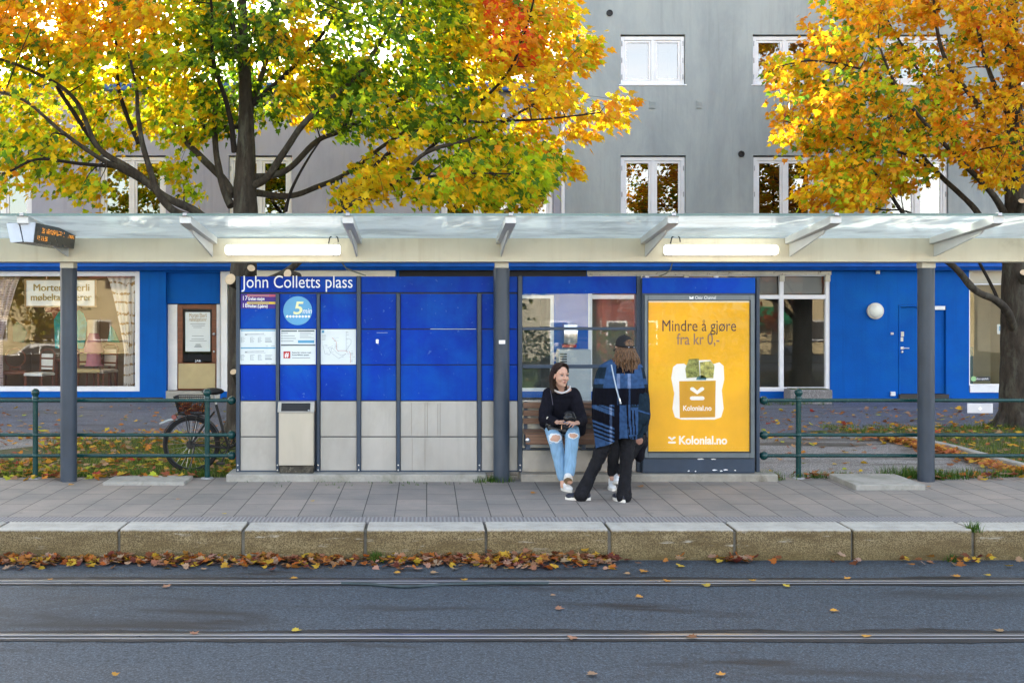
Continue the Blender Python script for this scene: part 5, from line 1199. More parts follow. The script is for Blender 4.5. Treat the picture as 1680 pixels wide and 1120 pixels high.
# the big maple behind the information wall
def colour_big(px, py, u, rnd):
    n = noise.noise(Vector((px * .012, py * .014, u * 1.3))); n2 = noise.noise(Vector((px * .02 + 9, py * .02, u)))
    if px > 790 and py < 110 and px < 880: w = [(RED, 3), (ORG, 4), (GOLD, 2)]
    elif px > 930: w = [(GOLD, 4), (ORG, 3), (YEL, 3)]
    elif px > 820 and py < 250: w = [(GOLD, 4), (YEL, 4), (ORG, 1.5), (LIME, 1)]
    elif px > 700 and py > 200: w = [(LIME, 4), (YEL, 3), (GRN, 1.5)]
    elif 330 < px < 470 and py < 215: w = [(GRN, 5), (DGRN, 2), (LIME, 1.5)]
    elif 520 < px < 760 and py < 230: w = [(GRN, 4), (LIME, 3), (YEL, 1.2)]
    elif px < 260 and py < 75: w = [(GOLD, 4), (ORG, 3), (YEL, 2)]
    elif px < 330: w = [(YEL, 4), (LIME, 5), (GRN, 1)]
    else: w = [(YEL, 5), (LIME, 2), (GOLD, 1.5)]
    if n > .22: w = w + [(GRN, 5 if px < 800 else 1), (LIME, 3)]
    elif n < -.22: w = w + [(GOLD, 4 if px > 700 else 1.5), (YEL, 5)]
    if (330 < px < 470 or 530 < px < 720) and py < 200: return w + [(GRN, 3), (LIME, 2)]
    if n2 > .42: w = w + [(ORG, 4 if px > 700 else 1.5)]
    if u > .35: w = w + [(YEL, 6), (GOLD, 1), (LIME, 2)]
    return w
crown_poly = [(-160, -60), (945, -60), (928, 20), (950, 60), (945, 95), (922, 118), (965, 180), (1000, 188), (978, 230), (900, 275), (868, 250), (800, 262), (735, 258), (690, 262), (640, 250), (560, 225), (500, 205), (440, 195), (330, 225), (250, 225), (170, 255), (80, 272), (-160, 290)]
sprays = [([(-40, 250), (60, 262), (150, 290), (140, 322), (60, 318), (-40, 330)], .4, -.3), ([(120, 290), (165, 285), (160, 336), (125, 332)], .18, 0),
          ([(255, 250), (320, 245), (330, 290), (318, 325), (300, 325), (265, 290)], .45, .2), ([(590, 262), (700, 258), (735, 300), (700, 335), (640, 325), (585, 318)], .7, .3),
          ([(725, 262), (860, 256), (900, 290), (872, 330), (800, 332), (735, 318)], 1.25, -.4), ([(860, 262), (930, 262), (960, 278), (905, 300)], .3, -.3), ([(985, 160), (1022, 165), (1018, 205), (990, 215)], .12, -.4), ([(955, 45), (975, 48), (972, 100), (950, 105)], .14, -.3), ([(560, 300), (590, 305), (580, 340), (562, 335)], .1, -.2)]
above = [([(-260, -420), (120, -560), (520, -560), (700, -330), (860, -60), (-160, -60)], 2.6, 0)]
big_limbs = [
    ([(398, 420), (345, 375), (285, 345), (258, 312), (236, 245), (227, 190), (225, 150), (212, 90)], -1.2, .075, .018),
    ([(398, 430), (360, 385), (318, 345), (262, 318), (212, 275), (160, 240), (120, 160), (55, 118), (-20, 90)], -.6, .085, .016),
    ([(262, 318), (205, 280), (165, 262), (100, 215), (40, 165), (-30, 145)], -1.6, .05, .014),
    ([(212, 275), (130, 268), (60, 262), (0, 285), (-60, 260)], -1.2, .032, .010),
    ([(386, 318), (352, 282), (312, 240), (290, 205), (268, 160), (240, 140), (190, 80)], 1.2, .07, .016),
    ([(380, 338), (360, 290), (353, 230), (354, 160), (352, 135), (330, 40)], .6, .065, .02),
    ([(160, 240), (118, 180), (70, 100), (40, 20), (30, -60)], -.5, .04, .012),
    ([(227, 235), (195, 150), (190, 70), (160, -10)], .4, .04, .012),
    ([(385, 250), (372, 170), (350, 100), (347, 20), (340, -80)], -.9, .045, .015),
    ([(392, 208), (340, 210), (305, 200), (285, 160)], 1.6, .04, .012),
    ([(413, 304), (442, 286), (490, 212), (545, 160), (590, 120), (640, 40), (680, -40)], -1.5, .065, .018),
    ([(412, 290), (468, 282), (520, 232), (560, 215), (625, 180), (700, 140), (770, 60)], .8, .06, .014),
    ([(410, 314), (470, 322), (525, 305), (575, 280), (645, 228), (715, 190), (790, 150), (860, 110)], 1.6, .055, .014),
    ([(405, 470), (470, 446), (520, 395), (560, 345), (640, 303), (700, 250), (780, 225), (860, 180), (920, 140)], -2.2, .06, .012),
    ([(560, 345), (600, 290), (660, 232), (725, 200), (800, 200), (900, 195), (985, 185)], -2.6, .04, .009),
    ([(640, 303), (700, 290), (760, 285), (850, 285)], -2.8, .026, .008),
    ([(468, 345), (478, 310), (508, 256), (530, 225)], -.4, .03, .01),
    ([(402, 200), (430, 120), (450, 40), (470, -60), (480, -180)], .7, .05, .016),
    ([(400, 150), (385, 60), (360, -80), (330, -220)], -.5, .05, .015),
    ([(415, 170), (470, 120), (520, 70), (560, 0), (600, -80)], -1.2, .045, .013),
    ([(560, 215), (590, 140), (560, 60), (545, -20)], 1.2, .03, .01),
    ([(700, 250), (760, 190), (830, 125), (862, 50), (880, -20)], -2.4, .03, .01),
]
big_trunk = [(398, 716, .24), (398, 600, .215), (398, 480, .2), (403, 380, .185), (402, 300, .165), (404, 220, .12), (402, 130, .09), (398, 30, .07), (395, -120, .05), (390, -320, .02)]
bigtree, bigtrunk = maple('large spreading maple in yellow, lime and orange leaf behind the blue information wall', 16.5, big_trunk, big_limbs,
    [(crown_poly, 9.5, 0), ([(-160, -60), (930, -60), (930, 120), (500, 130), (-160, 130)], 5.5, .4), ([(-120, 105), (720, 105), (700, 225), (560, 222), (440, 190), (350, 235), (240, 245), (-120, 275)], 4.0, 1.7)] + sprays + above, 1980, 2.7, colour_big, 11, 0.0, holes=[(505, 262, 60, .95), (230, 270, 60, .5), (340, 285, 45, .9), (510, 50, 34, .6), (60, 125, 28, .5)], thin=True)
# pruned stubs on its trunk
for i, (a, b_, c_, d_, r_) in enumerate(((398, 470, 378, 458, .085), (402, 470, 412, 440, .06), (396, 640, 383, 610, .05))):
    A, B = at(a, b_, 16.45), at(c_, d_, 16.1); q = MB(); q.tube([A, A.lerp(B, .6), B], [r_*1.2, r_*1.05, r_], 12); s_ = q.build('limb_stub', bark_m, bigtrunk)
    q = MB(); q.tube([B, B + (B - A).normalized() * .006], [r_*.95, r_*.95], 12); q.build('cut_face', cut_m, s_)
for a, b_, c_, d_, r_ in ((470, 446, 472, 448, .07),):
    A, B = at(488, 455, 15.2), at(472, 449, 15.0); q = MB(); q.tube([A, B], [r_, r_*.9], 12); s_ = q.build('limb_stub', bark_m, bigtrunk)
    q = MB(); q.tube([B, B + (B - A).normalized() * .006], [r_*.85, r_*.85], 12); q.build('cut_face', cut_m, s_)

# the orange maple at the right
def colour_small(px, py, u, rnd):
    n = noise.noise(Vector((px * .013, py * .013, u * 1.3)))
    w = [(GOLD, 5), (ORG, 3.2), (YEL, 3)]
    if n > .16: w = w + [(GRN, 3), (LIME, 4)]
    elif n < -.3: w = w + [(ORG, 6), (RED, .6)]
    if 1360 < px < 1560 and 70 < py < 240: w = w + [(LIME, 2.5), (GRN, 2)]
    if py > 240: w = w + [(LIME, 2), (YEL, 2)]
    return w
r_poly = [(1355, -60), (1358, 10), (1325, 45), (1292, 90), (1288, 145), (1297, 178), (1262, 198), (1285, 236), (1350, 250), (1430, 258), (1500, 250), (1560, 262), (1640, 262), (1700, 270), (1800, 270), (1800, -60)]
r_sprays = [([(1330, 268), (1400, 262), (1440, 300), (1420, 340), (1320, 342), (1318, 320)], .75, -.2), ([(1400, 270), (1520, 262), (1530, 300), (1450, 338), (1400, 335)], .35, .3), ([(1590, 255), (1660, 250), (1660, 300), (1610, 300)], .3, 0), ([(1272, 85), (1295, 88), (1290, 150), (1274, 150)], .12, -.3)]
r_above = [([(1400, -60), (1470, -240), (1560, -380), (1700, -420), (1900, -380), (1900, -60)], 2.0, 0)]
r_limbs = [
    ([(1650, 350), (1620, 310), (1575, 262), (1520, 205), (1470, 140), (1440, 70)], -1.2, .06, .014),
    ([(1658, 335), (1640, 255), (1602, 172), (1552, 100), (1535, 30), (1530, -60)], -.6, .065, .016),
    ([(1640, 420), (1600, 345), (1545, 290), (1510, 252), (1480, 205), (1420, 160)], .4, .06, .013),
    ([(1545, 290), (1490, 255), (1420, 235), (1350, 215), (1290, 200)], -1.4, .03, .008),
    ([(1520, 400), (1478, 345), (1440, 290), (1400, 240)], -.9, .04, .012),
    ([(1668, 560), (1655, 520), (1638, 495), (1600, 476), (1568, 440), (1520, 400)], -1.0, .075, .045),
    ([(1650, 520), (1600, 420), (1555, 385), (1490, 348), (1440, 343), (1355, 318)], -.4, .03, .008),
    ([(1664, 430), (1630, 410), (1560, 425), (1500, 428)], -.9, .06, .03),
    ([(1660, 200), (1620, 110), (1600, 20), (1590, -80)], .8, .05, .014),
    ([(1660, 260), (1700, 180), (1740, 90), (1760, 0)], -.4, .06, .015),
    ([(1662, 120), (1640, 20), (1620, -120), (1600, -240)], 0, .05, .014),
    ([(1668, 340), (1720, 270), (1790, 210)], .5, .06, .015),
    ([(1575, 262), (1540, 170), (1490, 90), (1450, 20), (1430, -60)], 1.0, .035, .01),
    ([(1470, 140), (1400, 110), (1330, 100), (1275, 110)], -1.3, .025, .007)]
r_trunk = [(1666, 699, .26), (1667, 600, .235), (1668, 500, .225), (1668, 400, .215), (1668, 320, .17), (1666, 220, .13), (1662, 120, .1), (1660, 0, .08), (1655, -160, .05), (1650, -320, .02)]
smalltree, smalltrunk = maple('orange and gold maple standing on the grass beyond the railing, before the pharmacy window', 18.1, r_trunk, r_limbs,
    [(r_poly, 5, 0)] + r_sprays + r_above, 900, 2.4, colour_small, 23, 0.0, holes=[(1590, 300, 50, .85), (1480, 318, 35, .7)])
for a, b_, c_, d_, r_ in ((1676, 470, 1680, 447, .06), (1668, 355, 1676, 330, .05)):
    A, B = at(a, b_, 18.0), at(c_, d_, 17.75); q = MB(); q.tube([A, B], [r_*1.1, r_], 12); s_ = q.build('limb_stub', bark_m, smalltrunk)
    q = MB(); q.tube([B, B + (B - A).normalized() * .006], [r_*.95, r_*.95], 12); q.build('cut_face', cut_m, s_)

# ================================================================== FALLEN LEAVES, GRASS, WEEDS
DRY = [((.34, .14, .03), 4), ((.28, .13, .07), 5), ((.46, .29, .03), 3), ((.17, .06, .025), 4), ((.38, .11, .02), 2.5), ((.13, .03, .02), 1.5), ((.36, .23, .15), 4)]
BRIGHT = [((.55, .33, .03), 4), ((.5, .2, .03), 4), ((.4, .4, .04), 2), ((.36, .22, .12), 4), ((.28, .1, .04), 3), ((.4, .06, .04), .5)]
rnd = random.Random(77)
def litter(n, place, name, cols, size=(.055, .11), tilt=.5, lift=.012, outline=LEAF):
    L = Leaves(outline)
    for k in range(n):
        p = place()
        if p is None: continue
        a = rnd.uniform(0, 6.28); yd = Vector((math.cos(a), math.sin(a), rnd.uniform(-tilt, tilt) * .6)); nz = Vector((rnd.gauss(0, tilt), rnd.gauss(0, tilt), 1))
        L.leaf(p + Vector((0, 0, lift * rnd.uniform(.6, 2.2))), rnd.uniform(*size), yd, nz, mixcol(rnd, cols), rnd.uniform(-.1, .25), rnd.uniform(.05, .6) * tilt)
    o = L.build(name, dry_leaf_m); tag(o, kind='stuff'); return o
def gutter():
    px = rnd.uniform(-30, 1010) if rnd.random() < .97 else rnd.uniform(1010, 1680)
    w_ = .55 + .45 * noise.noise(Vector((px * .012, 0, 0))) + .35 * math.exp(-((px - 860) / 60) ** 2)
    if 560 < px < 640 or 450 < px < 500: w_ *= .55
    if rnd.random() > w_ + .25: return None
    d = abs(rnd.gauss(0, .09 + .08 * w_)); h = max(0, (.085 - d * .35)) * max(.2, w_) * rnd.random()
    Y = KERB_Y - .02 - min(d, .36); return Vector((xx(px, Y), Y, ROAD_Z + .004 + h))
litter(1500, gutter, 'gutter_leaves', DRY, (.045, .092), .55, .010)
def clump(px, py_y, s, n):
    return lambda: Vector((xx(px, KERB_Y) + rnd.gauss(0, s), KERB_Y - .03 - abs(rnd.gauss(0, .06)), ROAD_Z + rnd.random() * .03))
litter(30, clump(1200, 0, .1, 0), 'gutter_leaves', DRY, (.06, .1), .5)
litter(9, clump(1562, 0, .12, 0), 'gutter_leaves', DRY, (.06, .1), .5)
def left_verge():
    px, Y = rnd.uniform(-30, 395), 12.95 + 4.4 * rnd.random() ** 1.3
    p = Vector((xx(px, Y), Y, 0)); dn = .5 + .8 * noise.noise(Vector((p.x * .9, p.y * .9, 4)))
    if px < 60 and 14.3 < Y < 16.2: dn *= .3
    return p + Vector((0, 0, .012 + .02 * rnd.random())) if rnd.random() < dn else None
litter(1900, left_verge, 'verge_leaves', BRIGHT, (.055, .11), .45, .015)
def left_path():
    px, Y = rnd.uniform(-30, 395), 16.6 + 5.6 * rnd.random() ** 1.6
    return Vector((xx(px, Y), Y, -.012)) if rnd.random() < .45 + .7 * noise.noise(Vector((px * .01, Y * .8, 1))) else None
litter(420, left_path, 'path_leaves', BRIGHT, (.055, .11), .3, .008)
def right_path():
    px = rnd.uniform(1235, 1640); Y = 13 + 8.6 * rnd.random() ** .9
    dn = .35 + .6 * noise.noise(Vector((px * .012, Y * .8, 2))) + (.7 if 16.4 < Y < 17.8 and px < 1480 else 0)
    if Y < 15.5: dn *= .45
    return Vector((xx(px, Y), Y, -.011)) if rnd.random() < dn else None
litter(1150, right_path, 'path_leaves', BRIGHT, (.055, .11), .35, .008)
def right_verge():
    Y = rnd.uniform(13.0, 18.3); x = rnd.uniform(6.3, 10.6)
    if x < 7.15 - max(0, Y - 16) * .5: return None
    return Vector((x, Y, .015 + .03 * rnd.random())) if rnd.random() < .5 + .7 * noise.noise(Vector((x * 1.1, Y * 1.1, 6))) else None
litter(1500, right_verge, 'verge_leaves', BRIGHT, (.055, .11), .45, .02)
def edging_drift():
    t_ = rnd.random() * 4.6; k = int(t_); p = pts_edge[k].lerp(pts_edge[k+1], t_ - k)
    return p + Vector((-.05 - abs(rnd.gauss(0, .14)), -.05, rnd.random() * .05))
pts_edge = [at(1450, 718, 16.65), at(1500, 727, 16.0), at(1560, 740, 15.1), at(1620, 757, 14.1), at(1680, 773, 13.3), at(1712, 782, 12.9)]
pts_edge = [Vector((p.x, p.y, 0)) for p in pts_edge]
litter(420, edging_drift, 'path_leaves', [((.36, .13, .05), 5), ((.5, .24, .05), 4), ((.6, .36, .05), 2)], (.06, .12), .55, .012)
def slab_edge():
    px = rnd.uniform(0, 330); Y = 12.78 + rnd.gauss(0, .08)
    return Vector((xx(px, Y), Y, .005)) if rnd.random() < .7 else None
litter(130, slab_edge, 'verge_leaves', BRIGHT, (.06, .12), .5, .02)
def slab_edge_r():
    px = rnd.uniform(1240, 1680); Y = 12.8 + rnd.gauss(0, .1)
    return Vector((xx(px, Y), Y, .005)) if rnd.random() < (.9 if px > 1525 else .4) else None
litter(150, slab_edge_r, 'verge_leaves', DRY, (.06, .11), .5, .02)
# single stray leaves one can count
strays = [(82, 922+30, ROAD_Z), (335, 936, ROAD_Z), (487, 950, ROAD_Z), (275, 965, ROAD_Z), (648, 941, ROAD_Z), (707, 941, ROAD_Z), (765, 954, ROAD_Z), (1095, 954, ROAD_Z), (1052, 980, ROAD_Z), (1164, 963, ROAD_Z), (1238, 955, ROAD_Z), (1392, 952, ROAD_Z),
          (1575, 948, ROAD_Z), (1625, 946, ROAD_Z), (1363, 1003, ROAD_Z), (912, 1000, ROAD_Z), (480, 1036, ROAD_Z), (315, 1043, ROAD_Z), (1130, 1046, ROAD_Z), (1423, 1045, ROAD_Z), (1645, 1038, ROAD_Z), (940, 1047, ROAD_Z), (1183, 1111, ROAD_Z), (976, 1107, ROAD_Z), (1058, 938, ROAD_Z), (1117, 929, ROAD_Z), (1033, 943, ROAD_Z), (910, 978, ROAD_Z), (1288, 964, ROAD_Z), (185, 1110, ROAD_Z),
          (290, 821, 0), (512, 823, 0), (370, 845, 0), (119, 796, 0), (1055, 800, 0), (871, 810, 0), (1510, 800, 0), (1525, 800, 0)]
for px, py, z in strays:
    Y = (CAM_H - z) * F / (py - 498); L = Leaves(LEAF); a = rnd.uniform(0, 6.28); s_ = rnd.uniform(.05, .088)
    L.leaf(Vector((0, 0, 0)), s_, Vector((math.cos(a), math.sin(a), 0)), Vector((rnd.uniform(-.15, .15), rnd.uniform(-.3, 0), 1)), mixcol(rnd, [((.5, .26, .05), 3), ((.46, .33, .05), 2), ((.36, .21, .12), 3), ((.24, .11, .06), 1)]), .1, rnd.uniform(.05, .25))
    o = L.build('fallen_leaf', dry_leaf_m); o.location = (xx(px, Y), Y, z + .014)
    tag(o, 'single fallen maple leaf lying ' + ('on the asphalt road by the tram rails' if z < -.1 else 'on the platform paving'), 'leaf', 'stray fallen leaves on the road' if z < -.1 else 'stray fallen leaves on the paving')
# grass
class Blades(Leaves):
    def blade(s, p, h, w, lean, col):
        b = len(s.v); a = Vector((-lean.y, lean.x, 0)); a = a.normalized() * w if a.length > 1e-4 else Vector((w, 0, 0))
        s.v += [p - a, p + a, p + lean * .45 + Vector((0, 0, h * .6)) + a * .6, p + lean * .45 + Vector((0, 0, h * .6)) - a * .6, p + lean + Vector((0, 0, h))]
        s.f += [(b, b+1, b+2, b+3), (b+3, b+2, b+4)]; s.c += [col, col]
grass_m = attr_mat('grass_blade', 'leafcol', 0.6, trans=0.35, spec=0.2)
def grass(n, place, hmin, hmax, cols, name='grass'):
    B = Blades()
    for k in range(n):
        p = place()
        if p is None: continue
        for j in range(4):
            a = rnd.uniform(0, 6.28); h = rnd.uniform(hmin, hmax)
            B.blade(p + Vector((rnd.gauss(0, .02), rnd.gauss(0, .02), -.006)), h, rnd.uniform(.0025, .005), Vector((math.cos(a), math.sin(a), 0)) * h * rnd.uniform(.15, .9), mixcol(rnd, cols))
    o = B.build(name, grass_m); tag(o, kind='stuff'); return o
GR = [((.10, .16, .02), 4), ((.17, .23, .03), 3), ((.27, .27, .08), 3), ((.05, .1, .015), 2)]
def gl():
    px, Y = rnd.uniform(-40, 395), 12.92 + 3.6 * rnd.random() ** 1.25
    p = Vector((xx(px, Y), Y, 0)); dn = .75 + .9 * noise.noise(p * .8)
    if Y > 14.8: dn *= .5
    if px < 75 and Y > 14.1: dn = 0
    return p if rnd.random() < dn else None
grass(7500, gl, .03, .085, GR)
def gr():
    Y = rnd.uniform(13.0, 18.3); x = rnd.uniform(6.3, 11)
    if x < 7.2 - max(0, Y - 16) * .5: return None
    p = Vector((x, Y, 0)); return p if rnd.random() < .75 + .9 * noise.noise(p * .9) else None
grass(6000, gr, .03, .08, GR)
def tuft(px, Y, s, n, hmin=.05, hmax=.13, z=0):
    c = Vector((xx(px, Y), Y, z)); grass(n, lambda: c + Vector((rnd.gauss(0, s), rnd.gauss(0, s * .4), 0)), hmin, hmax, [((.04, .1, .015), 3), ((.08, .16, .02), 3), ((.14, .2, .04), 1)], 'weeds')
for a in ((197, 12.95, .2, 60, .05, .14), (318, 12.95, .12, 50, .05, .13), (70, 12.95, .2, 50, .05, .12), (806, 12.55, .1, 55, .04, .1), (1262, 12.7, .1, 60, .05, .13), (1335, 12.85, .12, 40, .04, .1), (1375, 12.85, .1, 30, .04, .1),
          (1482, 12.85, .17, 120, .06, .17), (1548, 12.75, .1, 60, .05, .15), (1600, 12.9, .16, 60, .05, .14), (1668, 12.95, .15, 50, .05, .12), (618, 9.84, .035, 30, .05, .12, ROAD_Z), (1598, 9.93, .02, 24, .04, .11, -.02), (1560, 9.86, .03, 14, .04, .09, ROAD_Z), (1660, 18, .4, 120, .05, .14), (1290, 22.2, .5, 60, .04, .1), (500, 12.53, .5, 30, .02, .04), (700, 12.53, .4, 30, .02, .04)):
    tuft(*a)
# rust-coloured leaves gathered in the bicycle basket
L = Leaves(LEAF)
for k in range(70):
    d = Vector((rnd.uniform(-.13, .15), rnd.uniform(-.1, .1), rnd.uniform(0, .12))); a = rnd.uniform(0, 6.28)
    L.leaf(Vector((bk.x, BKY, .71)) + d, rnd.uniform(.06, .1), Vector((math.cos(a), math.sin(a), rnd.uniform(-.6, .8))), Vector((rnd.gauss(0, .6), rnd.gauss(0, .6), 1)), mixcol(rnd, [((.36, .1, .03), 5), ((.5, .2, .04), 3), ((.25, .06, .03), 2)]), .2, .4)
o = L.build('basket_leaves', dry_leaf_m); tag(o, kind='stuff')
# ================================================================== PEOPLE
def capsule(mb, a, b, ra, rb, n=16, sx=1.0, side=None):
    a, b = Vector(a), Vector(b); t = b - a; L = max(1e-6, t.length); t = t / L; pts = []; rad = []
    for k in range(5): an = math.pi / 2 * (1 - k / 4); pts.append(a - t * ra * math.sin(an)); rad.append(max(.0006, ra * math.cos(an)))
    for k in range(1, 4): f = k / 4; pts.append(a.lerp(b, f)); rad.append(ra + (rb - ra) * f)
    for k in range(5): an = math.pi / 2 * k / 4; pts.append(b + t * rb * math.sin(an)); rad.append(max(.0006, rb * math.cos(an)))
    s0 = len(mb.v); mb.tube(pts, rad, n)
    if sx != 1.0 and side is not None:
        s_ = Vector(side).normalized()
        for i in range(s0, len(mb.v)):
            v = Vector(mb.v[i]); ax_ = a + t * max(0, min(L, (v - a).dot(t))); d = v - ax_; mb.v[i] = tuple(v + s_ * d.dot(s_) * (sx - 1))
def ellip(mb, c, r, rot=None, n=20):
    s0 = len(mb.v); mb.ball((0, 0, 0), 1.0, n)
    for i in range(s0, len(mb.v)):
        v = Vector(mb.v[i]); v = Vector((v.x * r[0], v.y * r[1], v.z * r[2]))
        if rot is not None: v = rot @ v
        mb.v[i] = tuple(v + Vector(c))
def fuse(mb, name, mats, parent, voxel=.006, smooth=4, wrinkle=None, colour=None):
    """fuse overlapping volumes into one continuous skin"""
    me = bpy.data.meshes.new(name); me.from_pydata(mb.v, [], mb.f); o = bpy.data.objects.new(name, me); COL.objects.link(o)
    r_ = o.modifiers.new('r', 'REMESH'); r_.mode = 'VOXEL'; r_.voxel_size = voxel; r_.use_smooth_shade = True
    s_ = o.modifiers.new('s', 'SMOOTH'); s_.factor = .5; s_.iterations = smooth
    dg = bpy.context.evaluated_depsgraph_get(); m2 = bpy.data.meshes.new_from_object(o.evaluated_get(dg))
    bpy.data.objects.remove(o); bpy.data.meshes.remove(me); m2.name = name
    if wrinkle:
        nr = [v.normal.copy() for v in m2.vertices]
        for v, n_ in zip(m2.vertices, nr): v.co = v.co + n_ * wrinkle(v.co)
    m2.materials.clear()
    for x in (mats if isinstance(mats, (list, tuple)) else [mats]): m2.materials.append(x)
    if colour:
        a = m2.attributes.new('col', 'FLOAT_COLOR', 'POINT'); fl = []
        for v in m2.vertices: fl += [*colour(v.co), 1]
        a.data.foreach_set('color', fl)
    m2.polygons.foreach_set('use_smooth', [True] * len(m2.polygons))
    o = bpy.data.objects.new(name, m2); COL.objects.link(o); set_parent(o, parent); return o
def skin_mat(name, col):
    m, nd, lk, b = new_mat(name); v = coords(nd, lk)
    lk.new(mixc(nd, lk, ramp(nd, lk, noise_n(nd, lk, 22, 4, .6, v), .3, .7), tuple(c * .92 for c in col), (min(1, col[0]*1.06), col[1]*.98, col[2]*.96)), b.inputs['Base Color'])
    b.inputs['Roughness'].default_value = .5; b.inputs['Subsurface Weight'].default_value = .12; b.inputs['Subsurface Radius'].default_value = (.012, .005, .003); b.inputs['Subsurface Scale'].default_value = .6
    return m
SKIN = skin_mat('skin', (.60, .36, .26))
def frame_of(fwd, up=(0, 0, 1)):
    f = Vector(fwd).normalized(); r = f.cross(Vector(up)).normalized(); u = r.cross(f); return Matrix((r, f, u)).transposed()   # local x right, y forward, z up
def head_shape(mb, c, Rm, k=1.0):
    P = lambda x, y, z: Vector(c) + Rm @ Vector((x, y, z)) * k
    E = lambda p, r_: ellip(mb, P(*p), [a * k for a in r_], Rm)
    E((0, -.018, .03), (.073, .092, .088)); E((0, .02, -.03), (.06, .066, .085)); E((0, .052, -.094), (.03, .028, .024)); E((0, .03, -.075), (.046, .05, .04))
    for s in (-1, 1):
        E((s*.034, .052, -.034), (.027, .03, .03)); E((s*.074, -.008, -.012), (.009, .02, .03))
        capsule(mb, P(s*.014, .081, .021), P(s*.046, .07, .019), .012*k, .01*k)
    capsule(mb, P(0, .082, .012), P(0, .103, -.03), .008*k, .012*k); E((-.011, .092, -.034), (.009, .01, .008)); E((.011, .092, -.034), (.009, .01, .008))
    capsule(mb, P(-.015, .082, -.06), P(.015, .082, -.06), .0085*k, .0085*k); capsule(mb, P(-.012, .081, -.07), P(.012, .081, -.07), .008*k, .008*k)
    return P
def face_parts(c, Rm, k, person, brow_col, lip_col):
    P = lambda x, y, z: Vector(c) + Rm @ Vector((x, y, z)) * k
    for s in (-1, 1):
        q = MB(); ellip(q, P(s*.030, .0745, .0), (.0135*k, .008*k, .0068*k), Rm, 12); e = q.build('eye', pbr('eye_white', (.75, .72, .68), .2, var=.02), person)
        q = MB(); ellip(q, P(s*.030 + .0015, .0815, .0), (.0062*k, .003*k, .0062*k), Rm, 12); q.build('iris', pbr('iris', (.05, .03, .02), .15, var=.1), e)
        q = MB(); q.tube([P(s*.016, .079, .0015), P(s*.03, .0835, .0075), P(s*.045, .074, .0025)], [.0016*k, .0028*k, .0016*k], 6); q.build('eyelash', M['dark'], e)
        q = MB(); q.tube([P(s*.013, .0895, .0205), P(s*.03, .0885, .0255), P(s*.05, .074, .021)], [.003*k, .0036*k, .0018*k], 6, flat=.6); q.build('eyebrow', brow_col, person)
    q = MB(); q.tube([P(-.021, .0835, -.063), P(-.008, .0905, -.0605), P(0, .0905, -.062), P(.008, .0905, -.0605), P(.021, .0835, -.063)], [.0015*k, .0036*k, .0032*k, .0036*k, .0015*k], 8)
    q.tube([P(-.018, .083, -.0655), P(0, .0895, -.069), P(.018, .083, -.0655)], [.0015*k, .0042*k, .0015*k], 8); q.build('lips', lip_col, person)
def hand_shape(mb, wrist, fwd, palm, thumb_side, curls=(.35, .4, .45, .5), thumb=(.5, .2), k=1.0, spread=.12):
    """fwd: along the fingers, palm: direction the palm faces, thumb_side: +1/-1 along fwd x palm"""
    f = Vector(fwd).normalized(); p = Vector(palm); p = (p - f * p.dot(f)).normalized(); s = f.cross(p) * thumb_side; w = Vector(wrist)
    W = lambda a, b, c: w + (f * a + s * b + p * c) * k
    for b_, ln_ in ((.026, .082), (.009, .088), (-.009, .084), (-.025, .076)): capsule(mb, W(.01, b_*.6, 0), W(ln_, b_, 0), .014*k, .0105*k, 10)
    capsule(mb, W(-.02, 0, 0), W(.02, 0, 0), .024*k, .024*k, 12)
    for (b_, base, lens, r_, cu, sp) in ((.026, .082, (.037, .024, .02), .0088, curls[0], spread), (.009, .088, (.041, .027, .021), .009, curls[1], spread*.3), (-.009, .084, (.038, .025, .021), .0086, curls[2], -spread*.35), (-.025, .076, (.03, .02, .018), .0077, curls[3], -spread)):
        pos = W(base, b_, 0); a = cu * .7
        d0 = (f + s * sp).normalized()
        for i, l_ in enumerate(lens):
            d = (d0 * math.cos(a) + p * math.sin(a)); nx = pos + d * l_ * k
            capsule(mb, pos, nx, r_ * (1 - .08*i) * k, r_ * (.93 - .08*i) * k, 10); pos = nx; a += cu
    t0 = W(.022, .024, .006); d = (f * math.cos(thumb[0]) + s * math.sin(thumb[0]) + p * thumb[1]).normalized(); t1 = t0 + d * .042 * k
    d2 = (d + f * .25 + p * .15).normalized(); t2 = t1 + d2 * .032 * k; t3 = t2 + d2 * .026 * k
    capsule(mb, t0, t1, .015*k, .011*k, 10); capsule(mb, t1, t2, .0108*k, .0098*k, 10); capsule(mb, t2, t3, .0098*k, .0078*k, 10)
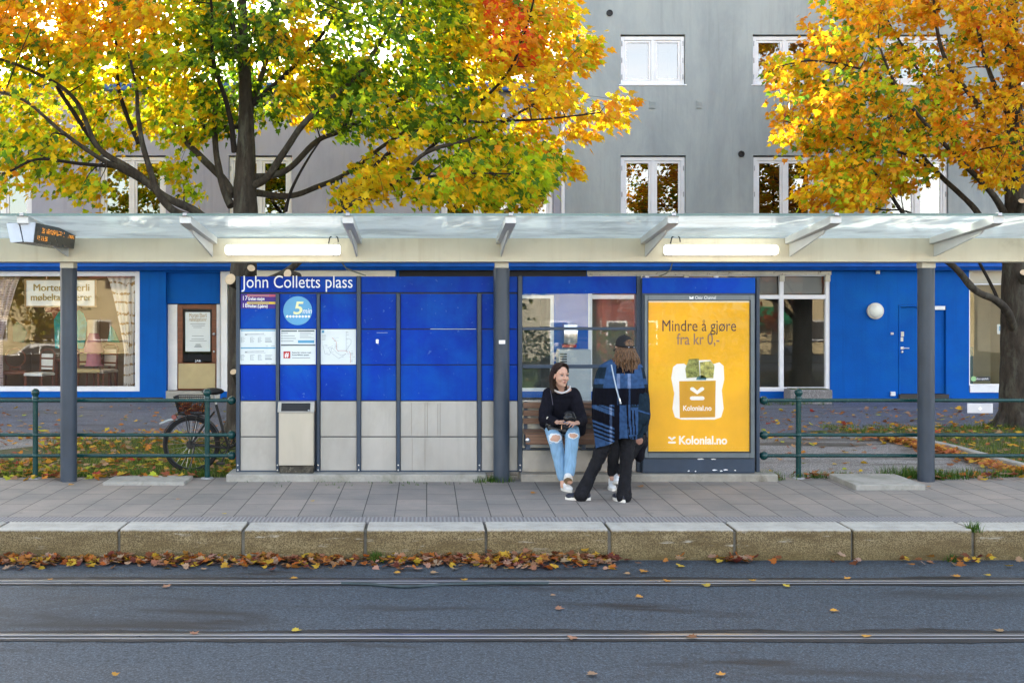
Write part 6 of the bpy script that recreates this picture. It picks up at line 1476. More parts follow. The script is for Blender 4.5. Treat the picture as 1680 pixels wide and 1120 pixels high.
def shoe(person, heel, fwd, up, L=.25, mat_up=None, mat_sole=None, name='shoe', tread=None):
    """low trainer: sole + upper; heel = back end of the sole on its underside"""
    Rm = frame_of(fwd, up); h = Vector(heel); P = lambda x, y, z: h + Rm @ Vector((x, y, z))
    outline = []
    for k in range(28):
        a = 2*math.pi*k/28; y = L/2 - math.cos(a) * L/2; wd = .036 + .011 * math.sin(math.pi * min(1, y / L) ** 1.5); outline.append((math.sin(a) * wd * (1 if abs(math.sin(a)) < .98 else 1), y))
    q = MB(); n = len(outline)
    vs = [P(x, y, 0) for x, y in outline] + [P(x*1.03, y, .014 + .006*(y > L*.8)) for x, y in outline] + [P(x*1.01, y, .027 + .004*(y < L*.2)) for x, y in outline]
    q.add(vs, [tuple(range(n-1, -1, -1))], 1); q.add(vs, [(i, (i+1) % n, n+(i+1) % n, n+i) for i in range(n)] + [(n+i, n+(i+1) % n, 2*n+(i+1) % n, 2*n+i) for i in range(n)] + [tuple(range(2*n, 3*n))], 0, True)
    so = q.build('sole', [mat_sole, tread or mat_sole], person)
    q = MB()
    ellip(q, P(0, L*.72, .034), (.042, L*.27, .034), Rm); ellip(q, P(0, L*.45, .048), (.037, L*.28, .044), Rm); ellip(q, P(0, L*.2, .05), (.034, L*.2, .05), Rm); capsule(q, P(0, L*.22, .05), P(0, L*.2, .085), .036, .036)
    up_ = fuse(q, name, mat_up, person, .006, 5)
    q = MB()
    for i in range(5): y = L*(.42 + .055*i); z = .092 - .0095*i - (.004*i*i/4); q.tube([P(-.022, y-.005, z-.012), P(0, y, z+.003), P(.022, y-.005, z-.012)], .0028, 6)
    q.build('laces', mat_sole, up_)
def hair_strands(person, name, roots, mat, wav=0.0, n=7, r0=.007, r1=.002, seed=1):
    rn = random.Random(seed); q = MB()
    for pts in roots:
        pth = smooth_path([Vector(p) for p in pts], 4); ph = rn.uniform(0, 6); am = wav * rn.uniform(.6, 1.3); m_ = len(pth)
        pth = [p + Vector((math.sin(ph + i * .95), math.cos(ph * 1.7 + i * .8), .25*math.sin(i*1.3+ph))) * am * min(1, i / (m_*.4)) for i, p in enumerate(pth)]
        q.tube(pth, [r0 * (1 - .25 * i / m_) + (r1 - r0*.75) * max(0, (i / (m_-1) - .6) / .4) for i in range(m_)], 6)
    return q.build(name, mat, person)
def hair_mat(name, a, b_):
    m, nd, lk, bs_ = new_mat(name); v = coords(nd, lk, (1, 1, .12)); lk.new(mixc(nd, lk, ramp(nd, lk, noise_n(nd, lk, 90, 3, .6, v), .35, .65), a, b_), bs_.inputs['Base Color']); bs_.inputs['Roughness'].default_value = .42; bs_.inputs['Specular IOR Level'].default_value = .35
    return m
def wr(amp, sc, seed=0, st=(1, 1, 1)):
    o_ = Vector((seed * 3.1, seed, 0))
    def f(co):
        p = Vector((co.x * st[0], co.y * st[1], co.z * st[2])) * sc + o_
        return amp * (noise.noise(p) + .5 * noise.noise(p * 2.3)) 
    return f
white_tee = pbr('white_tee', (.72, .68, .68), .8, var=.05)
shoe_white = pbr('shoe_white', (.72, .74, .76), .5, var=.06, scale=14); sole_white = pbr('sole_white', (.7, .68, .62), .6, var=.08, scale=10); sole_tan = pbr('sole_tan', (.45, .3, .15), .7, var=.3, scale=18)
black_denim = pbr('black_denim', (.006, .0065, .01), .75, var=.35, scale=12, bump=.5, bscale=240, spec=.25)
black_knit = pbr('black_knit', (.007, .007, .014), .85, var=.3, scale=20, bump=.7, bscale=320, spec=.2)
leather = pbr('black_leather', (.008, .009, .012), .28, var=.3, scale=16, bump=.2, bscale=90)
denim_m = attr_mat('light_denim', 'col', .8, spec=.2, bump=.4, bscale=350)

# ---- seated woman in black jumper and ripped light jeans
A = thing('person', (at(920, 800, 12.2).x, 12.2, 0), 'seated woman with straight brown hair in a black jumper and ripped light blue jeans', 'person')
hc = at(920, 615, 12.1); Rh = frame_of((.38, -.92, -.02)); HK = 1.06
pel = Vector((at(920, 700, 12.45).x, 12.46, .67)); chest = Vector((at(921, 660, 12.32).x, 12.33, .93)); nb = Vector((at(920, 640, 12.22).x, 12.22, 1.055))
shR, shL = Vector((at(901, 648, 12.27).x, 12.28, .995)), Vector((at(942, 648, 12.27).x, 12.26, .99))
elR, elL = Vector((at(893, 688, 12.2).x, 12.2, .735)), Vector((at(954, 690, 12.2).x, 12.18, .72))
wrR, wrL = at(913, 692, 11.97), at(949, 693, 11.98)
hipR, hipL = pel + Vector((-.085, -.02, 0)), pel + Vector((.085, -.02, 0))
knR, knL = at(910, 719, 11.97), at(939, 715, 11.96)
anR, anL = Vector((at(924, 780, 11.96).x, 11.99, .12)), Vector((at(934, 775, 11.88).x, 11.86, .185))
q = MB(); PA = head_shape(q, hc, Rh, HK)
capsule(q, PA(0, -.03, -.07), nb, .05, .056); capsule(q, nb, chest, .07, .12, sx=1.25, side=(1, 0, 0)); capsule(q, chest, pel, .115, .125, sx=1.25, side=(1, 0, 0))
for a, b_, c_, w_ in ((shR, elR, wrR, 1), (shL, elL, wrL, -1)): capsule(q, nb, a, .05, .055); capsule(q, a, b_, .048, .038); capsule(q, b_, c_, .036, .025)
for a, b_, c_ in ((hipR, knR, anR), (hipL, knL, anL)): capsule(q, a, b_, .085, .058); capsule(q, b_, c_, .053, .036); capsule(q, c_, c_ + Vector((0, -.03, -.07)), .034, .03)
hand_shape(q, wrR, (at(926, 697, 11.84) - wrR) + Vector((0, -.06, 0)), (.15, -.35, 1), -1, (.1, .16, .22, .3), (1.25, .25), 1.0, .16)
hand_shape(q, wrL, (at(934, 693, 11.86) - wrL), (-.1, .5, -.75), -1, (.2, .3, .38, .42), (.55, -.35), 1.0, .16)
fuse(q, 'body', SKIN, A, .0048, 3)
brown_hair = hair_mat('brown_hair', (.012, .006, .004), (.045, .021, .011))
face_parts(hc, Rh, HK, A, brown_hair, pbr('lip_rose', (.36, .13, .11), .5, var=.05))
# hair: cap on the skull with a centre parting, then straight lengths onto the shoulders
q = MB(); Pc = lambda x, y, z: hc + Rh @ Vector((x, y, z)) * HK
ellip(q, Pc(0, -.026, .04), [a * HK for a in (.079, .093, .088)], Rh)
for s in (-1, 1): ellip(q, Pc(s*.055, -.045, -.03), [a * HK for a in (.022, .05, .1)], Rh)
ellip(q, Pc(0, -.075, -.06), [a * HK for a in (.066, .045, .12)], Rh)
hcap = fuse(q, 'hair', brown_hair, A, .006, 3)
rts = []; rn = random.Random(5)
for s in (-1, 1):
    for k in range(46):
        u = k / 45; yb = .0; x0 = s * rn.uniform(.004, .02)
        rts.append([Pc(x0, .052 - .11*u, .123 - .012*abs(u-.4)), Pc(s*.052, .056 - .12*u, .09), Pc(s*(.078 + rn.uniform(0, .005)), .006 - .085*u, .012), Pc(s*(.077 + rn.uniform(-.004, .006)), -.012 - .08*u, -.08), Pc(s*(.068 + rn.uniform(-.012, .014)), -.012 - .07*u, -.135 - rn.uniform(0, .05))])
hair_strands(A, 'hair_lengths', rts, brown_hair, .0012, r0=.0065, r1=.0025, seed=2)
# jumper
q = MB(); capsule(q, nb + Vector((0, .03, -.055)), chest, .085, .15, sx=1.3, side=(1, 0, 0)); capsule(q, chest, pel + Vector((0, -.01, .02)), .15, .165, sx=1.2, side=(1, 0, 0))
for a, b_, c_ in ((shR, elR, wrR), (shL, elL, wrL)):
    capsule(q, nb + Vector((0, .03, -.05)), a, .07, .075); capsule(q, a, b_, .075, .066); capsule(q, b_, b_.lerp(c_, .93), .064, .042); capsule(q, b_ + Vector((0, .02, -.0)), b_ + Vector((0, .03, -.05)), .06, .055)
capsule(q, elL + Vector((-.02, .02, 0)), elL + Vector((-.02, .05, -.11)), .075, .075); capsule(q, elR + Vector((.03, .03, 0)), elR + Vector((.04, .06, -.06)), .07, .07)
fuse(q, 'jumper', black_knit, A, .007, 5, wr(.009, 11, 1, (1, 1, .7)))
q = MB()
for k, (rx_s, rz_s) in enumerate(((.093, .075),)):
    ring = []
    for j in range(28):
        a = 2*math.pi*j/28; ring.append(nb + Vector((.098*math.cos(a), -.015 - .082*math.sin(a), .018 - .052*max(0, math.sin(a)) + .012*abs(math.cos(a)))))
    q.tube(ring, .010, 8, closed=True)
q.build('tee_neckline', white_tee, A)
# jeans with worn-through knees
holeR, holeL = knR + Vector((.0, -.062, .012)), knL + Vector((.0, -.062, .012))
def jean_col(co):
    for h, sx_, sz_ in ((holeR, .062, .042), (holeL, .05, .028)):
        d = co - h; e = math.sqrt((d.x / sx_) ** 2 + (d.z / sz_) ** 2) + .22 * noise.noise(co * 38)
        if d.y < .08 and e < .86: return (.55, .33, .24)
        if d.y < .08 and e < 1.15: return (.72, .76, .8)
    n_ = .5 + .5 * noise.noise(co * 9); f = .75 + .35 * n_ + .18 * noise.noise(Vector((co.x * 60, co.y * 60, co.z * 14)))
    return (.24 * f, .42 * f, .62 * f)
q = MB(); capsule(q, hipR, hipL, .13, .13)
for a, b_, c_ in ((hipR, knR, anR), (hipL, knL, anL)): capsule(q, a, b_, .112, .078); capsule(q, b_ + Vector((0, .0, .005)), c_ + Vector((0, .01, .02)), .076, .057)
fuse(q, 'jeans', denim_m, A, .0055, 4, wr(.006, 16, 3, (1, 1, .6)), jean_col)
q = MB(); rn = random.Random(9)
for h, w_, hh in ((holeR, .055, .036), (holeL, .046, .024)):
    for k in range(34):
        a = math.pi + math.pi * rn.random() if rn.random() < .7 else rn.uniform(0, 6.28); p = h + Vector((w_*math.cos(a), .012 + .02*abs(math.cos(a)), hh*math.sin(a))); q.tube([p, p + Vector((rn.gauss(0, .008), -.012, -.012 - .012*rn.random())), p + Vector((rn.gauss(0, .012), -.012, -.028 - .016*rn.random()))], .0017, 4)
q.build('frayed_threads', pbr('thread_white', (.78, .8, .82), .8), A)
shoe(A, Vector((anR.x - .005, anR.y + .07, .002)), (.28, -.96, .0), (0, 0, 1), .25, shoe_white, sole_white)
fw = Vector((-.12, -.82, .42)); shoe(A, Vector((anL.x - .005, anL.y + .06, .065)), fw, (0, .45, .9), .25, shoe_white, sole_white, tread=sole_tan)
# belt bag on her lap and the small black pouch in her hands
bg_ = thing('belt_bag', (at(916, 700, 12.0).x, 12.05, .66), 'black leather belt bag lying across the lap of the seated woman', 'bag')
q = MB(); capsule(q, at(903, 696, 12.08), at(932, 702, 12.02), .055, .05, sx=.75, side=(0, 1, 0)); capsule(q, at(905, 703, 12.06), at(928, 707, 12.0), .045, .04); fuse(q, 'bag_body', leather, bg_, .006, 5, wr(.004, 18, 4))
q = MB(); q.tube([at(898, 684, 12.12), at(902, 690, 12.06), at(905, 695, 12.02)], .012, 8, flat=.4); q.build('strap', leather, bg_)
q = MB(); q.tube([at(921, 690, 11.985), at(921.5, 698, 11.97), at(921, 704, 11.965)], .004, 6); q.build('zip', pbr('zip_copper', (.5, .3, .18), .3, metal=.8), bg_)
q = MB(); q.lathe([(.001, -.004), (.016, -.003), (.018, .006)], at(899, 686, 12.05), 14, axis='y'); q.build('ring', M['steel'], bg_)
pc = thing('pouch', tuple(at(936, 687, 11.93)), 'small shiny black pouch held between the hands of the seated woman', 'pouch')
q = MB(); capsule(q, at(930, 686, 11.93), at(940, 686, 11.93), .04, .04, sx=.6, side=(0, 1, 0)); capsule(q, at(931, 680, 11.93), at(939, 680, 11.93), .03, .03, sx=.6, side=(0, 1, 0)); fuse(q, 'pouch_body', leather, pc, .005, 4, wr(.003, 25, 2))
q = MB(); q.tube([at(926, 679, 11.92), at(930, 675.5, 11.91), at(937, 675, 11.91), at(941, 678, 11.92)], .006, 8); q.build('rim', pbr('gloss_black', (.02, .022, .03), .15), pc)
q = MB(); q.tube([at(903, 640, 12.15), at(905, 650, 12.14), at(907, 664, 12.13)], .007, 6, flat=.4); st_ = q.build('strap', pbr('strap_grey', (.12, .12, .17), .6), bg_)

# ---- third person, mostly hidden behind the standing woman
C_ = thing('person', (at(1035, 800, 12.3).x, 12.35, 0), 'dark-clothed person on the bench, mostly hidden behind the woman in the checked cape', 'person')
cx = at(1028, 700, 12.4).x; pel = Vector((cx, 12.46, .66)); chest = Vector((cx, 12.4, .92)); nb = Vector((cx, 12.36, 1.06)); hcC = Vector((cx, 12.33, 1.2)); RhC = frame_of((-.2, -.95, 0))
knR, knL = at(1008, 716, 12.0), at(1047, 722, 12.0); anR, anL = Vector((at(1006, 780, 12.05).x, 12.1, .14)), Vector((at(1020, 772, 12.0).x, 12.02, .17))
q = MB(); PB = head_shape(q, hcC, RhC, .95); capsule(q, PB(0, -.03, -.07), nb, .05, .056); capsule(q, nb, chest, .07, .12, sx=1.2, side=(1, 0, 0)); capsule(q, chest, pel, .115, .125, sx=1.2, side=(1, 0, 0))
hd = []
for s, kn in ((-1, knR), (1, knL)):
    a = nb + Vector((s*.16, .02, -.06)); e = a + Vector((s*.03, -.05, -.25)); w_ = kn + Vector((-s*.03, .08, .1)); capsule(q, nb, a, .05, .055); capsule(q, a, e, .045, .036); capsule(q, e, w_, .035, .025); hand_shape(q, w_, (-s*.5, -.6, -.2), (0, .2, -1), s, (.4, .45, .5, .5)); hd.append((a, e, w_))
for a, b_, c_ in ((pel + Vector((-.08, 0, 0)), knR, anR), (pel + Vector((.08, 0, 0)), knL, anL)): capsule(q, a, b_, .08, .056); capsule(q, b_, c_, .052, .036); capsule(q, c_, c_ + Vector((0, -.03, -.06)), .034, .03)
fuse(q, 'body', SKIN, C_, .006, 3)
face_parts(hcC, RhC, .95, C_, brown_hair, pbr('lip_rose_2', (.42, .15, .13), .4))
q = MB(); ellip(q, hcC + Vector((0, .03, .045)), (.082, .092, .085)); ellip(q, hcC + Vector((0, .07, -.04)), (.075, .05, .11)); fuse(q, 'hair', brown_hair, C_, .008, 3)
q = MB(); capsule(q, nb + Vector((0, .03, -.05)), chest, .085, .14, sx=1.25, side=(1, 0, 0)); capsule(q, chest, pel + Vector((0, 0, .02)), .14, .155, sx=1.2, side=(1, 0, 0))
for a, e, w_ in hd: capsule(q, a, e, .07, .06); capsule(q, e, e.lerp(w_, .92), .058, .042)
capsule(q, pel + Vector((.1, -.05, .02)), knL + Vector((.035, .1, -.04)), .1, .085); capsule(q, knL + Vector((.04, .09, -.04)), knL + Vector((.035, .12, -.2)), .07, .05)
fuse(q, 'jacket', black_knit, C_, .008, 5, wr(.008, 11, 6))
hC = knL + Vector((.0, -.062, .0))
def dark_jean(co):
    d = co - hC; e = math.sqrt((d.x / .05) ** 2 + (d.z / .045) ** 2) + .2 * noise.noise(co * 40)
    if d.y < .07 and e < .8: return (.3, .16, .12)
    f = .8 + .4 * noise.noise(co * 12); return (.012 * f, .013 * f, .017 * f)
q = MB(); capsule(q, pel + Vector((-.08, 0, 0)), pel + Vector((.08, 0, 0)), .12, .12)
for a, b_, c_ in ((pel + Vector((-.08, 0, 0)), knR, anR), (pel + Vector((.08, 0, 0)), knL, anL)): capsule(q, a, b_, .105, .074); capsule(q, b_, c_ + Vector((0, 0, .03)), .072, .055)
fuse(q, 'trousers', attr_mat('dark_denim', 'col', .8, spec=.2), C_, .0065, 4, wr(.006, 14, 8), dark_jean)
shoe(C_, Vector((at(1013, 780, 12.05).x, 12.1, .04)), (-.12, -.9, .18), (0, 0, 1), .25, shoe_white, sole_white); shoe(C_, anR + Vector((0, .07, -.14)), (-.1, -.95, 0), (0, 0, 1), .25, shoe_white, sole_white)

# ---- standing woman with black cap and blue-black checked cape, seen from behind
B = thing('person', (at(1010, 820, 11.3).x, 11.3, 0), 'standing woman seen from behind in a blue and black checked cape and black baseball cap', 'person')
YB = 11.32; b2 = lambda px, py, dy=0.0: at(px, py, YB + dy)
hcB = b2(1024, 572); RB = frame_of((-.42, .9, -.05)); KB = 1.04
nbB = b2(1021, 600, .0); chB = b2(1018, 632, .0); peB = b2(1016, 686, .02)
hL, hR = b2(1003, 690), b2(1029, 690); kL, kR = b2(982, 752, .02), b2(1028, 752, -.02); aL, aR = b2(956, 806, .02), b2(1024, 811, -.02)
aL.z = .095; aR.z = .095
q = MB(); PBh = head_shape(q, hcB, RB, KB); capsule(q, PBh(0, -.03, -.07), nbB, .05, .056); capsule(q, nbB, chB, .07, .12, sx=1.3, side=(1, 0, 0)); capsule(q, chB, peB, .11, .125, sx=1.25, side=(1, 0, 0))
for s in (-1, 1):
    a = nbB + Vector((s*.14, 0, -.06)); e = a + Vector((s*.03, .06, -.26)); w_ = e + Vector((-s*.12, .2, .03)); capsule(q, nbB, a, .05, .055); capsule(q, a, e, .045, .036); capsule(q, e, w_, .035, .025); hand_shape(q, w_, (-s*.7, .5, 0), (0, -.4, .8), s, (.45, .5, .5, .55))
for a, b_, c_ in ((hL, kL, aL), (hR, kR, aR)): capsule(q, a, b_, .08, .056); capsule(q, b_, c_, .052, .034); capsule(q, c_, c_ + Vector((0, 0, -.05)), .033, .03)
fuse(q, 'body', SKIN, B, .006, 3)
face_parts(hcB, RB, KB, B, brown_hair, pbr('lip_rose_3', (.42, .15, .13), .4))
# flared black jeans
q = MB(); capsule(q, hL, hR, .12, .12)
for a, b_, c_, out in ((hL, kL, aL, Vector((-.015, 0, -.035))), (hR, kR, aR, Vector((-.004, -.01, -.045)))):
    capsule(q, a, b_, .105, .07); capsule(q, b_, b_.lerp(c_, .55), .066, .06); capsule(q, b_.lerp(c_, .55), c_ + out, .06, .076)
def flare(co):
    return .008 * noise.noise(Vector((co.x * 22, co.y * 22, co.z * 9))) + .004 * noise.noise(co * 45)
fuse(q, 'jeans', black_denim, B, .0065, 4, flare)
navy = pbr('shoe_navy', (.01, .014, .03), .4, var=.2)
shoe(B, Vector((aL.x + .085, aL.y + .02, .001)), (-.97, .22, 0), (0, 0, 1), .26, navy, sole_white); shoe(B, Vector((aR.x - .01, aR.y - .085, .001)), (-.25, .95, 0), (0, 0, 1), .26, navy, sole_white)
# checked cape: loft of rings from the neck to the hem
BLU, BLK, LIT, TEAL = (.032, .075, .175), (.004, .0045, .009), (.14, .2, .34), (.01, .022, .036)
def cape_colour(p, a):
    """woven check, laid out on the cloth: p in the world, a = angle round the body (back of the wearer faces the street)"""
    px = 700 + p.x * F / p.y; py = 498 + (CAM_H - p.z) * F / p.y; n_ = .85 + .3 * noise.noise(p * 30) + .12 * noise.noise(p * 120)
    tlt = (px - 1018) * .06
    c = BLU; v = py + tlt * 0
    if math.sin(a) > .2: c = BLK if (int(p.z * 7) % 2) else BLU
    elif py < 613 and 1011 < px < 1040: c = BLK
    elif 637 - abs(px - 1018) * .02 < py < 664: c = BLK if not (1012.5 < px < 1015 or 1031 < px < 1033.5) else (.02, .04, .09)
    elif py < 640:
        if 1012 < px < 1016.5 or 1029.5 < px < 1034: c = LIT if py > 611 else BLU
        elif px < 996 - (py - 600) * .18 or px > 1052 + (py - 610) * .18: c = TEAL if int(py / 9) % 3 else BLU
    else:
        d = py - (px - 978) * .38          # lower part hangs on the slant
        if 1008 < px < 1016: c = BLK
        elif px <= 1008:
            if 664 < d < 671: c = BLU
            elif 671 <= d < 690: c = BLK
            else: c = BLK if int((d - 690) / 3.4) % 2 and d < 716 else BLU
            if 1000 < px < 1004: c = LIT if c == BLU else (.03, .05, .1)
        else:
            c = BLU
            if any(abs(px - s_ - (py - 690) * .03) < 1.1 for s_ in (1030, 1035, 1040, 1045)): c = BLK
            if px > 1047 + (py - 680) * -.05: c = TEAL
    return tuple(x * n_ for x in c)
levels = [(590, 1022, 17, .09), (594, 1021, 25, .105), (600, 1019.5, 33, .13), (608, 1018.5, 37.5, .155), (620, 1018, 40.5, .18), (640, 1018, 43.5, .2), (660, 1018.5, 45.5, .21), (680, 1019, 45.5, .21), (695, 1019, 43.5, .2), (708, 1018.5, 41, .19), (718, 1018, 39, .185)]
nA = 120; mb_v = []; mb_a = []; nl = 46
for j in range(nl + 1):
    f = j / nl * (len(levels) - 1); k = min(len(levels) - 2, int(f)); t_ = f - k; lv = [a + (b_ - a) * t_ for a, b_ in zip(levels[k], levels[k+1])]
    for i in range(nA):
        a = 2*math.pi*i/nA; g_ = j / nl
        fold = .018 * g_ ** 1.2 * math.sin(a * 9 + 2.2 * g_) + .012 * g_ * math.sin(a * 17 + 1) + .008 * noise.noise(Vector((math.cos(a) * 3, math.sin(a) * 3, g_ * 5)))
        hw = lv[2] / 163.5 * (1 + fold * 2.2); hd_ = lv[3] * (1 + fold * 4)
        py = lv[0]
        # uneven hem: a tail at the left front, shorter at the right back
        left = max(0, -math.cos(a)) ** 2.5
        py += (g_ ** 3) * (20 * left - 6 * max(0, math.cos(a)) + 3 * math.sin(a * 5))
        p0 = b2(lv[1], py); mb_v.append((p0.x + math.cos(a) * hw, YB + .01 + math.sin(a) * hd_, p0.z)); mb_a.append(a)
me = bpy.data.meshes.new('cape'); me.from_pydata(mb_v, [], [(j*nA+i, j*nA+(i+1) % nA, (j+1)*nA+(i+1) % nA, (j+1)*nA+i) for j in range(nl) for i in range(nA)])
me.polygons.foreach_set('use_smooth', [True] * len(me.polygons)); cape_m = attr_mat('checked_wool', 'col', .9, spec=.1, bump=.5, bscale=260); me.materials.append(cape_m)
o = bpy.data.objects.new('cape', me); COL.objects.link(o); set_parent(o, B)
ss = o.modifiers.new('sub', 'SUBSURF'); ss.levels = 2; ss.render_levels = 2
dg = bpy.context.evaluated_depsgraph_get(); m2 = bpy.data.meshes.new_from_object(o.evaluated_get(dg)); o.modifiers.clear(); o.data = m2; m2.name = 'cape'
at_ = m2.attributes.new('col', 'FLOAT_COLOR', 'POINT'); fl = []
for v in m2.vertices:
    a = math.atan2(v.co.y - YB - .01, v.co.x - b2(1018, 660).x); fl += [*cape_colour(v.co, a), 1]
at_.data.foreach_set('color', fl)
so_ = o.modifiers.new('thickness', 'SOLIDIFY'); so_.thickness = .008
# the gathered flap of the cape at the right (arm bent underneath)
q = MB(); capsule(q, b2(1052, 655, -.1), b2(1052, 685, -.14), .085, .09, sx=.8, side=(0, 1, 0)); capsule(q, b2(1030, 668, -.17), b2(1046, 684, -.17), .07, .09, sx=.55, side=(0, 1, 0)); capsule(q, b2(1030, 668, -.17), b2(1032, 706, -.17), .06, .075, sx=.5, side=(0, 1, 0)); capsule(q, b2(1046, 684, -.17), b2(1040, 706, -.17), .08, .06, sx=.5, side=(0, 1, 0))
def flap_col(co):
    px = 700 + co.x * F / co.y; py = 498 + (CAM_H - co.z) * F / co.y; n_ = .85 + .3 * noise.noise(co * 30); c = BLU
    if any(abs(px - s_ - (py - 690) * .05) < 1.0 for s_ in (1031.5, 1036.5, 1041.5)) and py > 672: c = BLK
    if px > 1047 or py < 668: c = TEAL
    if abs(py - 668 - (px - 1030) * .3) < 1.3 : c = BLU
    if py > 713: c = BLU
    return tuple(x * n_ for x in c)
fuse(q, 'cape_flap', cape_m, B, .0055, 5, wr(.008, 15, 5, (1.6, 1, .6)), flap_col)
# hair: wavy dark-blonde lengths below the cap
blond = hair_mat('dark_blond_hair', (.03, .014, .006), (.17, .085, .034))
q = MB(); PH = lambda x, y, z: hcB + RB @ Vector((x, y, z)) * KB
ellip(q, PH(0, -.026, .03), [a * KB for a in (.08, .094, .086)], RB); ellip(q, PH(0, -.07, -.07), [a * KB for a in (.085, .05, .12)], RB)
fuse(q, 'hair', blond, B, .007, 3)
rn = random.Random(3); rts = []
for k in range(120):
    a = R(rn.uniform(150, 390)); x, y = math.cos(a), math.sin(a) * .9 - .1; w_ = rn.uniform(1.0, 1.25); L_ = rn.uniform(.12, .2)
    rts.append([PH(x*.07, y*.085-.01, .03), PH(x*.088, y*.1-.015, -.03), PH(x*.1*w_, y*.105-.02, -.09), PH(x*.108*w_, y*.11-.02, -.13), PH(x*.1*w_ + rn.gauss(0, .012), y*.11-.02, -.09-L_*.85)])
hair_strands(B, 'hair_waves', rts, blond, .011, r0=.0085, r1=.003, seed=4)
# baseball cap
capm = pbr('cap_black', (.008, .008, .01), .8, var=.2, scale=30, bump=.3, bscale=300)
q = MB(); vs = []; nu, nv = 40, 12
for j in range(nv + 1):
    ph = math.pi / 2 * j / nv
    for i in range(nu):
        a = 2*math.pi*i/nu; r_ = math.cos(ph); z = .035 + .1 * math.sin(ph) ** .9 - .028 * (1 - j/nv) * (.5 - .5*math.sin(a)); vs.append(PH(.086*r_*math.cos(a), -.015 + .104*r_*math.sin(a), z))
fs = []
for j in range(nv):
    for i in range(nu):
        back = (-math.pi/2 - .5 < math.atan2(math.sin(2*math.pi*(i+.5)/nu), math.cos(2*math.pi*(i+.5)/nu)) < -math.pi/2 + .5)
        if j < 2 and j > 0 and back: continue
        fs.append((j*nu+i, j*nu+(i+1) % nu, (j+1)*nu+(i+1) % nu, (j+1)*nu+i))
q.add(vs, fs, 0, True); cp = q.build('cap', capm, B); cp.modifiers.new('thickness', 'SOLIDIFY').thickness = .004
q = MB(); vs = []
for j in range(7):
    for i in range(17):
        u = -1 + i / 8; t_ = j / 6; vs.append(PH(u*.078*(1 - .12*t_), .075 + .075*t_*math.sqrt(max(0, 1 - .55*u*u)) - .045*u*u, .02 - .02*t_ - .02*u*u))
q.add(vs, [(j*17+i, j*17+i+1, (j+1)*17+i+1, (j+1)*17+i) for j in range(6) for i in range(16)], 0, True); br_ = q.build('brim', capm, cp); br_.modifiers.new('thickness', 'SOLIDIFY').thickness = .005
q = MB(); q.ball(PH(0, -.013, .136), .009, 10, sc=(1, 1, .6)); q.build('button', capm, cp)
q = MB(); q.tube([PH(-.06, -.094, .012), PH(0, -.122, .01), PH(.06, -.094, .012)], .008, 8, flat=.4); q.build('rear_strap', capm, cp)
q = MB()
for x in (-.03, .03): q.ball(PH(x, -.124 + abs(x)*.12, .012), .006, 8)
q.build('stud', M['steel'], cp)
# cross-body strap
q = MB(); q.tube([b2(1003, 598, -.14), b2(1007, 618, -.205), b2(1012, 640, -.225), b2(1016, 654, -.23)], .007, 8, flat=.35); s_ = q.build('shoulder_strap', pbr('strap_silver', (.3, .36, .42), .5), B)
q = MB(); q.tube([b2(1016, 653, -.232), b2(1017.5, 659, -.235)], .009, 8); q.ball(b2(1018, 661, -.235), .012, 10); q.build('clip', M['steel'], s_)
# ================================================================== THE OTHER SIDE OF THE STREET (seen only as reflections in the glass)
GZ = -1.42
def house(x0, x1, y, h, wallc, roofc, label, pitch=2.2):
    t = thing('house', ((x0+x1)/2, y, GZ), label, 'house', 'houses across the street')
    wm = pbr('house_wall', wallc, .8, var=.08)
    q = MB(); q.box(x0, x1, y-8, y, GZ, GZ+h); q.build('wall', wm, t)
    q = MB(); q.prism([(y+.4, GZ+h+.003), (y-4, GZ+h+pitch), (y-8.4, GZ+h+.003)], x0-.3, x1+.3); q.build('roof', pbr('house_roof', roofc, .8, var=.2, scale=5), t)
    n = max(2, int((x1 - x0) / 3)); 
    for fl_ in range(max(1, int(h / 2.9))):
        for k in range(n):
            cx = x0 + (x1 - x0) * (k + .5) / n; z = GZ + 1 + fl_ * 2.8
            q = MB(); q.box(cx-.6, cx+.6, y+.003, y+.06, z, z+1.4); w_ = q.build('window', M['white_paint'], t)
            q = MB(); q.box(cx-.5, cx+.5, y+.0605, y+.065, z+.1, z+1.3); q.build('pane', M['interior_dark'], w_)
house(-34, -20, -30, 5.2, (.6, .5, .3), (.3, .08, .04), 'cream house with a red roof across the street', 2.5)
house(10.2, 13.6, -40, 4.4, (.2, .035, .025), (.12, .1, .1), 'small red wooden house across the street')
house(2.5, 9.6, -41, 5.0, (.4, .38, .3), (.12, .1, .1), 'pale grey-cream house behind the hedge across the street')
house(-15, -4, -36, 5.4, (.6, .56, .42), (.3, .1, .05), 'pale yellow house across the street')
house(19, 36, -30, 7.5, (.55, .45, .26), (.14, .1, .09), 'tall ochre house across the street')
house(40, 60, -30, 6, (.6, .58, .52), (.2, .1, .07), 'white house at the end of the row across the street')
q = MB(); q.prism([(-29.9, 1.9), (-28.2, .9), (-28.2, .7), (-29.9, 1.0)], 20.0, 25.5); o = q.build('awning', pbr('awning_green', (.01, .25, .12), .7)); tag(o, 'green awning on the tall ochre house across the street', 'awning')
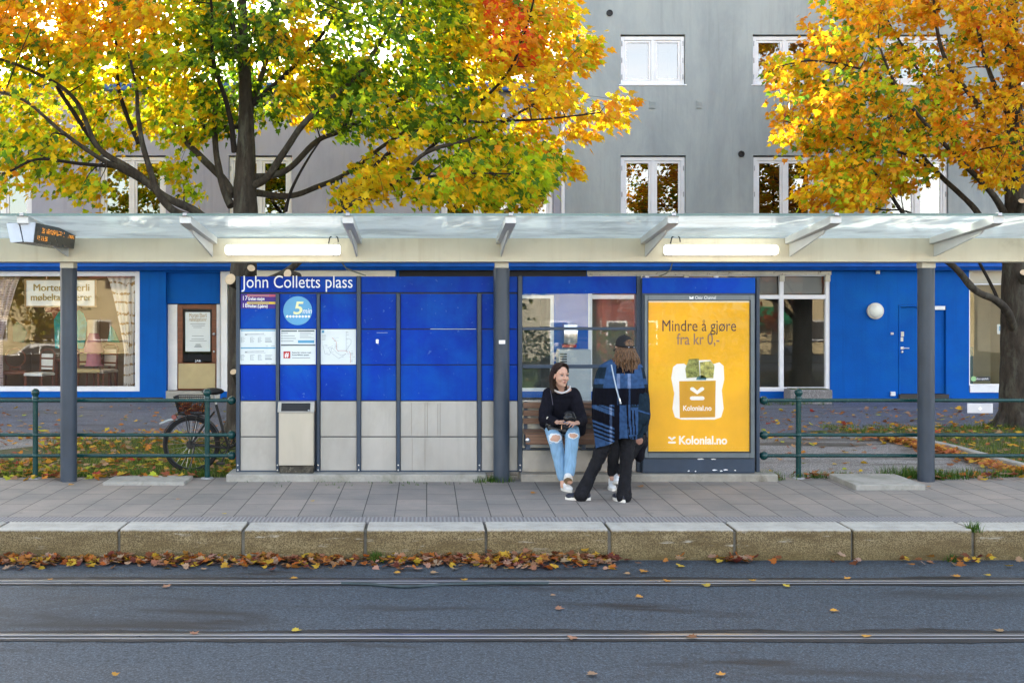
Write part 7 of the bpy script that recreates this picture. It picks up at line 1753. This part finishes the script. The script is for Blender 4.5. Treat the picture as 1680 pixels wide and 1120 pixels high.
def far_tree(x, y, h, r_, cols, label, seed):
    rn = random.Random(seed); t = thing('street_tree', (x, y, GZ), label, 'tree', 'trees across the street'); L = Leaves(LEAF_S); q = MB()
    q.tube([(x, y, GZ), (x+.1, y, GZ+h*.4), (x, y, GZ+h*.85)], [.25, .18, .05], 10)
    for k in range(16):
        a = rn.uniform(0, 6.28); d = rn.uniform(.5, .95); e = Vector((x + math.cos(a)*r_*d, y + math.sin(a)*r_*d, GZ + h*rn.uniform(.4, .95))); q.tube(smooth_path([Vector((x, y, GZ+h*rn.uniform(.25, .55))), Vector((x, y, GZ+h*.6)).lerp(e, .5), e], 3), [.07 - .009*i for i in range(7)], 5)
    q.build('trunk', bark_m, t); cl = []
    for k in range(95):
        v = Vector((rn.gauss(0, 1), rn.gauss(0, 1), rn.gauss(0, 1))).normalized() * rn.random() ** .45; c = Vector((x + v.x*r_, y + v.y*r_, GZ + h*.62 + v.z*h*.38))
        for j in range(20):
            p = c + Vector((rn.gauss(0, .3), rn.gauss(0, .3), rn.gauss(0, .25))); L.leaf(p, rn.uniform(.2, .34), Vector((rn.uniform(-1, 1), rn.uniform(-1, 1), rn.uniform(-1, .2))), Vector((rn.uniform(-1, 1), rn.uniform(-1, 1), 1)), mixcol(rn, cols))
    L.build('crown', leaf_m, t)
RC = [((.4, .09, .03), 4), ((.5, .2, .04), 3), ((.25, .05, .03), 3)]
far_tree(8.8, -14, 8.6, 2.5, RC, 'rust-red tree opposite the grey building', 1); far_tree(12.6, -15, 8.2, 2.5, RC, 'second rust-red tree opposite the grey building', 2)
far_tree(18.3, -15, 8.0, 3.0, RC, 'dark red broad tree opposite the orange maple', 3); far_tree(-9, -17, 7.5, 3, [((.2, .25, .04), 3), ((.5, .4, .05), 2)], 'yellow-green tree opposite the shelter', 4)
far_tree(1.5, -19, 6, 2.6, [((.06, .12, .02), 3), ((.2, .22, .04), 1)], 'green bushy tree opposite the bench', 5); far_tree(-22, -18, 7, 3, [((.5, .36, .04), 3), ((.2, .25, .04), 2)], 'yellow tree opposite the furniture shop', 6)
def hedge(x0, x1, y, h, label, seed):
    rn = random.Random(seed); L = Leaves(LEAF_S)
    for k in range(int((x1-x0) * 260)):
        p = Vector((rn.uniform(x0, x1), y + rn.gauss(0, .3), GZ + h * rn.random() ** .7)); L.leaf(p, rn.uniform(.1, .2), Vector((rn.uniform(-1, 1), rn.uniform(-1, 1), rn.uniform(-1, 1))), Vector((rn.uniform(-1, 1), 1, rn.uniform(-1, 1))), mixcol(rn, [((.06, .12, .02), 4), ((.12, .2, .03), 2), ((.3, .25, .04), .6)]))
    o = L.build('hedge', leaf_m); tag(o, label, 'hedge')
hedge(-13, 14, -24, 2.3, 'green hedge across the street before the red house', 1)
lw = sheet('lawn', [(-40, -34), (16, -34), (16, -16), (-40, -16)], GZ + .03, pbr('lawn_green', (.1, .2, .03), .9, var=.3, scale=3))
def car(cx, cy, col, label, hatch=True, rz=0, z=GZ):
    t = thing('parked_car', (cx, cy, z), label, 'car', 'cars parked across the street'); Rz = Matrix.Rotation(rz, 3, 'Z')
    tr_ = lambda vs: [tuple(Rz @ Vector(v) + Vector((cx, cy, z))) for v in vs]
    paint = pbr('car_paint', col, .25, var=.03, coat=.6)
    prof = [(-2.1, .35), (-2.15, .6), (-2.0, .8), (-1.1, .92), (-.95, .95), (1.9, .97), (2.1, .9), (2.15, .5), (2.1, .32)]
    q = MB(); n = len(prof)
    vs = [(a, -.85 + (.06 if b_ > .9 else 0), b_) for a, b_ in prof] + [(a, .85 - (.06 if b_ > .9 else 0), b_) for a, b_ in prof]
    q.add(tr_(vs), [tuple(range(n)), tuple(range(2*n-1, n-1, -1))] + [(i, (i+1) % n, (i+1) % n + n, i + n) for i in range(n)]); q.build('body', paint, t, bevel=.05)
    cab = [(-.95, .9), (-.3, 1.42), (.2, 1.48), (1.3, 1.42), (1.95, .92)]; q = MB(); n = 5
    vs = [(a, -.78 + (.16 if b_ > 1 else 0), b_) for a, b_ in cab] + [(a, .78 - (.16 if b_ > 1 else 0), b_) for a, b_ in cab]
    q.add(tr_(vs), [tuple(range(n)), tuple(range(2*n-1, n-1, -1))] + [(i, (i+1) % n, (i+1) % n + n, i + n) for i in range(n)]); q.build('cabin', paint, t, bevel=.04)
    q = MB()
    for s in (-1, 1):
        for w_ in ([(-.75, .95), (-.25, 1.34), (.28, 1.38), (.28, .97)], [(.36, .97), (.36, 1.38), (1.2, 1.33), (1.65, .98)]):
            q.add(tr_([(a, s*(.795 - .16*(b_ - .9)/.5), b_) for a, b_ in w_]), [(0, 1, 2, 3)])
    q.build('window', pbr('car_glass', (.03, .04, .05), .05), t)
    for a in (-1.3, 1.3):
        for s in (-1, 1):
            q = MB(); ring = [(r_, h_) for r_, h_ in ((.001, .0), (.2, .02), (.31, .02), (.32, -.1), (.3, -.18))]
            vs = []; s0 = MB(); s0.lathe([(r_, s*h_) for r_, h_ in ring], (0, 0, 0), 24, axis='y'); q.add(tr_([(v[0]+a, v[1]+s*.84, v[2]+.32) for v in s0.v]), s0.f, 0, True); q.build('wheel', M['dark'], t)
car(-19.6, -11, (.7, .72, .72), 'white car parked across the street'); car(17.5, -8.5, (.02, .03, .05), 'dark blue car parked across the street', rz=R(60)); car(23.5, -10.5, (.1, .16, .2), 'grey-blue car parked across the street')
